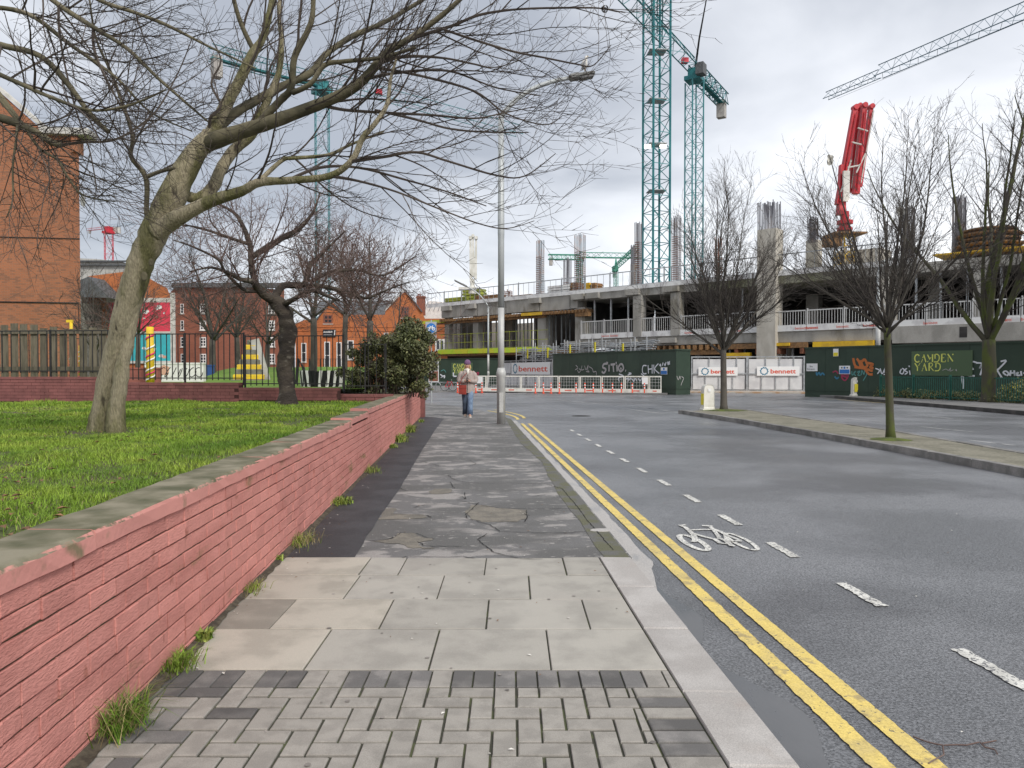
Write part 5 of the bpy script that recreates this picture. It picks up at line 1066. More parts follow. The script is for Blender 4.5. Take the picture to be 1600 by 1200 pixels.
cage(987.5, 448, 382, 5, 7, 'rebar_steel', 0, .1, 4); cage(1054, 446, 337, 10.5, .6, 'rebar_steel', 0, .72, 5); cage(792, 470, 452, 9, .5, 'rust', 0, .9, 5); cage(745, 478, 460, 6, .5, 'rust', 0, .9, 4); cage(1120, 440, 370, 8, 9, 'rust', 0, .8, 4)
cage(1196, 362, 314, 27, -.4, 'rebar_steel', .12, .16, 12); cage(1267, 380, 338, 12, 7, 'rebar_steel', .0, .06, 8); cage(1495, 404, 305, 16, 14, 'rebar_steel', 0, .2, 10); cage(1415, 412, 322, 16, 14, 'rebar_steel', 0, .2, 8)
x = fx(1267, 7); sp_('column', [((x-.55, 7, ZT), (x+.55, 8.0, zat(376, fhit(1267, 7)[1])))], 'concrete_light'); x = fx(987.5, 7); sp_('column', [((x-.25, 7, ZT), (x+.3, 7.6, zat(413, fhit(987, 7)[1])))], 'concrete_light')
# props between slabs
for px in (712, 721, 730, 758, 767, 775, 783, 806, 812, 818, 824, 830, 836, 858, 862, 868, 877, 884, 890): x = fx(px, .8+px % 3); sp_('prop', [((x-.06, .8+px % 3, ZD), (x+.06, .92+px % 3, ZT-1.4))], 'prop_steel')
for px in (928.5, 954, 981, 1159, 1430, 1468, 1510, 1563): x = fx(px, .5); sp_('prop', [((x-.075, .5, ZM), (x+.075, .65, ZT-.72))], 'galv')
for px in (1090, 1140, 1163, 1185, 1228, 1238, 1275, 1320, 1440): x = fx(px, 1); sp_('prop', [((x-.07, 1, -.2), (x+.07, 1.14, ZM-.95))], 'galv')
# formwork joists and yellow beams under the slabs
g = MB(); k = 0; x = x69
while x < x9+1.5: g.box((x, -.35, ZT-1.95), (x+.16, .9, ZT-1.62)); x += .46
part('formwork_joists', g, 'form_wood', site, kind='stuff')
sp_('formwork_beam', [((x69-2.6, .1, ZT-2.2), (fx(850), .45, ZT-1.98))], 'form_wood'); sp_('formwork_beam', [((fx(818), -.4, ZT-1.93), (fx(850), -.2, ZT-1.6))], 'form_yellow'); sp_('formwork_beam', [((x69-4, 0, ZT-2.0), (x69+.5, .5, ZT-1.65))], 'neon'); sp_('formwork_beam', [((fx(900), -.2, ZT-2.35), (fx(920), .4, ZT-1.95))], 'form_wood')
g = MB(); x = fx(1012)
while x < fx(1130): g.box((x, -.3, ZM-1.45), (x+.2, 1.5, ZM-.97)); x += .62
part('formwork_joists', g, 'form_wood', site, kind='stuff')
for (a_, b_, z0, z1_, mt) in ((1012, 1130, ZM-1.85, ZM-1.46, 'form_wood'), (1130, 1262, ZM-1.42, ZM-.97, 'form_wood'), (1133, 1174, ZM-2.2, ZM-1.75, 'form_yellow'), (1272, 1366, ZM-1.40, ZM-.98, 'form_yellow'), (1185, 1235, ZM-1.25, ZM-.99, 'form_yellow')): sp_('formwork_beam', [((fx(a_), -.35 if mt == 'form_yellow' else -.12, z0), (fx(b_), .1, z1_))], mt)
g = MB(); x = fx(1150)
while x < fx(1300): g.box((x, -.33, ZM-1.9), (x+.22, 1.2, ZM-1.46)); x += 1.9
part('formwork_joists', g, 'rust', site, kind='stuff')
for k in range(5): a = fx(1330)+k*.1; sp_('timber_stack', [((a, .3, ZM-2.35+k*.17), (fx(1410)-k*.2, 1.8, ZM-2.22+k*.17))], 'form_wood')
# edge protection : white mesh panels with printed toe boards
def guard(x0, x1, z, h, toe, nbar, mat, y=-.12, gm='net_white', post=.09):
    g = MB(); g.box((x0+.03, y, z+h-.09), (x1-.03, y+.05, z+h)); g.box((x0+.03, y, z+toe), (x1-.03, y+.05, z+toe+.05)); g.box((x0+.03, y-.01, z), (x0+.03+post, y+.06, z+h+.12)); g.box((x1-.03-post*.6, y, z), (x1-.03, y+.05, z+h))
    for k in range(1, nbar): x = x0+(x1-x0)*k/nbar; g.box((x-.018, y+.01, z+toe), (x+.018, y+.035, z+h-.06))
    pn = part('edge_guard', g, gm, site); g = MB(); g.box((x0+.02, y-.03, z-.05), (x1-.02, y-.005, z+toe)); part('toe_board', g, mat, pn)
x = fx(908)
while x < fx(1625):
    x2 = x+2.9; guard(x, x2, ZM, 1.75 if x < fx(1195) else 1.65, .42, 13, 'toe_white'); x = x2
x = x69-2.5
while x < fx(1425):
    x2 = x+3.1; guard(x, x2, ZT, 1.75, .34, 4, 'toe_white', gm='galv', post=.05); x = x2
TR.seed(2)
for k in range(16):
    xx = TR.uniform(fx(915), fx(1600)); g = MB(); m = text_mb('bennett', .30, .002); part('toe_print', shift(m, (xx, -.158, ZM+.08)), 'logo_red', site)
# stored material on the decks
for (px0, px1, y0, y1, off, mat, nm) in ((855, 890, 447, 463, 5, 'toe_white', 'panel_stack'), (891, 900, 441, 460, 5, 'form_wood', 'timber_stack'), (913, 921, 442, 452, 5, 'form_yellow', 'timber_stack'), (923, 930, 442, 452, 5, 'form_wood', 'timber_stack'), (750, 778, 462, 474, 4, 'form_wood', 'timber_stack'), (798, 830, 462, 470, 4, 'form_wood', 'timber_stack'), (722, 748, 453, 472, 8, 'neon_net', 'boom_platform'), (694, 720, 466, 478, 6, 'neon_net', 'material_stack')):
    z0, z1_ = max(ZT, fz(px0, y1, off)), fz(px0, y0, off); n = 4; xa, xb = fx(px0, off), fx(px1, off)
    sp_(nm, [((xa, off+.05*(k % 2), z0+(z1_-z0)*k/n), (xb-.1*(k % 2), off+1.5, z0+(z1_-z0)*(k+.8)/n)) for k in range(n)], mat)
# ringed timber formwork of the core, far right on the roof
cx, cdp = fhit(1535, 12); g = MB()
for k in range(9):
    z = ZT+.5+k*.42; r = 2.35-.10*abs(k-5)+random.uniform(-.25, .15); g.lathe([(r, 0), (r+.25, .12), (r+.25, .24), (r, .3)], (cx, 14, z), 22)
part('core_formwork', g, 'form_wood', site); sp_('core_base', [((cx-2.6, 11.5, ZT), (cx+2.6, 16.5, ZT+.9))], 'concrete_light'); sp_('core_deck', [((cx-3.5, 10.6, ZT+1.9), (cx+3.5, 17.5, ZT+2.02))], 'form_yellow')
sp_('stair_block', [((fx(1300, 9), 9, ZT), (fx(1375, 9), 12, fz(1330, 392, 9)))], 'concrete_light')
# ---- glass roofed shed between the orange house and the site
t, loc, win = px_house('glazed_shed', 'pale shed with sloping glazed roof between the orange house and the site', [(655, 600), (655, 484), (672, 470), (708, 474), (708, 600)], 112, 12, 'white_paint')
for k in range(7): a, b_ = loc(657+k*7, 486), loc(662+k*7, 472); g = MB(); g.bar((a[0], -.1, a[2]), (b_[0], -.1, b_[2]), .12, .08); part('roof_bar', g, 'galv', t)
# ================================================================== hoardings and gates
def frame_px(a, da, b, db): A = xy(a, da, ZR); B = xy(b, db, ZR); return A, math.atan2((B-A).y, (B-A).x), (B-A).length
def hoarding(name, label, a, da, b, db, H, pw=1.4):
    A, ang, ln = frame_px(a, da, b, db); t = thing(name, label, 'hoarding', tuple(A), ang); n = max(1, round(ln/pw)); w_ = ln/n
    for k in range(n): g = MB(); g.box((k*w_+.004, random.uniform(-.012, .006), .0), ((k+1)*w_-.004, .08, H-.10)); part('board', g, 'hoard_green', t)
    g = MB(); g.box((-.03, -.06, H-.10), (ln+.03, .14, H)); part('capping', g, 'hoard_green', t); g = MB(); g.box((0, -.04, .42), (ln, -.015, .50)); part('skirting', g, 'hoard_green', t)
    def fpx(px):       # local x of picture column
        r = xy(px, 1.0); u = Vector((math.cos(ang), math.sin(ang))); det = u.x*(-r.y)+u.y*r.x; s_ = ((-A.x)*(-r.y)-(-A.y)*(-r.x))/det; dep = (A.x+u.x*s_)*math.sin(YAW)+(A.y+u.y*s_)*math.cos(YAW); return s_, dep
    def pt(px, py, y=-.03): s_, dep = fpx(px); return Vector((s_, y, zat(py, dep)-ZR))
    return t, pt, ln
def spray(t, pt, lines, wd, mat, nm='graffiti', y=-.032):
    for i_, ln_ in enumerate(lines):
        P_ = [pt(*p, y-.002*i_) for p in ln_]; Q = catmull([(p.x, p.y, p.z, 0) for p in P_], 4) if len(P_) > 2 else [(p.x, p.y, p.z, 0) for p in P_]
        g = MB(); g.ribbon([Vector(q[:3]) for q in Q], wd, nrm=Vector((0, -1, 0))); o = part(nm, g, mat, t)
def board(t, nm, x0, z0, x1, z1_, mat, y=-.05, th=.02):
    g = MB(); g.box((x0, y-th, z0), (x1, y, z1_)); return part(nm, g, mat, t)
# serif stencil capitals, drawn with thick and thin strokes on a 1 x 1 cell
GL = {'C': ([[(.80, .80), (.72, .93), (.52, 1), (.30, .93), (.14, .72), (.10, .5), (.14, .28), (.30, .07), (.52, 0), (.72, .05), (.82, .16)]], [.16]), 'A': ([[(.18, .02), (.34, .42)], [(.38, .55), (.50, .98), (.86, .0)], [(.05, 0), (.28, 0)]], [.06, .15, .05]), 'M': ([[(.08, .95), (.46, .32), (.62, .60)], [(.86, 1), (.86, 0)], [(.06, 0), (.20, .14)]], [.14, .17, .08]),
      'D': ([[(.22, 1), (.22, .42)], [(.32, 1), (.60, .98), (.84, .78), (.88, .5), (.80, .22), (.58, .02), (.05, 0)]], [.14, .13]), 'E': ([[(.22, 1), (.22, 0)], [(.22, 1), (.74, 1), (.78, .84)], [(.22, 0), (.76, 0), (.82, .2)], [(.30, .52), (.60, .52)]], [.18, .08, .08, .07]), 'N': ([[(.10, 1), (.86, .05)], [(.16, .62), (.16, 0)], [(.80, .86), (.92, 1)]], [.16, .06, .14]),
      'Y': ([[(.05, 1), (.46, .48), (.46, 0)], [(.60, .62), (.86, 1)]], [.16, .08]), 'R': ([[(.22, 1), (.22, 0)], [(.22, 1), (.60, 1), (.74, .80), (.62, .58), (.36, .54), (.90, 0)]], [.17, .10])}
def capitals(t, s_, x, z, h, wcell, mat, y=-.075):
    for ch in s_:
        for i_, (ln_, wd) in enumerate(zip(*GL[ch])):
            g = MB(); g.ribbon([Vector((x+p[0]*wcell, y-.0015*i_, z+p[1]*h)) for p in ln_], wd*h*.95, nrm=Vector((0, -1, 0))); part('letter_stroke', g, mat, t)
        x += wcell*1.02
HR, ptR, lnR = hoarding('site_hoarding', 'long dark green hoarding with yellow lettering and graffiti on the right', 1258, 48.3, 1660, 36.6, 3.24)
a, b_ = ptR(1425, 591), ptR(1520, 552); bd = board(HR, 'name_panel', a.x, 1.42, b_.x, 2.82, 'hoard_lite')
a = ptR(1429, 570); bb = ptR(1491, 570); cw = (bb.x-a.x)/6.1; capitals(HR, 'CAMDEN', a.x, ptR(1430, 566).z, .44, cw, 'letter_yellow'); capitals(HR, 'YARD', a.x+.03, ptR(1430, 579.5).z, .44, cw*1.02, 'letter_yellow')
G5 = lambda P_: [[(1260+x*.2125, 480+y*.2125) for x, y in l] for l in P_]
spray(HR, ptR, G5([[(1230, 460), (1205, 440), (1170, 470), (1185, 500), (1240, 505)], [(1150, 560), (1145, 480), (1165, 420), (1215, 400), (1260, 410)], [(1155, 510), (1155, 600)], [(1250, 410), (1290, 415), (1275, 450), (1300, 400)], [(1280, 500), (1300, 430)], [(1390, 400), (1390, 500)], [(1400, 470), (1470, 395), (1430, 400)], [(1400, 455), (1440, 520)], [(1470, 500), (1450, 480), (1470, 470), (1490, 490), (1475, 505)], [(1500, 505), (1505, 465)], [(1505, 485), (1530, 485), (1535, 505), (1530, 465)], [(1545, 490), (1560, 480), (1550, 500), (1575, 500)], [(1580, 470), (1585, 505)], [(1600, 480), (1620, 500)]]), .085, 'tag_white')
spray(HR, ptR, G5([[(700, 455), (690, 480), (710, 490), (720, 460), (705, 450)], [(740, 450), (725, 465), (745, 480), (725, 495)], [(760, 465), (765, 498)], [(755, 430), (760, 440)], [(780, 455), (785, 500)], [(820, 460), (785, 480), (860, 500)], [(830, 475), (850, 490), (830, 500)], [(510, 450), (540, 465), (525, 490)], [(545, 450), (560, 490), (585, 440)], [(570, 470), (590, 490), (570, 495)]]), .07, 'tag_white')
spray(HR, ptR, G5([[(345, 375), (360, 430), (400, 445), (385, 395), (370, 380)], [(400, 390), (420, 440), (450, 430), (430, 385), (410, 400)], [(450, 410), (490, 420), (470, 440), (495, 450)], [(355, 440), (420, 450), (490, 470)], [(430, 450), (460, 490), (490, 495)]]), .15, 'tag_orange')
spray(HR, ptR, G5([[(335, 470), (340, 500), (365, 470), (350, 485), (365, 505)], [(375, 480), (395, 470), (380, 500), (400, 500)], [(405, 500), (410, 465), (425, 495), (430, 465)], [(440, 475), (445, 495), (420, 540)]]), .06, 'tag_teal')
spray(HR, ptR, G5([[(75, 478), (80, 500), (95, 480), (105, 500), (120, 485), (135, 500)], [(210, 510), (225, 525), (240, 515)]]), .10, 'tag_blue'); spray(HR, ptR, G5([[(255, 500), (310, 500), (285, 540), (260, 510), (300, 515)], [(195, 480), (220, 470), (235, 490)]]), .09, 'tag_pink')
spray(HR, ptR, G5([[(1005, 465), (1030, 455), (1050, 465), (1065, 445), (1060, 470), (1085, 460)], [(1100, 460), (1110, 470), (1105, 455)]]), .03, 'tag_grey', y=-.08)
# signs fixed on it
def sign_on(t, pt, px0, px1, py0, py1, mat, nm='sign', y=-.05):
    a, b = pt(px0, py1), pt(px1, py0); o = board(t, nm, a.x, a.z, b.x, b.z, mat, y); return o, a, b
o, a, b_ = sign_on(HR, ptR, 1261, 1278, 568, 580, 'sign_white')
for s_, f in (('Site', .52), ('Entrance', .18)): part('lettering', shift(text_mb(s_, .15, .002), ((a.x+b_.x)/2-.042*len(s_), -.074, a.z+(b_.z-a.z)*f)), 'sign_black', o)
o, a, b_ = sign_on(HR, ptR, 1302.5, 1310.5, 545, 557, 'sign_white'); board(o, 'yellow_field', a.x+.02, a.z+.02, b_.x-.02, a.z+(b_.z-a.z)*.5, 'sign_yellow', -.071, .004)
o, a, b_ = sign_on(HR, ptR, 1312, 1329, 571.5, 584.5, 'sign_white'); board(o, 'blue_field', a.x+.03, a.z+.03, b_.x-.03, a.z+(b_.z-a.z)*.55, 'sign_blue', -.071, .004)
for k in range(3): cx = a.x+(b_.x-a.x)*(.25+.25*k); g = MB(); g.lathe([(.07 if k == 1 else .05, 0), (.07 if k == 1 else .05, .004)], (0, 0, 0), 12); g.v = [(cx+v[0], -.072-v[2], a.z+(b_.z-a.z)*.76+v[1]) for v in g.v]; part('pictogram', g, 'sign_blue' if k == 1 else 'sign_black', o)
# middle hoarding
HM, ptM, lnM = hoarding('site_hoarding', 'dark green hoarding with white graffiti behind the pedestrian barriers', 864, 66.9, 1056, 52.2, 3.25)
HE, ptE, lnE = hoarding('site_hoarding', 'short dark green hoarding corner beside the white double gate', 1056.3, 52.1, 1078.5, 53.0, 3.25)
G3 = lambda P_: [[(840+x*.1625, 500+y*.1625) for x, y in l] for l in P_]
spray(HM, ptM, G3([[(675, 420), (640, 425), (630, 455), (660, 475), (640, 510), (620, 495)], [(690, 430), (690, 495)], [(665, 410), (680, 415)], [(705, 430), (750, 425)], [(730, 430), (735, 500)], [(765, 430), (770, 495)], [(755, 415), (765, 412)], [(800, 425), (780, 460), (800, 495), (830, 470), (820, 430), (800, 425)], [(800, 460), (810, 475)], [(848, 485), (855, 490)]]), .17, 'tag_grey')
spray(HM, ptM, G3([[(370, 435), (390, 460), (365, 480)], [(385, 480), (400, 505), (420, 480), (400, 470)], [(430, 440), (425, 480), (450, 475)], [(455, 440), (470, 480), (490, 435), (485, 480), (500, 500), (470, 495)], [(500, 450), (530, 470), (540, 500), (565, 495), (570, 530)]]), .07, 'tag_grey')
spray(HM, ptM, G3([[(1050, 440), (1020, 440), (1010, 480), (1020, 515), (1050, 515)], [(1065, 435), (1070, 515)], [(1065, 475), (1100, 470)], [(1105, 430), (1105, 515)], [(1120, 430), (1125, 515)], [(1165, 420), (1130, 470), (1175, 515)], [(1180, 435), (1190, 445), (1185, 425), (1175, 440)], [(1205, 440), (1210, 410)], [(1225, 420), (1230, 440), (1240, 405)], [(1255, 400), (1260, 430), (1275, 400), (1262, 415), (1278, 425)], [(1000, 515), (1030, 540)]]), .09, 'tag_white')
spray(HM, ptM, G3([[(785, 520), (830, 540), (780, 560), (790, 590)], [(880, 510), (905, 515), (870, 530)], [(850, 570), (880, 560), (870, 590), (900, 555)], [(905, 560), (930, 590), (940, 560), (960, 590)], [(970, 560), (990, 585), (1010, 560), (1015, 620)]]), .10, 'tag_white')
spray(HE, ptE, G3([[(1335, 540), (1350, 575), (1365, 540), (1370, 570)], [(1380, 545), (1400, 560), (1385, 600), (1375, 630)]]), .05, 'tag_grey')
o, a, b_ = sign_on(HM, ptM, 1033.5, 1043.5, 574, 585, 'sign_white'); board(o, 'blue_field', a.x+.02, a.z+.02, b_.x-.02, a.z+(b_.z-a.z)*.52, 'sign_blue', -.071, .004)
g = MB(); g.lathe([(.09, 0), (.09, .004)], (0, 0, 0), 12); g.v = [((a.x+b_.x)/2+v[0], -.072-v[2], a.z+(b_.z-a.z)*.76+v[1]) for v in g.v]; part('pictogram', g, 'sign_blue', o)
# left hoarding
HL, ptL, lnL = hoarding('site_hoarding', 'far dark green hoarding with poster behind the walking woman', 640, 88, 781, 83, 3.15)
a, b_ = ptL(706, 588), ptL(739, 567); board(HL, 'name_panel', a.x, a.z, b_.x, b_.z, 'hoard_lite'); cw = (ptL(735, 0).x-ptL(708, 0).x)/6.1
capitals(HL, 'CAMDEN', ptL(708.5, 0).x, ptL(708, 575.5).z, .5, cw, 'letter_yellow'); capitals(HL, 'YARD', ptL(709, 0).x, ptL(708, 583).z, .5, cw, 'letter_yellow')
a, b_ = ptL(670, 597), ptL(686, 563); pp = board(HL, 'poster', a.x, a.z, b_.x, b_.z, 'sign_white'); board(pp, 'poster_skyline', a.x+.1, a.z+.1, b_.x-.1, a.z+(b_.z-a.z)*.5, 'brick_brown', -.071, .004); board(pp, 'poster_sky', a.x+.1, a.z+(b_.z-a.z)*.52, b_.x-.1, b_.z-.1, 'galv', -.071, .004)
spray(HL, ptL, [[(688, 585), (692, 588), (689, 590), (695, 587), (694, 591)]], .14, 'tag_white'); spray(HL, ptL, [[(689, 580), (694, 578), (697, 582)]], .09, 'tag_teal'); spray(HL, ptL, [[(743, 584), (748, 582), (746, 587)]], .15, 'tag_pink'); spray(HL, ptL, [[(709, 588), (709, 582)], [(709, 588), (714, 588)]], .16, 'tag_white', y=-.08)
# ---- site gates with sheeting and name boards
def logo(par, x, z, h, y):
    for k in range(10):
        a_ = 2*math.pi*k/10; c_ = Vector((x+math.cos(a_)*h*.40, y, z+math.sin(a_)*h*.40)); t_ = a_+math.pi/2+.5; v = Vector((math.cos(t_), 0, math.sin(t_)))*h*.13
        g = MB(); g.ribbon([c_-v, c_+v], h*.12, nrm=Vector((0, -1, 0))); part('logo_petal', g, 'logo_blue' if k % 2 else 'logo_blue', par)
def sheet_gate(name, label, a, da, b, db, H, nleaf, signs, nv=4):
    A, ang, ln = frame_px(a, da, b, db); A.z = ZR; t = thing(name, label, 'gate', tuple(A), ang)
    for l in range(nleaf):
        x0, x1 = ln*l/nleaf+.04, ln*(l+1)/nleaf-.04
        n = 12; m_ = 6; g = MB()
        for j in range(m_+1):
            for i in range(n+1): x = x0+.1+(x1-x0-.2)*i/n; z = .22+(H-.38)*j/m_; g.v.append((x, .05+.035*mnoise.noise(Vector((x*1.6, z*1.1, l)))+(.0), z-(.06*abs(mnoise.noise(Vector((x*2, 1, 1)))) if j == m_ else 0)))
        for j in range(m_):
            for i in range(n): q = j*(n+1)+i; g.f.append((q, q+1, q+n+2, q+n+1)); g.mi.append(0)
        lf = part('sheeting', g, 'sheet_white', t, True)
        g = MB(); r = .045
        for z in (.12, H*.52, H): g.box((x0, -.05, z-r), (x1, .0, z+r))
        for k in (0, 1): xx = (x0, x1)[k]; g.box((xx-r*1.2, -.06, 0), (xx+r*1.2, .02, H+.06))
        part('leaf_frame', g, 'galv', t)
        for k in range(1, nv): xx = x0+(x1-x0)*k/nv; g = MB(); g.box((xx-.028, -.045, .16), (xx+.028, -.01, H*.52)); g.box((xx+.3-.028, -.045, H*.52), (xx+.3+.028, -.01, H)); part('upright', g, 'galv', t)
    for (f0, f1, z0, z1_) in signs:
        x0, x1 = ln*f0, ln*f1; sb = board(t, 'name_board', x0, z0, x1, z1_, 'sign_white', -.07); h = z1_-z0; logo(sb, x0+h*.75, z0+h*.5, h*.92, -.097)
        m = text_mb('bennett', h*.66, .002, .012); xm = max(v[0] for v in m.v); k_ = (x1-x0-h*1.75)/xm; m.v = [(v[0]*k_, v[1], v[2]) for v in m.v]; part('lettering', shift(m, (x0+h*1.38, -.096, z0+h*.26)), 'logo_red', sb)
    return t, ln
gt, gl = sheet_gate('site_gate', 'white sheeted double site gate with two name boards between the green hoardings', 1080, 59.5, 1257, 58.0, 2.82, 2, [(.065, .415, 1.32, 2.0), (.585, .955, 1.32, 2.05)])
gt2, gl2 = sheet_gate('site_gate', 'far white sheeted gate with one name board left of the graffiti hoarding', 785, 80, 864, 69.5, 2.75, 2, [(.22, .96, 1.35, 2.55)], 3)
# ramp in front of the double gate
pm('ramp', (.42, .38, .33), .9, (.36, .22, .12), 1.0, .45, .6); A, ang, ln = frame_px(1076, 57.5, 1262, 55.5); g = MB(); g.box((0, -.8, -.05), (ln, 3, .10)); o = part('gate_ramp', g, 'ramp'); o.location = A; o.rotation_euler = (0, 0, ang); o['kind'] = 'structure'
# stacks of galvanised frames standing above the hoarding
TR.seed(12); A, ang, ln = frame_px(808, 78, 1018, 57.5); st = thing('scaffold_stack', 'long row of stacked galvanised scaffold frames on top of the hoarding line', 'scaffolding', (A.x, A.y, 0), ang)
nb = 11
for k in range(nb):
    x0, x1 = ln*k/nb, ln*(k+1)/nb-.25; zb = 2.7; H = TR.uniform(1.35, 1.7)*(1.0 if k > 1 else .85); g = MB()
    for j in range(9):
        z = zb+H*j/9; y = TR.uniform(-.1, .6)
        for q in range(2): g.tube([(x0+TR.uniform(-.1, .2), y+q*.35, z+TR.uniform(-.04, .04)), (x1+TR.uniform(-.2, .1), y+q*.35, z+TR.uniform(-.04, .04))], .05, 5)
    b_ = part('frame_bundle', g, 'galv', st)
    for xx in (x0+.15, x1-.15): g = MB(); g.box((xx-.04, -.22, 0), (xx+.04, -.14, zb+H+.15)); part('stillage_post', g, 'galv', b_)
    if k % 2: xx = x0+.4; g = MB(); g.box((xx, -.15, zb+.2), (xx+.22, -.1, zb+H*.85)); part('strap', g, 'sign_yellow', b_)
# ================================================================== tower cranes
def lattice(mb, p, q, w_, n, rc, rb, tri=False, upv=None):
    p, q = Vector(p), Vector(q); d = (q-p).normalized(); u = (upv or (Vector((0, 0, 1)) if abs(d.z) < .9 else Vector((1, .3, 0)))); a = d.cross(u).normalized(); b = a.cross(d).normalized()
    if tri: cs = [a*w_/2, -a*w_/2, b*w_*.95]
    else: cs = [a*w_/2+b*w_/2, -a*w_/2+b*w_/2, -a*w_/2-b*w_/2, a*w_/2-b*w_/2]
    for c in cs: mb.tube([p+c, q+c], rc, 4)
    m = len(cs); ln = (q-p).length
    for i in range(n):
        s0, s1 = p+d*ln*i/n, p+d*ln*(i+1)/n
        for k in range(m):
            c0, c1 = cs[k], cs[(k+1) % m]
            if i % 2: c0, c1 = c1, c0
            mb.tube([s0+c0, s1+c1], rb, 3, False)
            if not tri: mb.tube([s0+c0, s0+c1], rb, 3, False)
def tower_crane(name, label, px, d, y_slew, pz_base, wpx, jib_pts, mats, cw_len, ground_z=-.2, jib_w=1.6, thick=1.0, group='tower cranes over the site', cab=True, nseg=None):
    """mast at picture column px / distance d; jib_pts = (tip column, tip distance) of the level jib"""
    zt = zat(y_slew, d); b = xy(px, d, pz_base); t = thing(name, label, 'crane', tuple(b), 0, group); w_ = wpx/FPX*d; top = Vector((b.x, b.y, zt))
    g = MB(); lattice(g, (b.x, b.y, pz_base), (b.x, b.y, zt), w_, nseg or int((zt-pz_base)/(w_*.95)), .085*thick*w_, .034*thick*w_); part('mast', g, mats[0], t, world=True)
    tip = xy(*jib_pts, zt+w_*.9); jd = (tip-top); jd.z = 0; jd.normalize(); ju = Vector((-jd.y, jd.x, 0)); z_j = zt+w_*.9; c0 = Vector((b.x, b.y, z_j))
    g = MB(); g.obox((b.x, b.y, zt+w_*.18), jd, ju, Vector((0, 0, 1)), w_*.62, w_*.62, w_*.16); g.obox((b.x, b.y, zt+w_*.6), jd, ju, Vector((0, 0, 1)), w_*.40, w_*.40, w_*.36); part('slewing_unit', g, mats[1], t, world=True)
    tp = Vector((tip.x, tip.y, z_j)); g = MB(); ln = (tp-c0).length; lattice(g, c0, tp, jib_w, int(ln/(jib_w*1.1)), .075*jib_w*thick, .035*jib_w*thick, True); part('jib', g, mats[2], t, world=True)
    e_ = c0-jd*cw_len; g = MB(); lattice(g, c0, e_, jib_w*.9, max(4, int(cw_len/1.6)), .08*jib_w*thick, .04*jib_w*thick); g.obox((c0+e_)/2-Vector((0, 0, jib_w*.4)), jd, ju, Vector((0, 0, 1)), cw_len*.5, jib_w*.2, .03*jib_w); cj = part('counter_jib', g, mats[1], t, world=True)
    g = MB(); g.obox(e_+jd*1.0-Vector((0, 0, jib_w*.9)), jd, ju, Vector((0, 0, 1)), .3*jib_w, jib_w*.34, jib_w*.72); part('counterweight', g, 'cw_block', t, world=True)
    if cab: g = MB(); g.obox(c0+jd*w_*.7+ju*w_*.75-Vector((0, 0, w_*.35)), jd, ju, Vector((0, 0, 1)), w_*.42, w_*.3, w_*.42); part('cab', g, 'slate' if mats[0] != 'crane_red' else 'trim', t, world=True)
    return t, c0, jd, z_j
t1 = thing('tower_crane', 'tallest teal lattice crane mast rising out of the top of the frame', 'crane', tuple(xy(1024.5, 92, 0)), 0, 'tower cranes over the site'); b = xy(1024.5, 92); w_ = 30/FPX*92
g = MB(); lattice(g, (b.x, b.y, 0), (b.x, b.y, 62), w_, 32, .155, .055, upv=Vector((1, .32, 0))); part('mast', g, 'teal_steel', t1, world=True)
g = MB(); lattice(g, (b.x, b.y, 62), (b.x+12, b.y+46, 63), 1.8, 22, .11, .05, True); part('jib', g, 'teal_steel', t1, world=True)
for (y_, n_) in ((228, 2), (300, 0), (160, 0), (85, 0)):
    z = zat(y_, 92); g = MB(); g.box((b.x-w_*.45, b.y-w_*.4, z-.08), (b.x+w_*.45, b.y+w_*.4, z)); pf = part('landing', g, 'galv', t1, world=True)
pm('lamp_on', (.9, .9, .85), .4); lm = MATS['lamp_on'].node_tree.nodes['Principled BSDF']; lm.inputs['Emission Color'].default_value = (1, .95, .85, 1); lm.inputs['Emission Strength'].default_value = 2.0
for k in (-1, 1): g = MB(); c = at(1024+k*12, 229, 90.5); g.cbox(c, .75, .3, .4); part('floodlight', g, 'lamp_on', t1, world=True)
t2, c0, jd, zj = tower_crane('tower_crane', 'teal crane with its jib running up and left behind the tallest mast', 1083, 130, 131, 0, 20, (960, 102), ('teal_pale', 'teal_steel', 'teal_steel'), 17, jib_w=2.3, thick=.75)
g = MB()
for k in (0, 1): g.tube([at(1085+k*2, 110, 130), at(1092+k*1.2, 60, 126), at(1105, -8, 121)], .09, 4)
part('rope', g, 'black_iron', t2, world=True)
g = MB(); g.obox(at(1070, 95, 128), Vector((1, 0, 0)), Vector((0, 1, 0)), Vector((0, 0, 1)), .55, .5, .4); part('trolley', g, 'crane_red', t2, world=True)
t3, c0, jd, zj = tower_crane('tower_crane', 'teal crane seen through the branches of the leaning tree', 505, 130, 150, 0, 20, (812, 159), ('teal_pale', 'teal_steel', 'teal_pale'), 19, jib_w=2.3, thick=.42)
g = MB(); g.obox(at(592, 144, 137), Vector((1, 0, 0)), Vector((0, 1, 0)), Vector((0, 0, 1)), .6, .6, .4); part('trolley', g, 'crane_red', t3, world=True)
t4 = thing('tower_crane', 'blue grey crane jib reaching in from the right edge above the red boom', 'crane', tuple(xy(2150, 58, 0)), 0, 'tower cranes over the site'); zt = zat(158, 110)
e_ = xy(1287, 110, zt); q = xy(1600, 84, zt); dv = (q-e_).normalized(); root = e_+dv*62; g = MB(); lattice(g, root, e_+dv*9, 1.75, 40, .085, .03, True); lattice(g, e_+dv*9, e_, 1.1, 8, .075, .03, True); part('jib', g, 'blue_jib', t4, world=True)
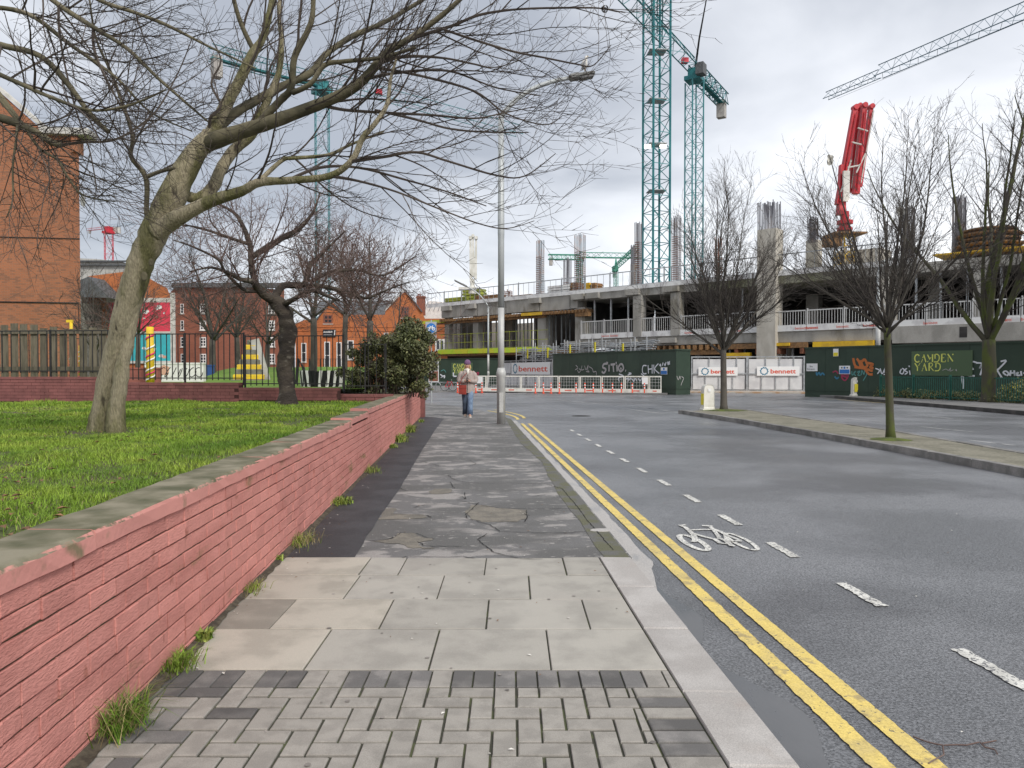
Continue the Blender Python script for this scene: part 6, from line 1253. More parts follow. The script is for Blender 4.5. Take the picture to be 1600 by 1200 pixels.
g = MB(); lattice(g, (root.x, root.y, 0), (root.x, root.y, zt), 2, 22, .12, .05); part('mast', g, 'teal_steel', t4, world=True); g = MB(); g.tube([e_+dv*2-Vector((0, 0, .6)), root-Vector((0, 0, .3))], .02, 3); part('rope', g, 'black_iron', t4, world=True)
t5, *_ = tower_crane('tower_crane', 'distant pale green crane with level jib among the reinforcement bars', 905, 270, 409, 0, 7, (1003, 272), ('crane_green', 'crane_green', 'crane_green'), 11.5, jib_w=1.9, thick=1.1)
t6, *_ = tower_crane('tower_crane', 'small far green crane with pointed head left of the rebar column', 962, 300, 424, 0, 5, (993, 255), ('crane_green', 'crane_green', 'crane_green'), 5, jib_w=2.0, thick=1.2, cab=False)
b = xy(962, 300); g = MB(); g.tube([(b.x, b.y, zat(424, 300)), (b.x, b.y, zat(405, 300))], [1.0, .25], 4); part('tower_head', g, 'crane_green', t6, world=True)
t7, *_ = tower_crane('tower_crane', 'far red crane mast beside the tall brick building', 172, 210, 366, 0, 11, (219, 205), ('crane_red', 'crane_red', 'blue_jib'), 9, jib_w=.7, thick=.55)
# ================================================================== concrete placing booms
def box_beam(mb, p, q, wx, wy):
    p, q = Vector(p), Vector(q); d = (q-p).normalized(); a = d.cross(Vector((0, 1, 0))).normalized(); b = d.cross(a); vs = []
    for c, s_ in ((p, 1.0), (q, .72)):
        for (i, j) in ((-1, -1), (1, -1), (1, 1), (-1, 1)): vs.append(tuple(c+a*(i*wx*s_/2)+b*(j*wy*s_/2)))
    mb.add(vs, [(0, 3, 2, 1), (4, 5, 6, 7), (0, 1, 5, 4), (1, 2, 6, 5), (2, 3, 7, 6), (3, 0, 4, 7)])
BD = 63.5; rb = thing('placing_boom', 'bright red folded concrete pump boom standing up on the roof slab', 'concrete boom', tuple(at(1318, 358, BD)))
for (p, q, w_, off) in (((1310, 320), (1336, 168), 9.5, 0), ((1328, 300), (1342, 166), 9, .7), ((1337, 303), (1350, 165), 9, 0), ((1342, 292), (1361, 167), 7, .6)):
    g = MB(); box_beam(g, at(*p, BD+off), at(*q, BD+off), w_/FPX*BD, .5); s_ = part('boom_section', g, 'boom_red', rb, world=True)
    g = MB(); c = at(*q, BD+off); r = .32; g.tube([c-Vector((0, .3, 0)), c+Vector((0, .3, 0))], r*.72, 12); part('knuckle', g, 'boom_red', s_, world=True)
    g = MB(); a_, b2 = at(p[0]+3, p[1]-6, BD+off-.4), at(q[0]+4, q[1]+6, BD+off-.4); g.tube([a_, b2], .07, 6); part('delivery_pipe', g, 'trim' if off else 'boom_red', s_, world=True)
g = MB()
for (x, y, x2, y2) in ((1314, 300, 1330, 250), (1338, 270, 1352, 240), (1340, 200, 1356, 205), (1330, 222, 1346, 226), (1324, 262, 1345, 258)): g = MB(); g.tube([at(x, y, BD-.4), at(x2, y2, BD-.4)], .07, 6); part('hydraulic_ram', g, 'trim', rb, world=True)
g = MB(); box_beam(g, at(1314, 336, BD), at(1316, 258, BD), .62, .6); part('boom_foot', g, 'boom_red', rb, world=True); g = MB(); g.cbox(at(1322, 291, BD-.5), .55, .2, 2.6); part('pipe_guard', g, 'trim', rb, world=True)
c = at(1320, 347, BD); g = MB(); g.lathe([(.62, -.75), (.62, -.5), (.45, -.48), (.45, -.2), (.66, -.18), (.66, .12), (.36, .16), (.34, .9)], tuple(c), 14); part('turret', g, 'boom_red', rb, world=True)
g = MB(); lattice(g, c-Vector((0, 0, 1.2)), Vector((c.x, c.y, ZT)), 1.1, 4, .08, .04); part('boom_mast', g, 'form_yellow', rb, world=True)
g = MB(); q = at(1318, 362, BD); g.box((q.x-1.2, q.y-1, q.z-.3), (q.x+1.6, q.y+1.0, q.z-.15)); g.box((q.x-1.6, q.y-.6, q.z-1.3), (q.x-.4, q.y+.6, q.z-.3)); part('work_platform', g, 'form_wood', rb, world=True)
g = MB(); q = at(1333, 315, BD-1.2); g.lathe([(.05, -.12), (.34, -.05), (.36, .1)], tuple(q), 12); part('floodlight', g, 'lamp_on', rb, world=True)
wb = thing('placing_boom', 'white folded concrete pump boom above the left end of the frame building', 'concrete boom', tuple(at(738, 455, 96)))
for (p, q, w_) in (((736, 440), (735, 372), 4.5), ((740, 432), (739, 369), 4.5), ((743, 436), (744, 372), 4.2)):
    g = MB(); box_beam(g, at(*p, 96), at(*q, 96), w_/FPX*96, .5); s_ = part('boom_section', g, 'boom_white', wb, world=True); c = at(*q, 96); g = MB(); g.tube([c-Vector((0, .4, 0)), c+Vector((0, .4, 0))], .22, 10); part('knuckle', g, 'boom_white', s_, world=True)
c = at(738, 447, 96); g = MB(); g.lathe([(.5, -1.0), (.5, -.3), (.3, .1), (.3, .9)], tuple(c), 12); g.box((c.x-1.8, c.y-.6, c.z-.5), (c.x+.6, c.y+.4, c.z-.2)); part('turret', g, 'boom_white', wb, world=True)
# ================================================================== traffic island and far pavement
pm('island_paving', (.23, .215, .165), .85, (.165, .155, .115), 1.4, .4, .62, bump=.004, bscale=25, fine=.2, fscale=18); pm('kerb_stone', (.26, .25, .235), .8, (.17, .165, .155), 2.5, var=.14, bump=.003, bscale=40, fine=.15, fscale=60); pm('moss', (.11, .14, .02), .95, (.07, .085, .025), 3, bump=.02, bscale=25)
pm('far_paving', (.20, .195, .19), .8, (.15, .147, .142), 1.0, fine=.15)
ISZ = .06
near_e = [gp(p[0], p[1], ZR) for p in ((1078, 649), (1150, 660.5), (1300, 688), (1450, 716.5), (1600, 746), (1850, 793))]
far_e = [gp(p[0], p[1], ISZ) for p in ((1850, 748), (1600, 706), (1400, 672.5), (1250, 652), (1175, 640.5), (1131, 636.5), (1100, 638), (1082, 642))]
poly = [(p.x, p.y) for p in near_e+far_e]; tipc = gp(1064, 646.5, ZR); poly.append((tipc.x, tipc.y))
cx = sum(p[0] for p in poly)/len(poly); cy = sum(p[1] for p in poly)/len(poly)
g = MB(); g.prism([(p[0]*.985+cx*.015+.04, p[1]*.985+cy*.015) for p in poly], -.2, ISZ-.012); isl = struct('traffic_island', g, 'island_paving')
edge = [Vector((p[0], p[1], 0)) for p in poly]
loop = edge+[edge[0]]; order = [len(edge)-1]+list(range(len(edge)-1)); seq = [edge[i] for i in order]   # start at the tip, along the near edge and back
acc = []
for i in range(len(seq)):
    a, b = seq[i], seq[(i+1) % len(seq)]; n = max(1, int((b-a).length/.95))
    for k in range(n): acc.append((a.lerp(b, k/n), a.lerp(b, (k+1)/n)))
for (a, b) in acc:
    d = (b-a); 
    if d.length < .05: continue
    d.normalize(); nn = Vector((-d.y, d.x, 0)); e_ = .004
    q = [(a+d*e_), (b-d*e_), (b-d*e_+nn*.16), (a+d*e_+nn*.16)]; g = MB(); g.prism([(v.x, v.y) for v in q], -.2, ISZ+random.uniform(-.004, .006), .012); part('kerb_stone', g, 'kerb_stone', isl)
for (px, py, rx) in ((1131, 641, .75), (1392, 686, .42)):
    c = gp(px, py, ISZ); g = MB(); n = 16; vs = [(c.x, c.y, ISZ+.05)]
    for i in range(n): a = 2*math.pi*i/n; r = rx*random.uniform(.75, 1.2); vs.append((c.x+r*math.cos(a)*1.1, c.y+r*math.sin(a)*.8, ISZ-.008))
    g.add(vs, [(0, 1+i, 1+(i+1) % n) for i in range(n)]); part('moss_mound', g, 'moss', isl, True)
kr = [gp(p[0], p[1], ZR) for p in ((1305, 622.5), (1350, 627), (1450, 635.5), (1600, 649), (1850, 671))]; bk = [xy(1850, 34), xy(1660, 37.5), xy(1262, 49.2), xy(1300, 48)]
g = MB(); g.prism([(p.x, p.y) for p in kr+[bk[0], bk[1], bk[2]]], -.2, .07); fp = struct('far_pavement', g, 'far_paving')
pm('kerb_dark', (.05, .048, .045), .8, (.085, .08, .075), 2)
for i in range(len(kr)-1):
    n = max(1, int((kr[i+1]-kr[i]).length/1.0))
    for k in range(n):
        a, b = kr[i].lerp(kr[i+1], k/n), kr[i].lerp(kr[i+1], (k+1)/n); d = (b-a).normalized(); nn = Vector((-d.y, d.x, 0)); q = [a+d*.005-nn*.05, b-d*.005-nn*.05, b-d*.005+nn*.12, a+d*.005+nn*.12]
        g = MB(); g.prism([(v.x, v.y) for v in q], -.2, .085, .012); part('kerb_stone', g, 'kerb_dark', fp)
# grey far pavement along the barriers and cycle stands
kr2 = [gp(p[0], p[1], ZR) for p in ((610, 614.5), (700, 613), (800, 614), (900, 615.5), (1040, 617.5))]; g = MB(); g.prism([(p.x, p.y) for p in kr2]+[tuple(xy(1050, 56)[:2]), tuple(xy(864, 68)[:2]), tuple(xy(600, 84)[:2])], -.2, .03); struct('site_pavement', g, 'far_paving')
# ================================================================== street furniture
pm('lamp_grey', (.44, .46, .46), .5, (.38, .40, .40), 2, metal=.25, spec=.5); pm('lamp_pale', (.50, .50, .48), .5, (.44, .44, .43), 2, metal=.1); pm('lantern', (.20, .20, .19), .6); pm('lens', (.10, .10, .10), .25, spec=.6)
pm('plastic_white', (.74, .72, .66), .45, (.62, .60, .53), 2.5, .45, .7); pm('orange_post', (.70, .075, .025), .5, (.58, .06, .02), 4); pm('green_rail', (.012, .085, .062), .5, (.02, .11, .08), 3); pm('sign_grey', (.42, .43, .44), .5, metal=.2)
def bez(a, b, c, n=10): return [a*(1-t)**2+b*2*t*(1-t)+c*t*t for t in [i/n for i in range(n+1)]]
def lamp(name, label, px, d, z0, zcol, ztop, head, r=(.125, .085, .065), base_h=1.5, mat='lamp_grey', bm='lamp_pale', hl=.8):
    b = xy(px, d, z0); t = thing(name, label, 'street lamp', tuple(b), 0)
    if base_h: g = MB(); g.lathe([(r[0], -.05), (r[0], base_h-.1), (r[0]*1.15, base_h-.06), (r[0]*1.15, base_h+.03), (r[1]*1.1, base_h+.18)], (0, 0, 0), 18); bb = part('base_section', g, bm, t, True); g = MB(); g.box((-.06, -r[0]-.006, .35), (.06, -r[0]*.9, .95)); part('service_door', g, bm, bb)
    g = MB(); g.lathe([(r[1], base_h), (r[1], base_h+2.0)], (0, 0, 0), 14); part('lower_shaft', g, bm, t, True); g = MB(); g.lathe([(r[1]*.99, base_h+2.0), (r[1]*.99, zcol*.6), (r[2]*1.2, zcol*.62), (r[2], zcol)], (0, 0, 0), 14); part('shaft', g, mat, t, True)
    a = Vector((0, 0, zcol-.02)); h = head-b; c = Vector((h.x*.30, h.y*.30, h.z*.5+zcol*.5+.35)); pts = bez(a, c, Vector((h.x, h.y, h.z)), 14); g = MB(); g.tube(pts, [r[2]*(1-.3*i/14) for i in range(15)], 10); part('arm', g, mat, t, True)
    dv = (pts[-1]-pts[-3]).normalized(); sd_ = dv.cross(Vector((0, 0, 1))).normalized(); up_ = sd_.cross(dv); c0 = pts[-1]; g = MB()
    rings = []; 
    for f, wv, hv in ((0, .5, .5), (.06, .9, .9), (.35, 1, 1), (.40, 1.0, .75), (.95, .92, .6), (1.0, .75, .4)):
        for k in range(8): a_ = 2*math.pi*(k+.5)/8; rings.append(tuple(c0+dv*(f*hl)+sd_*(math.cos(a_)*.17*wv)+up_*(math.sin(a_)*.12*hv)))
    fs = []
    for i in range(5):
        for k in range(8): fs.append((i*8+k, i*8+(k+1) % 8, (i+1)*8+(k+1) % 8, (i+1)*8+k))
    fs += [tuple(reversed(range(8))), tuple(range(40, 48))]; g.add(rings, fs); ln_ = part('lantern', g, 'lantern', t); g = MB(); g.obox(c0+dv*hl*.66-up_*.085, dv, sd_, up_, hl*.26, .13, .03); part('lens', g, 'lens', ln_)
    return t
L1 = lamp('street_lamp', 'tall grey street lamp with pale base on the pavement edge', 783, 22.4, 0, zat(184, 22.4), 0, at(889, 122, 22.4), (.13, .095, .085), base_h=1.52)
lamp('street_lamp', 'grey street lamp post behind the island tree with mossy trunk', 1371.5, 45.0, .07, zat(425, 45), 0, at(1392, 405, 45), (.16, .14, .10), 2.4, hl=1.0)
lamp('street_lamp', 'slim distant street lamp with curved arm left of the tall lamp', 763, 80, 0, zat(480, 80), 0, at(730, 448, 80), (.12, .11, .09), 1.4, hl=1.6)
# gull on the lantern
pm('gull_white', (.62, .60, .56), .8); pm('gull_grey', (.30, .30, .31), .8); c = at(914.5, 110, 22.4); gl_ = thing('gull', 'pale gull perched on the tall street lamp lantern', 'bird', tuple(c))
g = MB(); sc_ = 1.0; g.tube([Vector((.03, 0, .44)), Vector((.02, -.01, .40)), Vector((.02, -.02, .34)), Vector((-.01, -.02, .26)), Vector((-.03, -.01, .18)), Vector((-.05, 0, .10)), Vector((-.075, .02, .03))], [.016, .042, .045, .075, .10, .075, .02], 10); part('body', g, 'gull_white', gl_, True)
g = MB(); g.tube([Vector((.05, -.02, .42)), Vector((.10, -.03, .41))], [.012, .003], 5); g.tube([Vector((-.03, 0, .12)), Vector((-.02, 0, -.02))], .008, 4); g.tube([Vector((0, .02, .12)), Vector((.01, .02, -.02))], .008, 4); part('beak_and_legs', g, 'form_yellow', gl_)
for s_ in (-1, 1): g = MB(); g.tube([Vector((-.01, .075*s_-.01, .28)), Vector((-.05, .09*s_, .16)), Vector((-.10, .05*s_, .0))], [.02, .05, .008], 6); part('wing', g, 'gull_grey', gl_, True)
# cycle route sign
d = 37.5; b = xy(674, d, 0); cs = thing('cycle_sign', 'blue round cycle route sign on a thin grey post beyond the shrub', 'sign', tuple(b), -YAW); g = MB(); g.tube([(0, .03, -.05), (0, .03, zat(500, d))], .035, 8); part('post', g, 'lamp_grey', cs)
g = MB(); z0, z1_ = zat(522.5, d), zat(503, d); hw = 8.2/FPX*d; g.box((-hw-.02, -.03, z0), (hw, 0, z1_)); pl_ = part('plate', g, 'sign_grey', cs); g = MB(); g.box((-hw-.02, -.03, zat(531, d)), (hw, 0, zat(524, d))); part('lower_plate', g, 'sign_grey', cs)
zc = (z0+z1_)/2; rr = 7.6/FPX*d; g = MB(); g.lathe([(rr, 0), (rr, .006)], (0, 0, 0), 28); g.v = [(v[0], -.031-v[2], zc+v[1]) for v in g.v]; part('blue_disc', g, 'sign_blue', pl_)
def cyc(par, cx, cz, s_, y, mat, w_):
    for k in (-1, 1): g = MB(); g.ribbon([Vector((cx+k*s_*.42+s_*.24*math.cos(a), y-.001*(k+2), cz-s_*.14+s_*.24*math.sin(a))) for a in [2*math.pi*i/16 for i in range(16)]], w_, True, nrm=Vector((0, -1, 0))); part('symbol_wheel', g, mat, par)
    for i_, l in enumerate((((-.42, -.14), (-.16, .24), (.26, .24), (.42, -.14)), ((-.42, -.14), (0, -.12), (.26, .24)), ((0, -.12), (-.2, .34), (-.3, .34)), ((.26, .24), (.20, .40), (.36, .42)))): g = MB(); g.ribbon([Vector((cx+p[0]*s_, y-.001*(i_+4), cz+p[1]*s_)) for p in l], w_*.8, nrm=Vector((0, -1, 0))); part('symbol_line', g, mat, par)
cyc(pl_, 0, zc, rr*1.15, -.040, 'sign_white', .035)
# keep-left bollards
def bollard(label, px, py, d, yel, rz, z0):
    b = xy(px, d, z0); t = thing('traffic_bollard', label, 'bollard', tuple(b), rz, 'white traffic island bollards'); H = 1.03
    prof = [(.27, 0), (.27, .05), (.235, .08), (.225, .12), (.215, .80), (.205, .90), (.17, .975), (.10, 1.02)]
    out_ = prof+[(-x, z) for x, z in reversed(prof)]; n = len(out_); g = MB(); lay = ((-.13, .90), (-.15, 1.0), (.15, 1.0), (.13, .90)); vs = []
    for y, s_ in lay: vs += [(x*s_, y*(1.25 if z < .1 else 1), z if z < .5 else .5+(z-.5)*(1-.06*(1-s_)*10)) for x, z in out_]
    fs = [tuple(range(n)), tuple(reversed(range(3*n, 4*n)))]
    for k in range(3):
        for i in range(n): fs.append((k*n+i, (k+1)*n+i, (k+1)*n+(i+1) % n, k*n+(i+1) % n))
    g.add(vs, fs); part('bollard_body', g, 'plastic_white', t); g = MB(); x0, x1 = yel; g.box((x0, -.175 if abs(x0) < .2 else -.12, .22), (x1, -.151 if abs(x0) < .2 else .12, .66)); part('yellow_panel', g, 'sign_yellow', t)
    g = MB(); g.box((-.05, -.158, .74), (.06, -.151, .86)); part('label_plate', g, 'sign_white', t)
bollard('white bollard with yellow side panel beside the tree at the island tip', 1106, 641, 29.2, (-.235, -.212), -YAW+.15, ISZ-.01)
bollard('white bollard with yellow front panel at the end of the far pavement', 1338.5, 620, 45.5, (-.16, .06), -YAW, .07)
bpy.data.objects['traffic_bollard.001'].scale = (1.28, 1.1, 1.13)
# pedestrian barriers in a row
def barrier(label, A, B, H=1.22, mesh=True, grp='white pedestrian barriers along the site', sheet=None):
    ang = math.atan2((B-A).y, (B-A).x); ln = (B-A).length; t = thing('pedestrian_barrier', label, 'barrier', tuple(A), ang, grp); g = MB(); r = .035
    g.box((.02, -r, H-.09), (ln-.02, r, H)); g.box((.02, -r, 0), (.09, r, H-.09)); g.box((ln-.09, -r, 0), (ln-.02, r, H-.09)); part('frame', g, 'plastic_white', t)
    g = MB(); g.box((.0, -.06, .0), (ln, -.03, .27)); tb_ = part('base_board', g, 'plastic_white', t); g = MB(); g.box((ln*.3, -.064, .09), (ln*.62, -.061, .17)); part('printed_name', g, 'logo_red', tb_)
    n = max(4, int(ln/.2)); bm_ = MB(); bm_.box((-.007, -.007, .27), (.007, .007, H-.09)); me = bm_.mesh('bar', 'net_white')
    for k in range(1, n): o = link('bar', me, t); o.location = (ln*k/n, 0, 0)
    g = MB()
    for z in (.5, .75, .97): g.box((.09, -.008, z), (ln-.09, .008, z+.016))
    part('cross_wire', g, 'net_white', t)
    if sheet: g = MB(); g.box((ln*sheet[0], -.06, .62), (ln*sheet[1], -.045, 1.12)); part('notice', g, 'sign_white', t)
    return t
bx = [742, 760, 787, 814, 842, 873, 906, 940, 976, 1014, 1034]; ordn = ['leftmost', 'second', 'third', 'fourth', 'fifth', 'sixth', 'seventh', 'eighth', 'ninth', 'rightmost']
for i in range(10):
    da = lambda px: 57.5+(742-px)/292*4.5
    barrier(('%s white pedestrian barrier in the row along the site' % ordn[i]) if i in (0, 9) else ('%s white pedestrian barrier from the left in the row along the site' % ordn[i]), xy(bx[i], da(bx[i]), .03), xy(bx[i+1], da(bx[i+1]), .03), sheet=(.15, .7) if i == 0 else ((.72, .95) if i == 8 else None))
barrier('small white barrier end beside the bollard on the far pavement', xy(1354, 45.5, .07), xy(1374, 45.0, .07), 1.22, grp=None)
for i, (a, b) in enumerate(((1380, 1440), (1441, 1505), (1506, 1572), (1573, 1650))): barrier(['white barrier behind the green railing nearest the lamp post', 'white barrier behind the green railing under the yellow lettering', 'white barrier behind the green railing left of the tall tree', 'white barrier behind the green railing at the right edge'][i], xy(a, 45-(a-1380)*.03, .07), xy(b, 45-(b-1380)*.03, .07), 1.3, grp=None)
# orange posts
bxs = [715, 743.5, 753, 836.5, 849, 861, 874, 900, 914, 927, 941.5, 957, 971, 988, 1007]; nth = ['first', 'second', 'third', 'fourth', 'fifth', 'sixth', 'seventh', 'eighth', 'ninth', 'tenth', 'eleventh', 'twelfth', 'thirteenth', 'fourteenth', 'last']
for i, px in enumerate(bxs):
    d = 56.6+(742-px)/292*4.0; b = xy(px, d, ZR); lab = '%s orange flexible post from the left along the barriers' % nth[i]
    if i == 0: lab = 'first orange flexible post from the left, beside the parked bicycle'
    t = thing('flexible_post', lab, 'bollard', tuple(b), 0, 'orange flexible posts along the kerb'); g = MB(); g.lathe([(.11, 0), (.11, .05), (.05, .09), (.05, .80), (.03, .83)], (0, 0, 0), 10); part('post_body', g, 'orange_post', t, True)
    for z in (.42, .62): g = MB(); g.lathe([(.053, z), (.053, z+.09)], (0, 0, 0), 10); part('white_band', g, 'sign_white', t)
# cycle stands and a parked bicycle
for i, (a, b) in enumerate(((664, 673), (680, 688.5), (697, 706), (712, 720), (727, 735))):
    p, q = xy(a, 59.5, .02), xy(b, 59.2, .02); g = MB(); m = (p+q)/2; pts = [p]+[Vector((m.x+(q.x-p.x)*.5*math.cos(t_), m.y+(q.y-p.y)*.5*math.cos(t_), .42+.25*math.sin(t_))) for t_ in [math.pi-i_*math.pi/8 for i_ in range(9)]]+[q]
    g.tube(pts, .035, 6); o = part('cycle_stand', g, 'galv'); tag(o, '%s metal cycle hoop in front of the far hoarding' % ['leftmost', 'second', 'middle', 'fourth', 'rightmost'][i], 'cycle stand', 'metal cycle hoops')
p, q = xy(662, 59.7, .70), xy(742, 58.5, .70); g = MB(); g.tube([p, q], .03, 6)
for k in range(5): c = p.lerp(q, k/4); g.tube([c, Vector((c.x, c.y, 0))], .03, 5)
o = part('guard_rail', g, 'galv'); tag(o, 'thin pale metal rail above the cycle hoops', 'rail')
bk_ = thing('bicycle', 'red bicycle leaning at the cycle hoops by the far hoarding', 'bicycle', tuple(xy(701.5, 59.0, .03)), -YAW); R_w = .33
for k in (-1, 1):
    cxk = k*.33; w_ = MB(); w_.tube([Vector((cxk+R_w*math.cos(a), 0, R_w+R_w*math.sin(a))) for a in [2*math.pi*i/20 for i in range(21)]], .022, 5, False); wh = part('wheel', w_, 'black_paint', bk_)
    g = MB(); g.tube([Vector((cxk+.29*math.cos(a), 0, R_w+.29*math.sin(a))) for a in [2*math.pi*i/16 for i in range(17)]], .012, 4, False)
    for i in range(8): a = 2*math.pi*i/8; g.tube([Vector((cxk, 0, R_w)), Vector((cxk+.29*math.cos(a), 0, R_w+.29*math.sin(a)))], .004, 3, False)
    part('rim', g, 'galv', wh)
g = MB()
for l in (((-.33, R_w), (-.12, .72), (.22, .74), (.33, R_w)), ((-.33, R_w), (0, .28), (.22, .70)), ((0, .28), (-.14, .82))): g.tube([Vector((p[0], 0, p[1])) for p in l], .022, 5)
part('frame', g, 'boom_red', bk_); g = MB(); g.box((-.26, -.05, .82), (-.04, .05, .87)); part('saddle', g, 'black_paint', bk_); g = MB(); g.tube([Vector((.20, -.25, .9)), Vector((.22, 0, .88)), Vector((.20, .25, .9))], .016, 5); g.tube([Vector((.22, 0, .72)), Vector((.22, 0, .88))], .016, 5); part('handlebar', g, 'galv', bk_)
# green railing on the right and planting behind it
A, B = xy(1376, 43.6, .07), xy(1720, 31.0, .07); ang = math.atan2((B-A).y, (B-A).x); ln = (B-A).length; gr_ = thing('green_railing', 'green metal railing along the far pavement on the right', 'railing', tuple(A), ang)
bm_ = MB(); bm_.box((-.014, -.014, .06), (.014, .014, 1.24)); me = bm_.mesh('bar', 'green_rail'); n = int(ln/.135)
for k in range(n): o = link('bar', me, gr_); o.location = (k*.135+.07, 0, 0)
for z in (.14, 1.18): g = MB(); g.box((0, -.02, z-.02), (ln, .02, z+.02)); part('rail', g, 'green_rail', gr_)
k = 0
while k*2.55 < ln: g = MB(); g.box((k*2.55-.05, -.05, -.05), (k*2.55+.05, .05, 1.34)); part('post', g, 'green_rail', gr_); k += 1
gc = []
for k in range(90): t_ = random.random(); p = A.lerp(B, t_)+Vector((.6, 1, 0))*random.uniform(.15, 1.3); gc.append((p.x, p.y, random.uniform(.10, .42), random.uniform(.3, .55), random.uniform(.25, .5), random.uniform(.12, .32)))
o = link('ground_cover', leaf_mesh('ground_cover', 'leaf_mid', gc, 9000, .13, rng)); o['kind'] = 'stuff'; o['label'] = 'low ivy and shrubs behind the green railing'
ds = thing('flowering_bush', 'yellow green flowering bush behind the railing at the right edge', 'bush', tuple(xy(1590, 38.0, .07)))
cl = [(*xy(1565+random.uniform(0, 70), 36.8+random.uniform(-.6, .6), random.uniform(.3, 1.0)), random.uniform(.3, .5), random.uniform(.3, .5), random.uniform(.2, .35)) for _ in range(22)]
pm('blossom', (.72, .60, .04), .6, island=.25)
for nm, mt, n_, sz in (('foliage', 'leaf_mid', 3800, .13), ('flowers', 'blossom', 500, .09)): o = link(nm, leaf_mesh(nm, mt, cl, n_, sz, rng), ds); o.matrix_parent_inverse = WM[ds.name].inverted()
# two reaching boughs of the island tree
itree = [o for o in bpy.data.objects if o.name.startswith('street_tree') and 'multi-stemmed' in o['label']][0]
for spec in ([(1386, 512, 17.0, 5), (1366, 470, 17.0, 4.2), (1337, 384, 17.0, 3), (1313, 305, 17.0, 2), (1297, 246, 17.0, 1.2)], [(1388, 508, 17.0, 5), (1392, 440, 17.0, 4), (1402, 380, 17.0, 3), (1408, 326, 17.0, 2)]):
    p, r_, d_ = limb_px(spec); g = MB(); g.tube(p, r_, 6); twigs(g, p, r_, d_, 1, prmT2, .3); part('limb', g, 'twig_grey', itree, False, True)
# scraps of plastic caught in the island tree
pm('scrap', (.66, .64, .58), .6)
for (px, py, s_, lab) in ((1297, 250, .11, 'torn pale plastic scrap caught on a branch tip beside the red boom'), (1408, 330, .10, 'small pale plastic scrap caught inside the island tree crown')):
    c = at(px, py, 17.0); g = MB(); vs = []; n = 5
    for i in range(n):
        for j in range(n): vs.append(tuple(c+Vector(((i/4-.5)*s_*1.3+random.uniform(-.02, .02), random.uniform(-.04, .04), (j/4-.5)*s_*2.0+random.uniform(-.02, .02)))))
    g.add(vs, [(i*n+j, i*n+j+1, (i+1)*n+j+1, (i+1)*n+j) for i in range(n-1) for j in range(n-1)]); o = part('plastic_scrap', g, 'scrap'); tag(o, lab, 'litter')
# ================================================================== the woman walking towards the camera
PS = 1.93/1.72
pm('skin', (.52, .30, .22), .55); pm('coat', (.40, .335, .305), .8, (.34, .285, .26), 9, bump=.012, bscale=22); pm('jeans', (.20, .28, .40), .85, (.12, .175, .27), 5, .4, .62, bump=.004, bscale=40); pm('jeans_shaded', (.07, .095, .14), .85, (.05, .07, .10), 5); pm('hat', (.19, .105, .20), .9, (.14, .075, .15), 40, bump=.006, bscale=60); pm('scarf', (.70, .67, .60), .9); pm('hair', (.50, .34, .13), .7); pm('shoe', (.46, .36, .29), .7); pm('sole', (.62, .60, .56), .7); pm('bag', (.30, .045, .030), .45, (.24, .035, .025), 4); pm('phone', (.012, .012, .014), .25)
pb = xy(730.5, 25.6, 0.0); prz = -YAW+.04; per = thing('person', 'person in purple beanie, pale quilted coat and blue jeans walking with a phone', 'person', tuple(pb), prz); per.scale = (PS, PS, PS); WM[per.name] = WM[per.name] @ Matrix.Scale(PS, 4)
vs = []; es = []; rd = []
def V_(x, y, z, r, p=None):
    vs.append((x, y, z)); rd.append(r); i = len(vs)-1
    if p is not None: es.append((p, i))
    return i
pel = V_(0, 0, .95, .12); wst = V_(0, 0, 1.10, .105, pel); cst = V_(0, .0, 1.30, .12, wst); nb_ = V_(0, 0, 1.44, .06, cst); nk = V_(0, -.012, 1.50, .046, nb_); jaw = V_(0, -.025, 1.56, .066, nk); hd = V_(0, -.012, 1.64, .082, jaw); tp_ = V_(0, 0, 1.70, .06, hd); nose = V_(0, -.108, 1.605, .012, jaw)
for s_ in (-1, 1):
    sh_ = V_(.15*s_, 0, 1.40, .055, cst); el_ = V_(.235*s_, .03, 1.15, .042, sh_); wr = V_(.075*s_, -.20, 1.125, .028, el_); pa = V_(.040*s_, -.245, 1.135, .030, wr)
    th = V_(.022*s_, -.235, 1.175, .011, wr); V_(.008*s_, -.255, 1.20, .009, th)
    for f in range(4): k1 = V_(.018*s_-.0*f, -.275+.012*f, 1.155-.018*f, .0095, pa); k2 = V_(-.012*s_, -.285+.012*f, 1.160-.018*f, .0085, k1); V_(-.024*s_, -.268+.012*f, 1.162-.016*f, .0075, k2)
    hp = V_(.085*s_, 0, .90, .085, pel)
    if s_ > 0: kn = V_(.085, -.13, .50, .058, hp); an = V_(.075, -.12, .09, .042, kn); V_(.08, -.27, .045, .036, an)
    else: kn = V_(-.075, -.03, .50, .058, hp); an = V_(-.07, .13, .11, .042, kn); V_(-.07, .0, .05, .036, an)
me = bpy.data.meshes.new('body'); me.from_pydata(vs, es, []); bo = link('body', me, per); me.materials.append(MATS['skin']); md = bo.modifiers.new('skin', 'SKIN'); sv_ = me.skin_vertices[0].data
for i, r in enumerate(rd): sv_[i].radius = (r, r)
sv_[0].use_root = True; bo.modifiers.new('sub', 'SUBSURF').levels = 1; bo.modifiers['sub'].render_levels = 2
def loft(rings, n=18):
    g = MB()
    for (cx, cy, z, rx, ry) in rings:
        for k in range(n): a = 2*math.pi*k/n; g.v.append((cx+rx*math.cos(a), cy+ry*math.sin(a), z))
    for i in range(len(rings)-1):
        for k in range(n): g.f.append((i*n+k, i*n+(k+1) % n, (i+1)*n+(k+1) % n, (i+1)*n+k)); g.mi.append(0)
    g.f.append(tuple(range((len(rings)-1)*n, len(rings)*n))); g.mi.append(0); return g
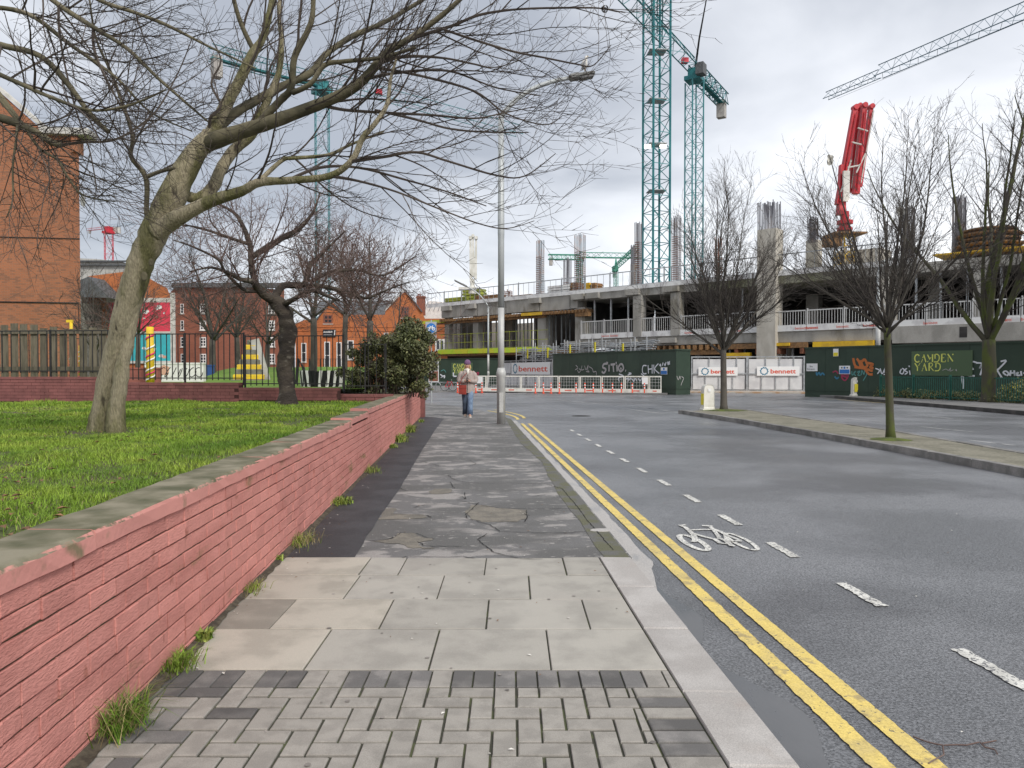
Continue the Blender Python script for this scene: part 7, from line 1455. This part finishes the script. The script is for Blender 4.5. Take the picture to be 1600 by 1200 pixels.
g = loft([(.0, -.01, .76, .225, .165), (0, 0, .80, .23, .17), (0, 0, .95, .222, .165), (0, 0, 1.08, .21, .158), (0, 0, 1.24, .215, .16), (0, 0, 1.35, .205, .14), (0, 0, 1.42, .15, .11), (0, 0, 1.46, .085, .08)]); ct = part('coat', g, 'coat', per, True)
for s_ in (-1, 1): g = MB(); g.tube([Vector((.14*s_, 0, 1.395)), Vector((.205*s_, .01, 1.32)), Vector((.265*s_, .03, 1.17)), Vector((.235*s_, -.03, 1.09)), Vector((.15*s_, -.13, 1.11)), Vector((.085*s_, -.195, 1.125))], [.07, .082, .078, .074, .064, .054], 12); part('sleeve', g, 'coat', ct, True)
for s_ in (-1, 1): g = MB(); g.add([(.02*s_, -.168, 1.24), (.10*s_, -.145, 1.36), (.11*s_, -.10, 1.45), (.05*s_, -.115, 1.43), (.015*s_, -.165, 1.28)], [(0, 1, 2, 3, 4)]); part('lapel', g, 'coat', ct)
g = MB(); g.box((-.006, -.176, .78), (.006, -.160, 1.25)); part('zip', g, 'phone', ct); g = MB(); g.tube([Vector((.07*math.cos(a), .07*math.sin(a)-.01, 1.47+.015*math.sin(3*a))) for a in [2*math.pi*i/12 for i in range(13)]], .034, 8, False); g.tube([Vector((.01, -.10, 1.46)), Vector((.015, -.145, 1.40)), Vector((0, -.165, 1.31))], [.04, .045, .02], 8); part('scarf', g, 'scarf', per, True)
for s_, mt in ((1, 'jeans'), (-1, 'jeans_shaded')):  # same denim on both legs; shade on the trailing leg is painted in
    P_ = [Vector((.08*s_, 0, .96)), Vector((.085*s_, -.02, .86)), Vector((.085*s_, -.08, .68) if s_ > 0 else (-.08, -.02, .68)), Vector((.085, -.13, .50) if s_ > 0 else (-.075, -.03, .50)), Vector((.08, -.125, .28) if s_ > 0 else (-.073, .05, .28)), Vector((.076, -.12, .085) if s_ > 0 else (-.07, .125, .10))]
    g = MB(); g.tube(P_, [.115, .115, .10, .085, .084, .096], 12); part('jeans_leg', g, mt, per, True)
    f = Vector((.078, -.17, 0)) if s_ > 0 else Vector((-.07, .07, .012)); g = loft([(f.x, f.y, f.z+.0, .048, .125), (f.x, f.y, f.z+.03, .05, .13), (f.x, f.y+.02, f.z+.07, .045, .10), (f.x, f.y+.05, f.z+.11, .036, .05)], 12); so = part('shoe', g, 'shoe', per, True); g = loft([(f.x, f.y, f.z-.003, .052, .13), (f.x, f.y, f.z+.022, .053, .134)], 12); part('sole', g, 'sole', so)
g = loft([(0, 0, 1.635, .096, .104), (0, 0, 1.66, .102, .11), (0, .004, 1.70, .100, .106), (0, .006, 1.745, .082, .086), (0, .008, 1.778, .05, .052), (0, .008, 1.79, .012, .012)], 16); part('beanie', g, 'hat', per, True)
g = MB(); g.tube([Vector((.075, -.01, 1.62)), Vector((.088, -.02, 1.54)), Vector((.08, -.06, 1.46))], [.02, .03, .015], 7); g.tube([Vector((-.075, 0, 1.62)), Vector((-.083, .0, 1.54)), Vector((-.06, -.03, 1.47))], [.02, .024, .012], 7); part('hair', g, 'hair', per, True)
for s_ in (-1, 1): g = MB(); g.lathe([(.004, -.004), (.010, 0), (.004, .004)], (.03*s_, -.094, 1.622), 8); part('eye', g, 'phone', per)
g = MB(); g.box((-.022, -.0935, 1.562), (.022, -.086, 1.569)); part('mouth', g, 'boom_red', per)
hb = thing('handbag', 'dark red leather shoulder bag at the walking person\'s hip', 'bag', tuple(pb), prz); hb.scale = (PS, PS, PS)
g = MB(); g.prism([(-.26, -.255), (-.03, -.265), (-.03, -.185), (-.26, -.175)], .715, 1.0, .012); part('bag_body', g, 'bag', hb); g = MB(); g.box((-.262, -.272, .90), (-.028, -.262, 1.002)); part('flap', g, 'bag', hb); g = MB(); g.tube([Vector((-.24, -.22, .99)), Vector((-.17, -.185, 1.2)), Vector((-.02, -.15, 1.38)), Vector((.09, -.05, 1.46))], .011, 5); part('strap', g, 'bag', hb)
ph_ = thing('phone', 'black phone held in front of the person\'s coat', 'phone', tuple(pb), prz); ph_.scale = (PS, PS, PS); g = MB(); g.obox((0, -.268, 1.17), Vector((1, 0, 0)), Vector((0, .8, .6)), Vector((0, -.6, .8)), .036, .075, .005); part('phone_body', g, 'phone', ph_)
# ================================================================== small litter
pm('petal', (.62, .60, .55), .7, island=.2); pm('leaf_litter', (.20, .11, .055), .8, island=.4)
lp = []
for _ in range(150):
    a = random.random()
    if a < .5: p = Vector((random.uniform(WX+.05, 1.2), random.uniform(2.6, 9), .006))
    elif a < .8: p = Vector((WX+abs(random.gauss(0, .12))+.03, random.uniform(2.6, 12), .006))
    else: p = Vector((random.uniform(1.7, 6), random.uniform(3, 12), ZR+.010))
    lp.append(p)
for nm, mt, sel_ in (('fallen_petals', 'petal', lp[::2]), ('fallen_leaves', 'leaf_litter', lp[1::2])):
    g = MB()
    for p in sel_:
        s_ = random.uniform(.006, .016); a = random.uniform(0, 6.3); ca, sa = math.cos(a)*s_, math.sin(a)*s_; g.add([(p.x-ca, p.y-sa, p.z), (p.x-sa*.5, p.y+ca*.5, p.z+.004), (p.x+ca, p.y+sa, p.z+.002), (p.x+sa*.5, p.y-ca*.5, p.z+.004)], [(0, 3, 2, 1)])
    o = part(nm, g, mt); o['kind'] = 'stuff'; o['label'] = 'tiny scattered %s on the pavement and road' % nm.split('_')[1]
def tw(p, q, r=.003): 
    m = [p.lerp(q, t_)+Vector((random.uniform(-.015, .015), random.uniform(-.015, .015), 0)) for t_ in (0, .3, .6, 1)]; return m
g = MB(); q0 = gp(1452, 1195, ZR+.01); q1 = gp(1478, 1165, ZR+.012); q2 = gp(1530, 1160, ZR+.01); q3 = gp(1560, 1176, ZR+.01); q4 = gp(1432, 1152, ZR+.01)
for a, b in ((q0, q1), (q1, q2), (q2, q3), (q1, q4), (q2, gp(1555, 1157, ZR+.01))): g.tube(tw(a, b), .0035, 4)
o = part('fallen_twig', g, 'twig_red'); tag(o, 'small forked reddish twig lying on the road by the yellow lines', 'twig')
# dead leaves lying in the lawn
g = MB()
for k in range(170):
    yy = random.uniform(3.0, 16.5); xx = random.uniform(-.62*yy, WX-.35); z = lawn_z(xx, yy)+random.uniform(.015, .05); s_ = random.uniform(.015, .035); a = random.uniform(0, 6.3); ca, sa = math.cos(a)*s_, math.sin(a)*s_
    g.add([(xx-ca, yy-sa, z), (xx-sa*.6, yy+ca*.6, z+.012), (xx+ca, yy+sa, z+.004), (xx+sa*.6, yy-ca*.6, z+.012)], [(0, 3, 2, 1)])
o = part('lawn_leaves', g, 'leaf_litter'); o['kind'] = 'stuff'; o['label'] = 'brown dead leaves scattered on the lawn'
# old chewing gum trodden into the paving
pm('gum', (.24, .22, .20), .9, island=.4); g = MB()
for k in range(32):
    p = cf(random.uniform(-1.3, .9), random.uniform(2.7, 6.2)); r = random.uniform(.007, .016); n = 7
    if p.x < WX+.1: continue
    g.add([(p.x+r*random.uniform(.7, 1.1)*math.cos(2*math.pi*i/n), p.y+r*random.uniform(.7, 1.1)*math.sin(2*math.pi*i/n), .0052) for i in range(n)], [tuple(range(n))])
o = part('gum_spots', g, 'gum'); o['kind'] = 'stuff'; o['label'] = 'dark flattened gum spots on the paving'

scene.unit_settings.system = 'METRIC'; scene.unit_settings.scale_length = 0.875      # one unit here is about 0.875 m
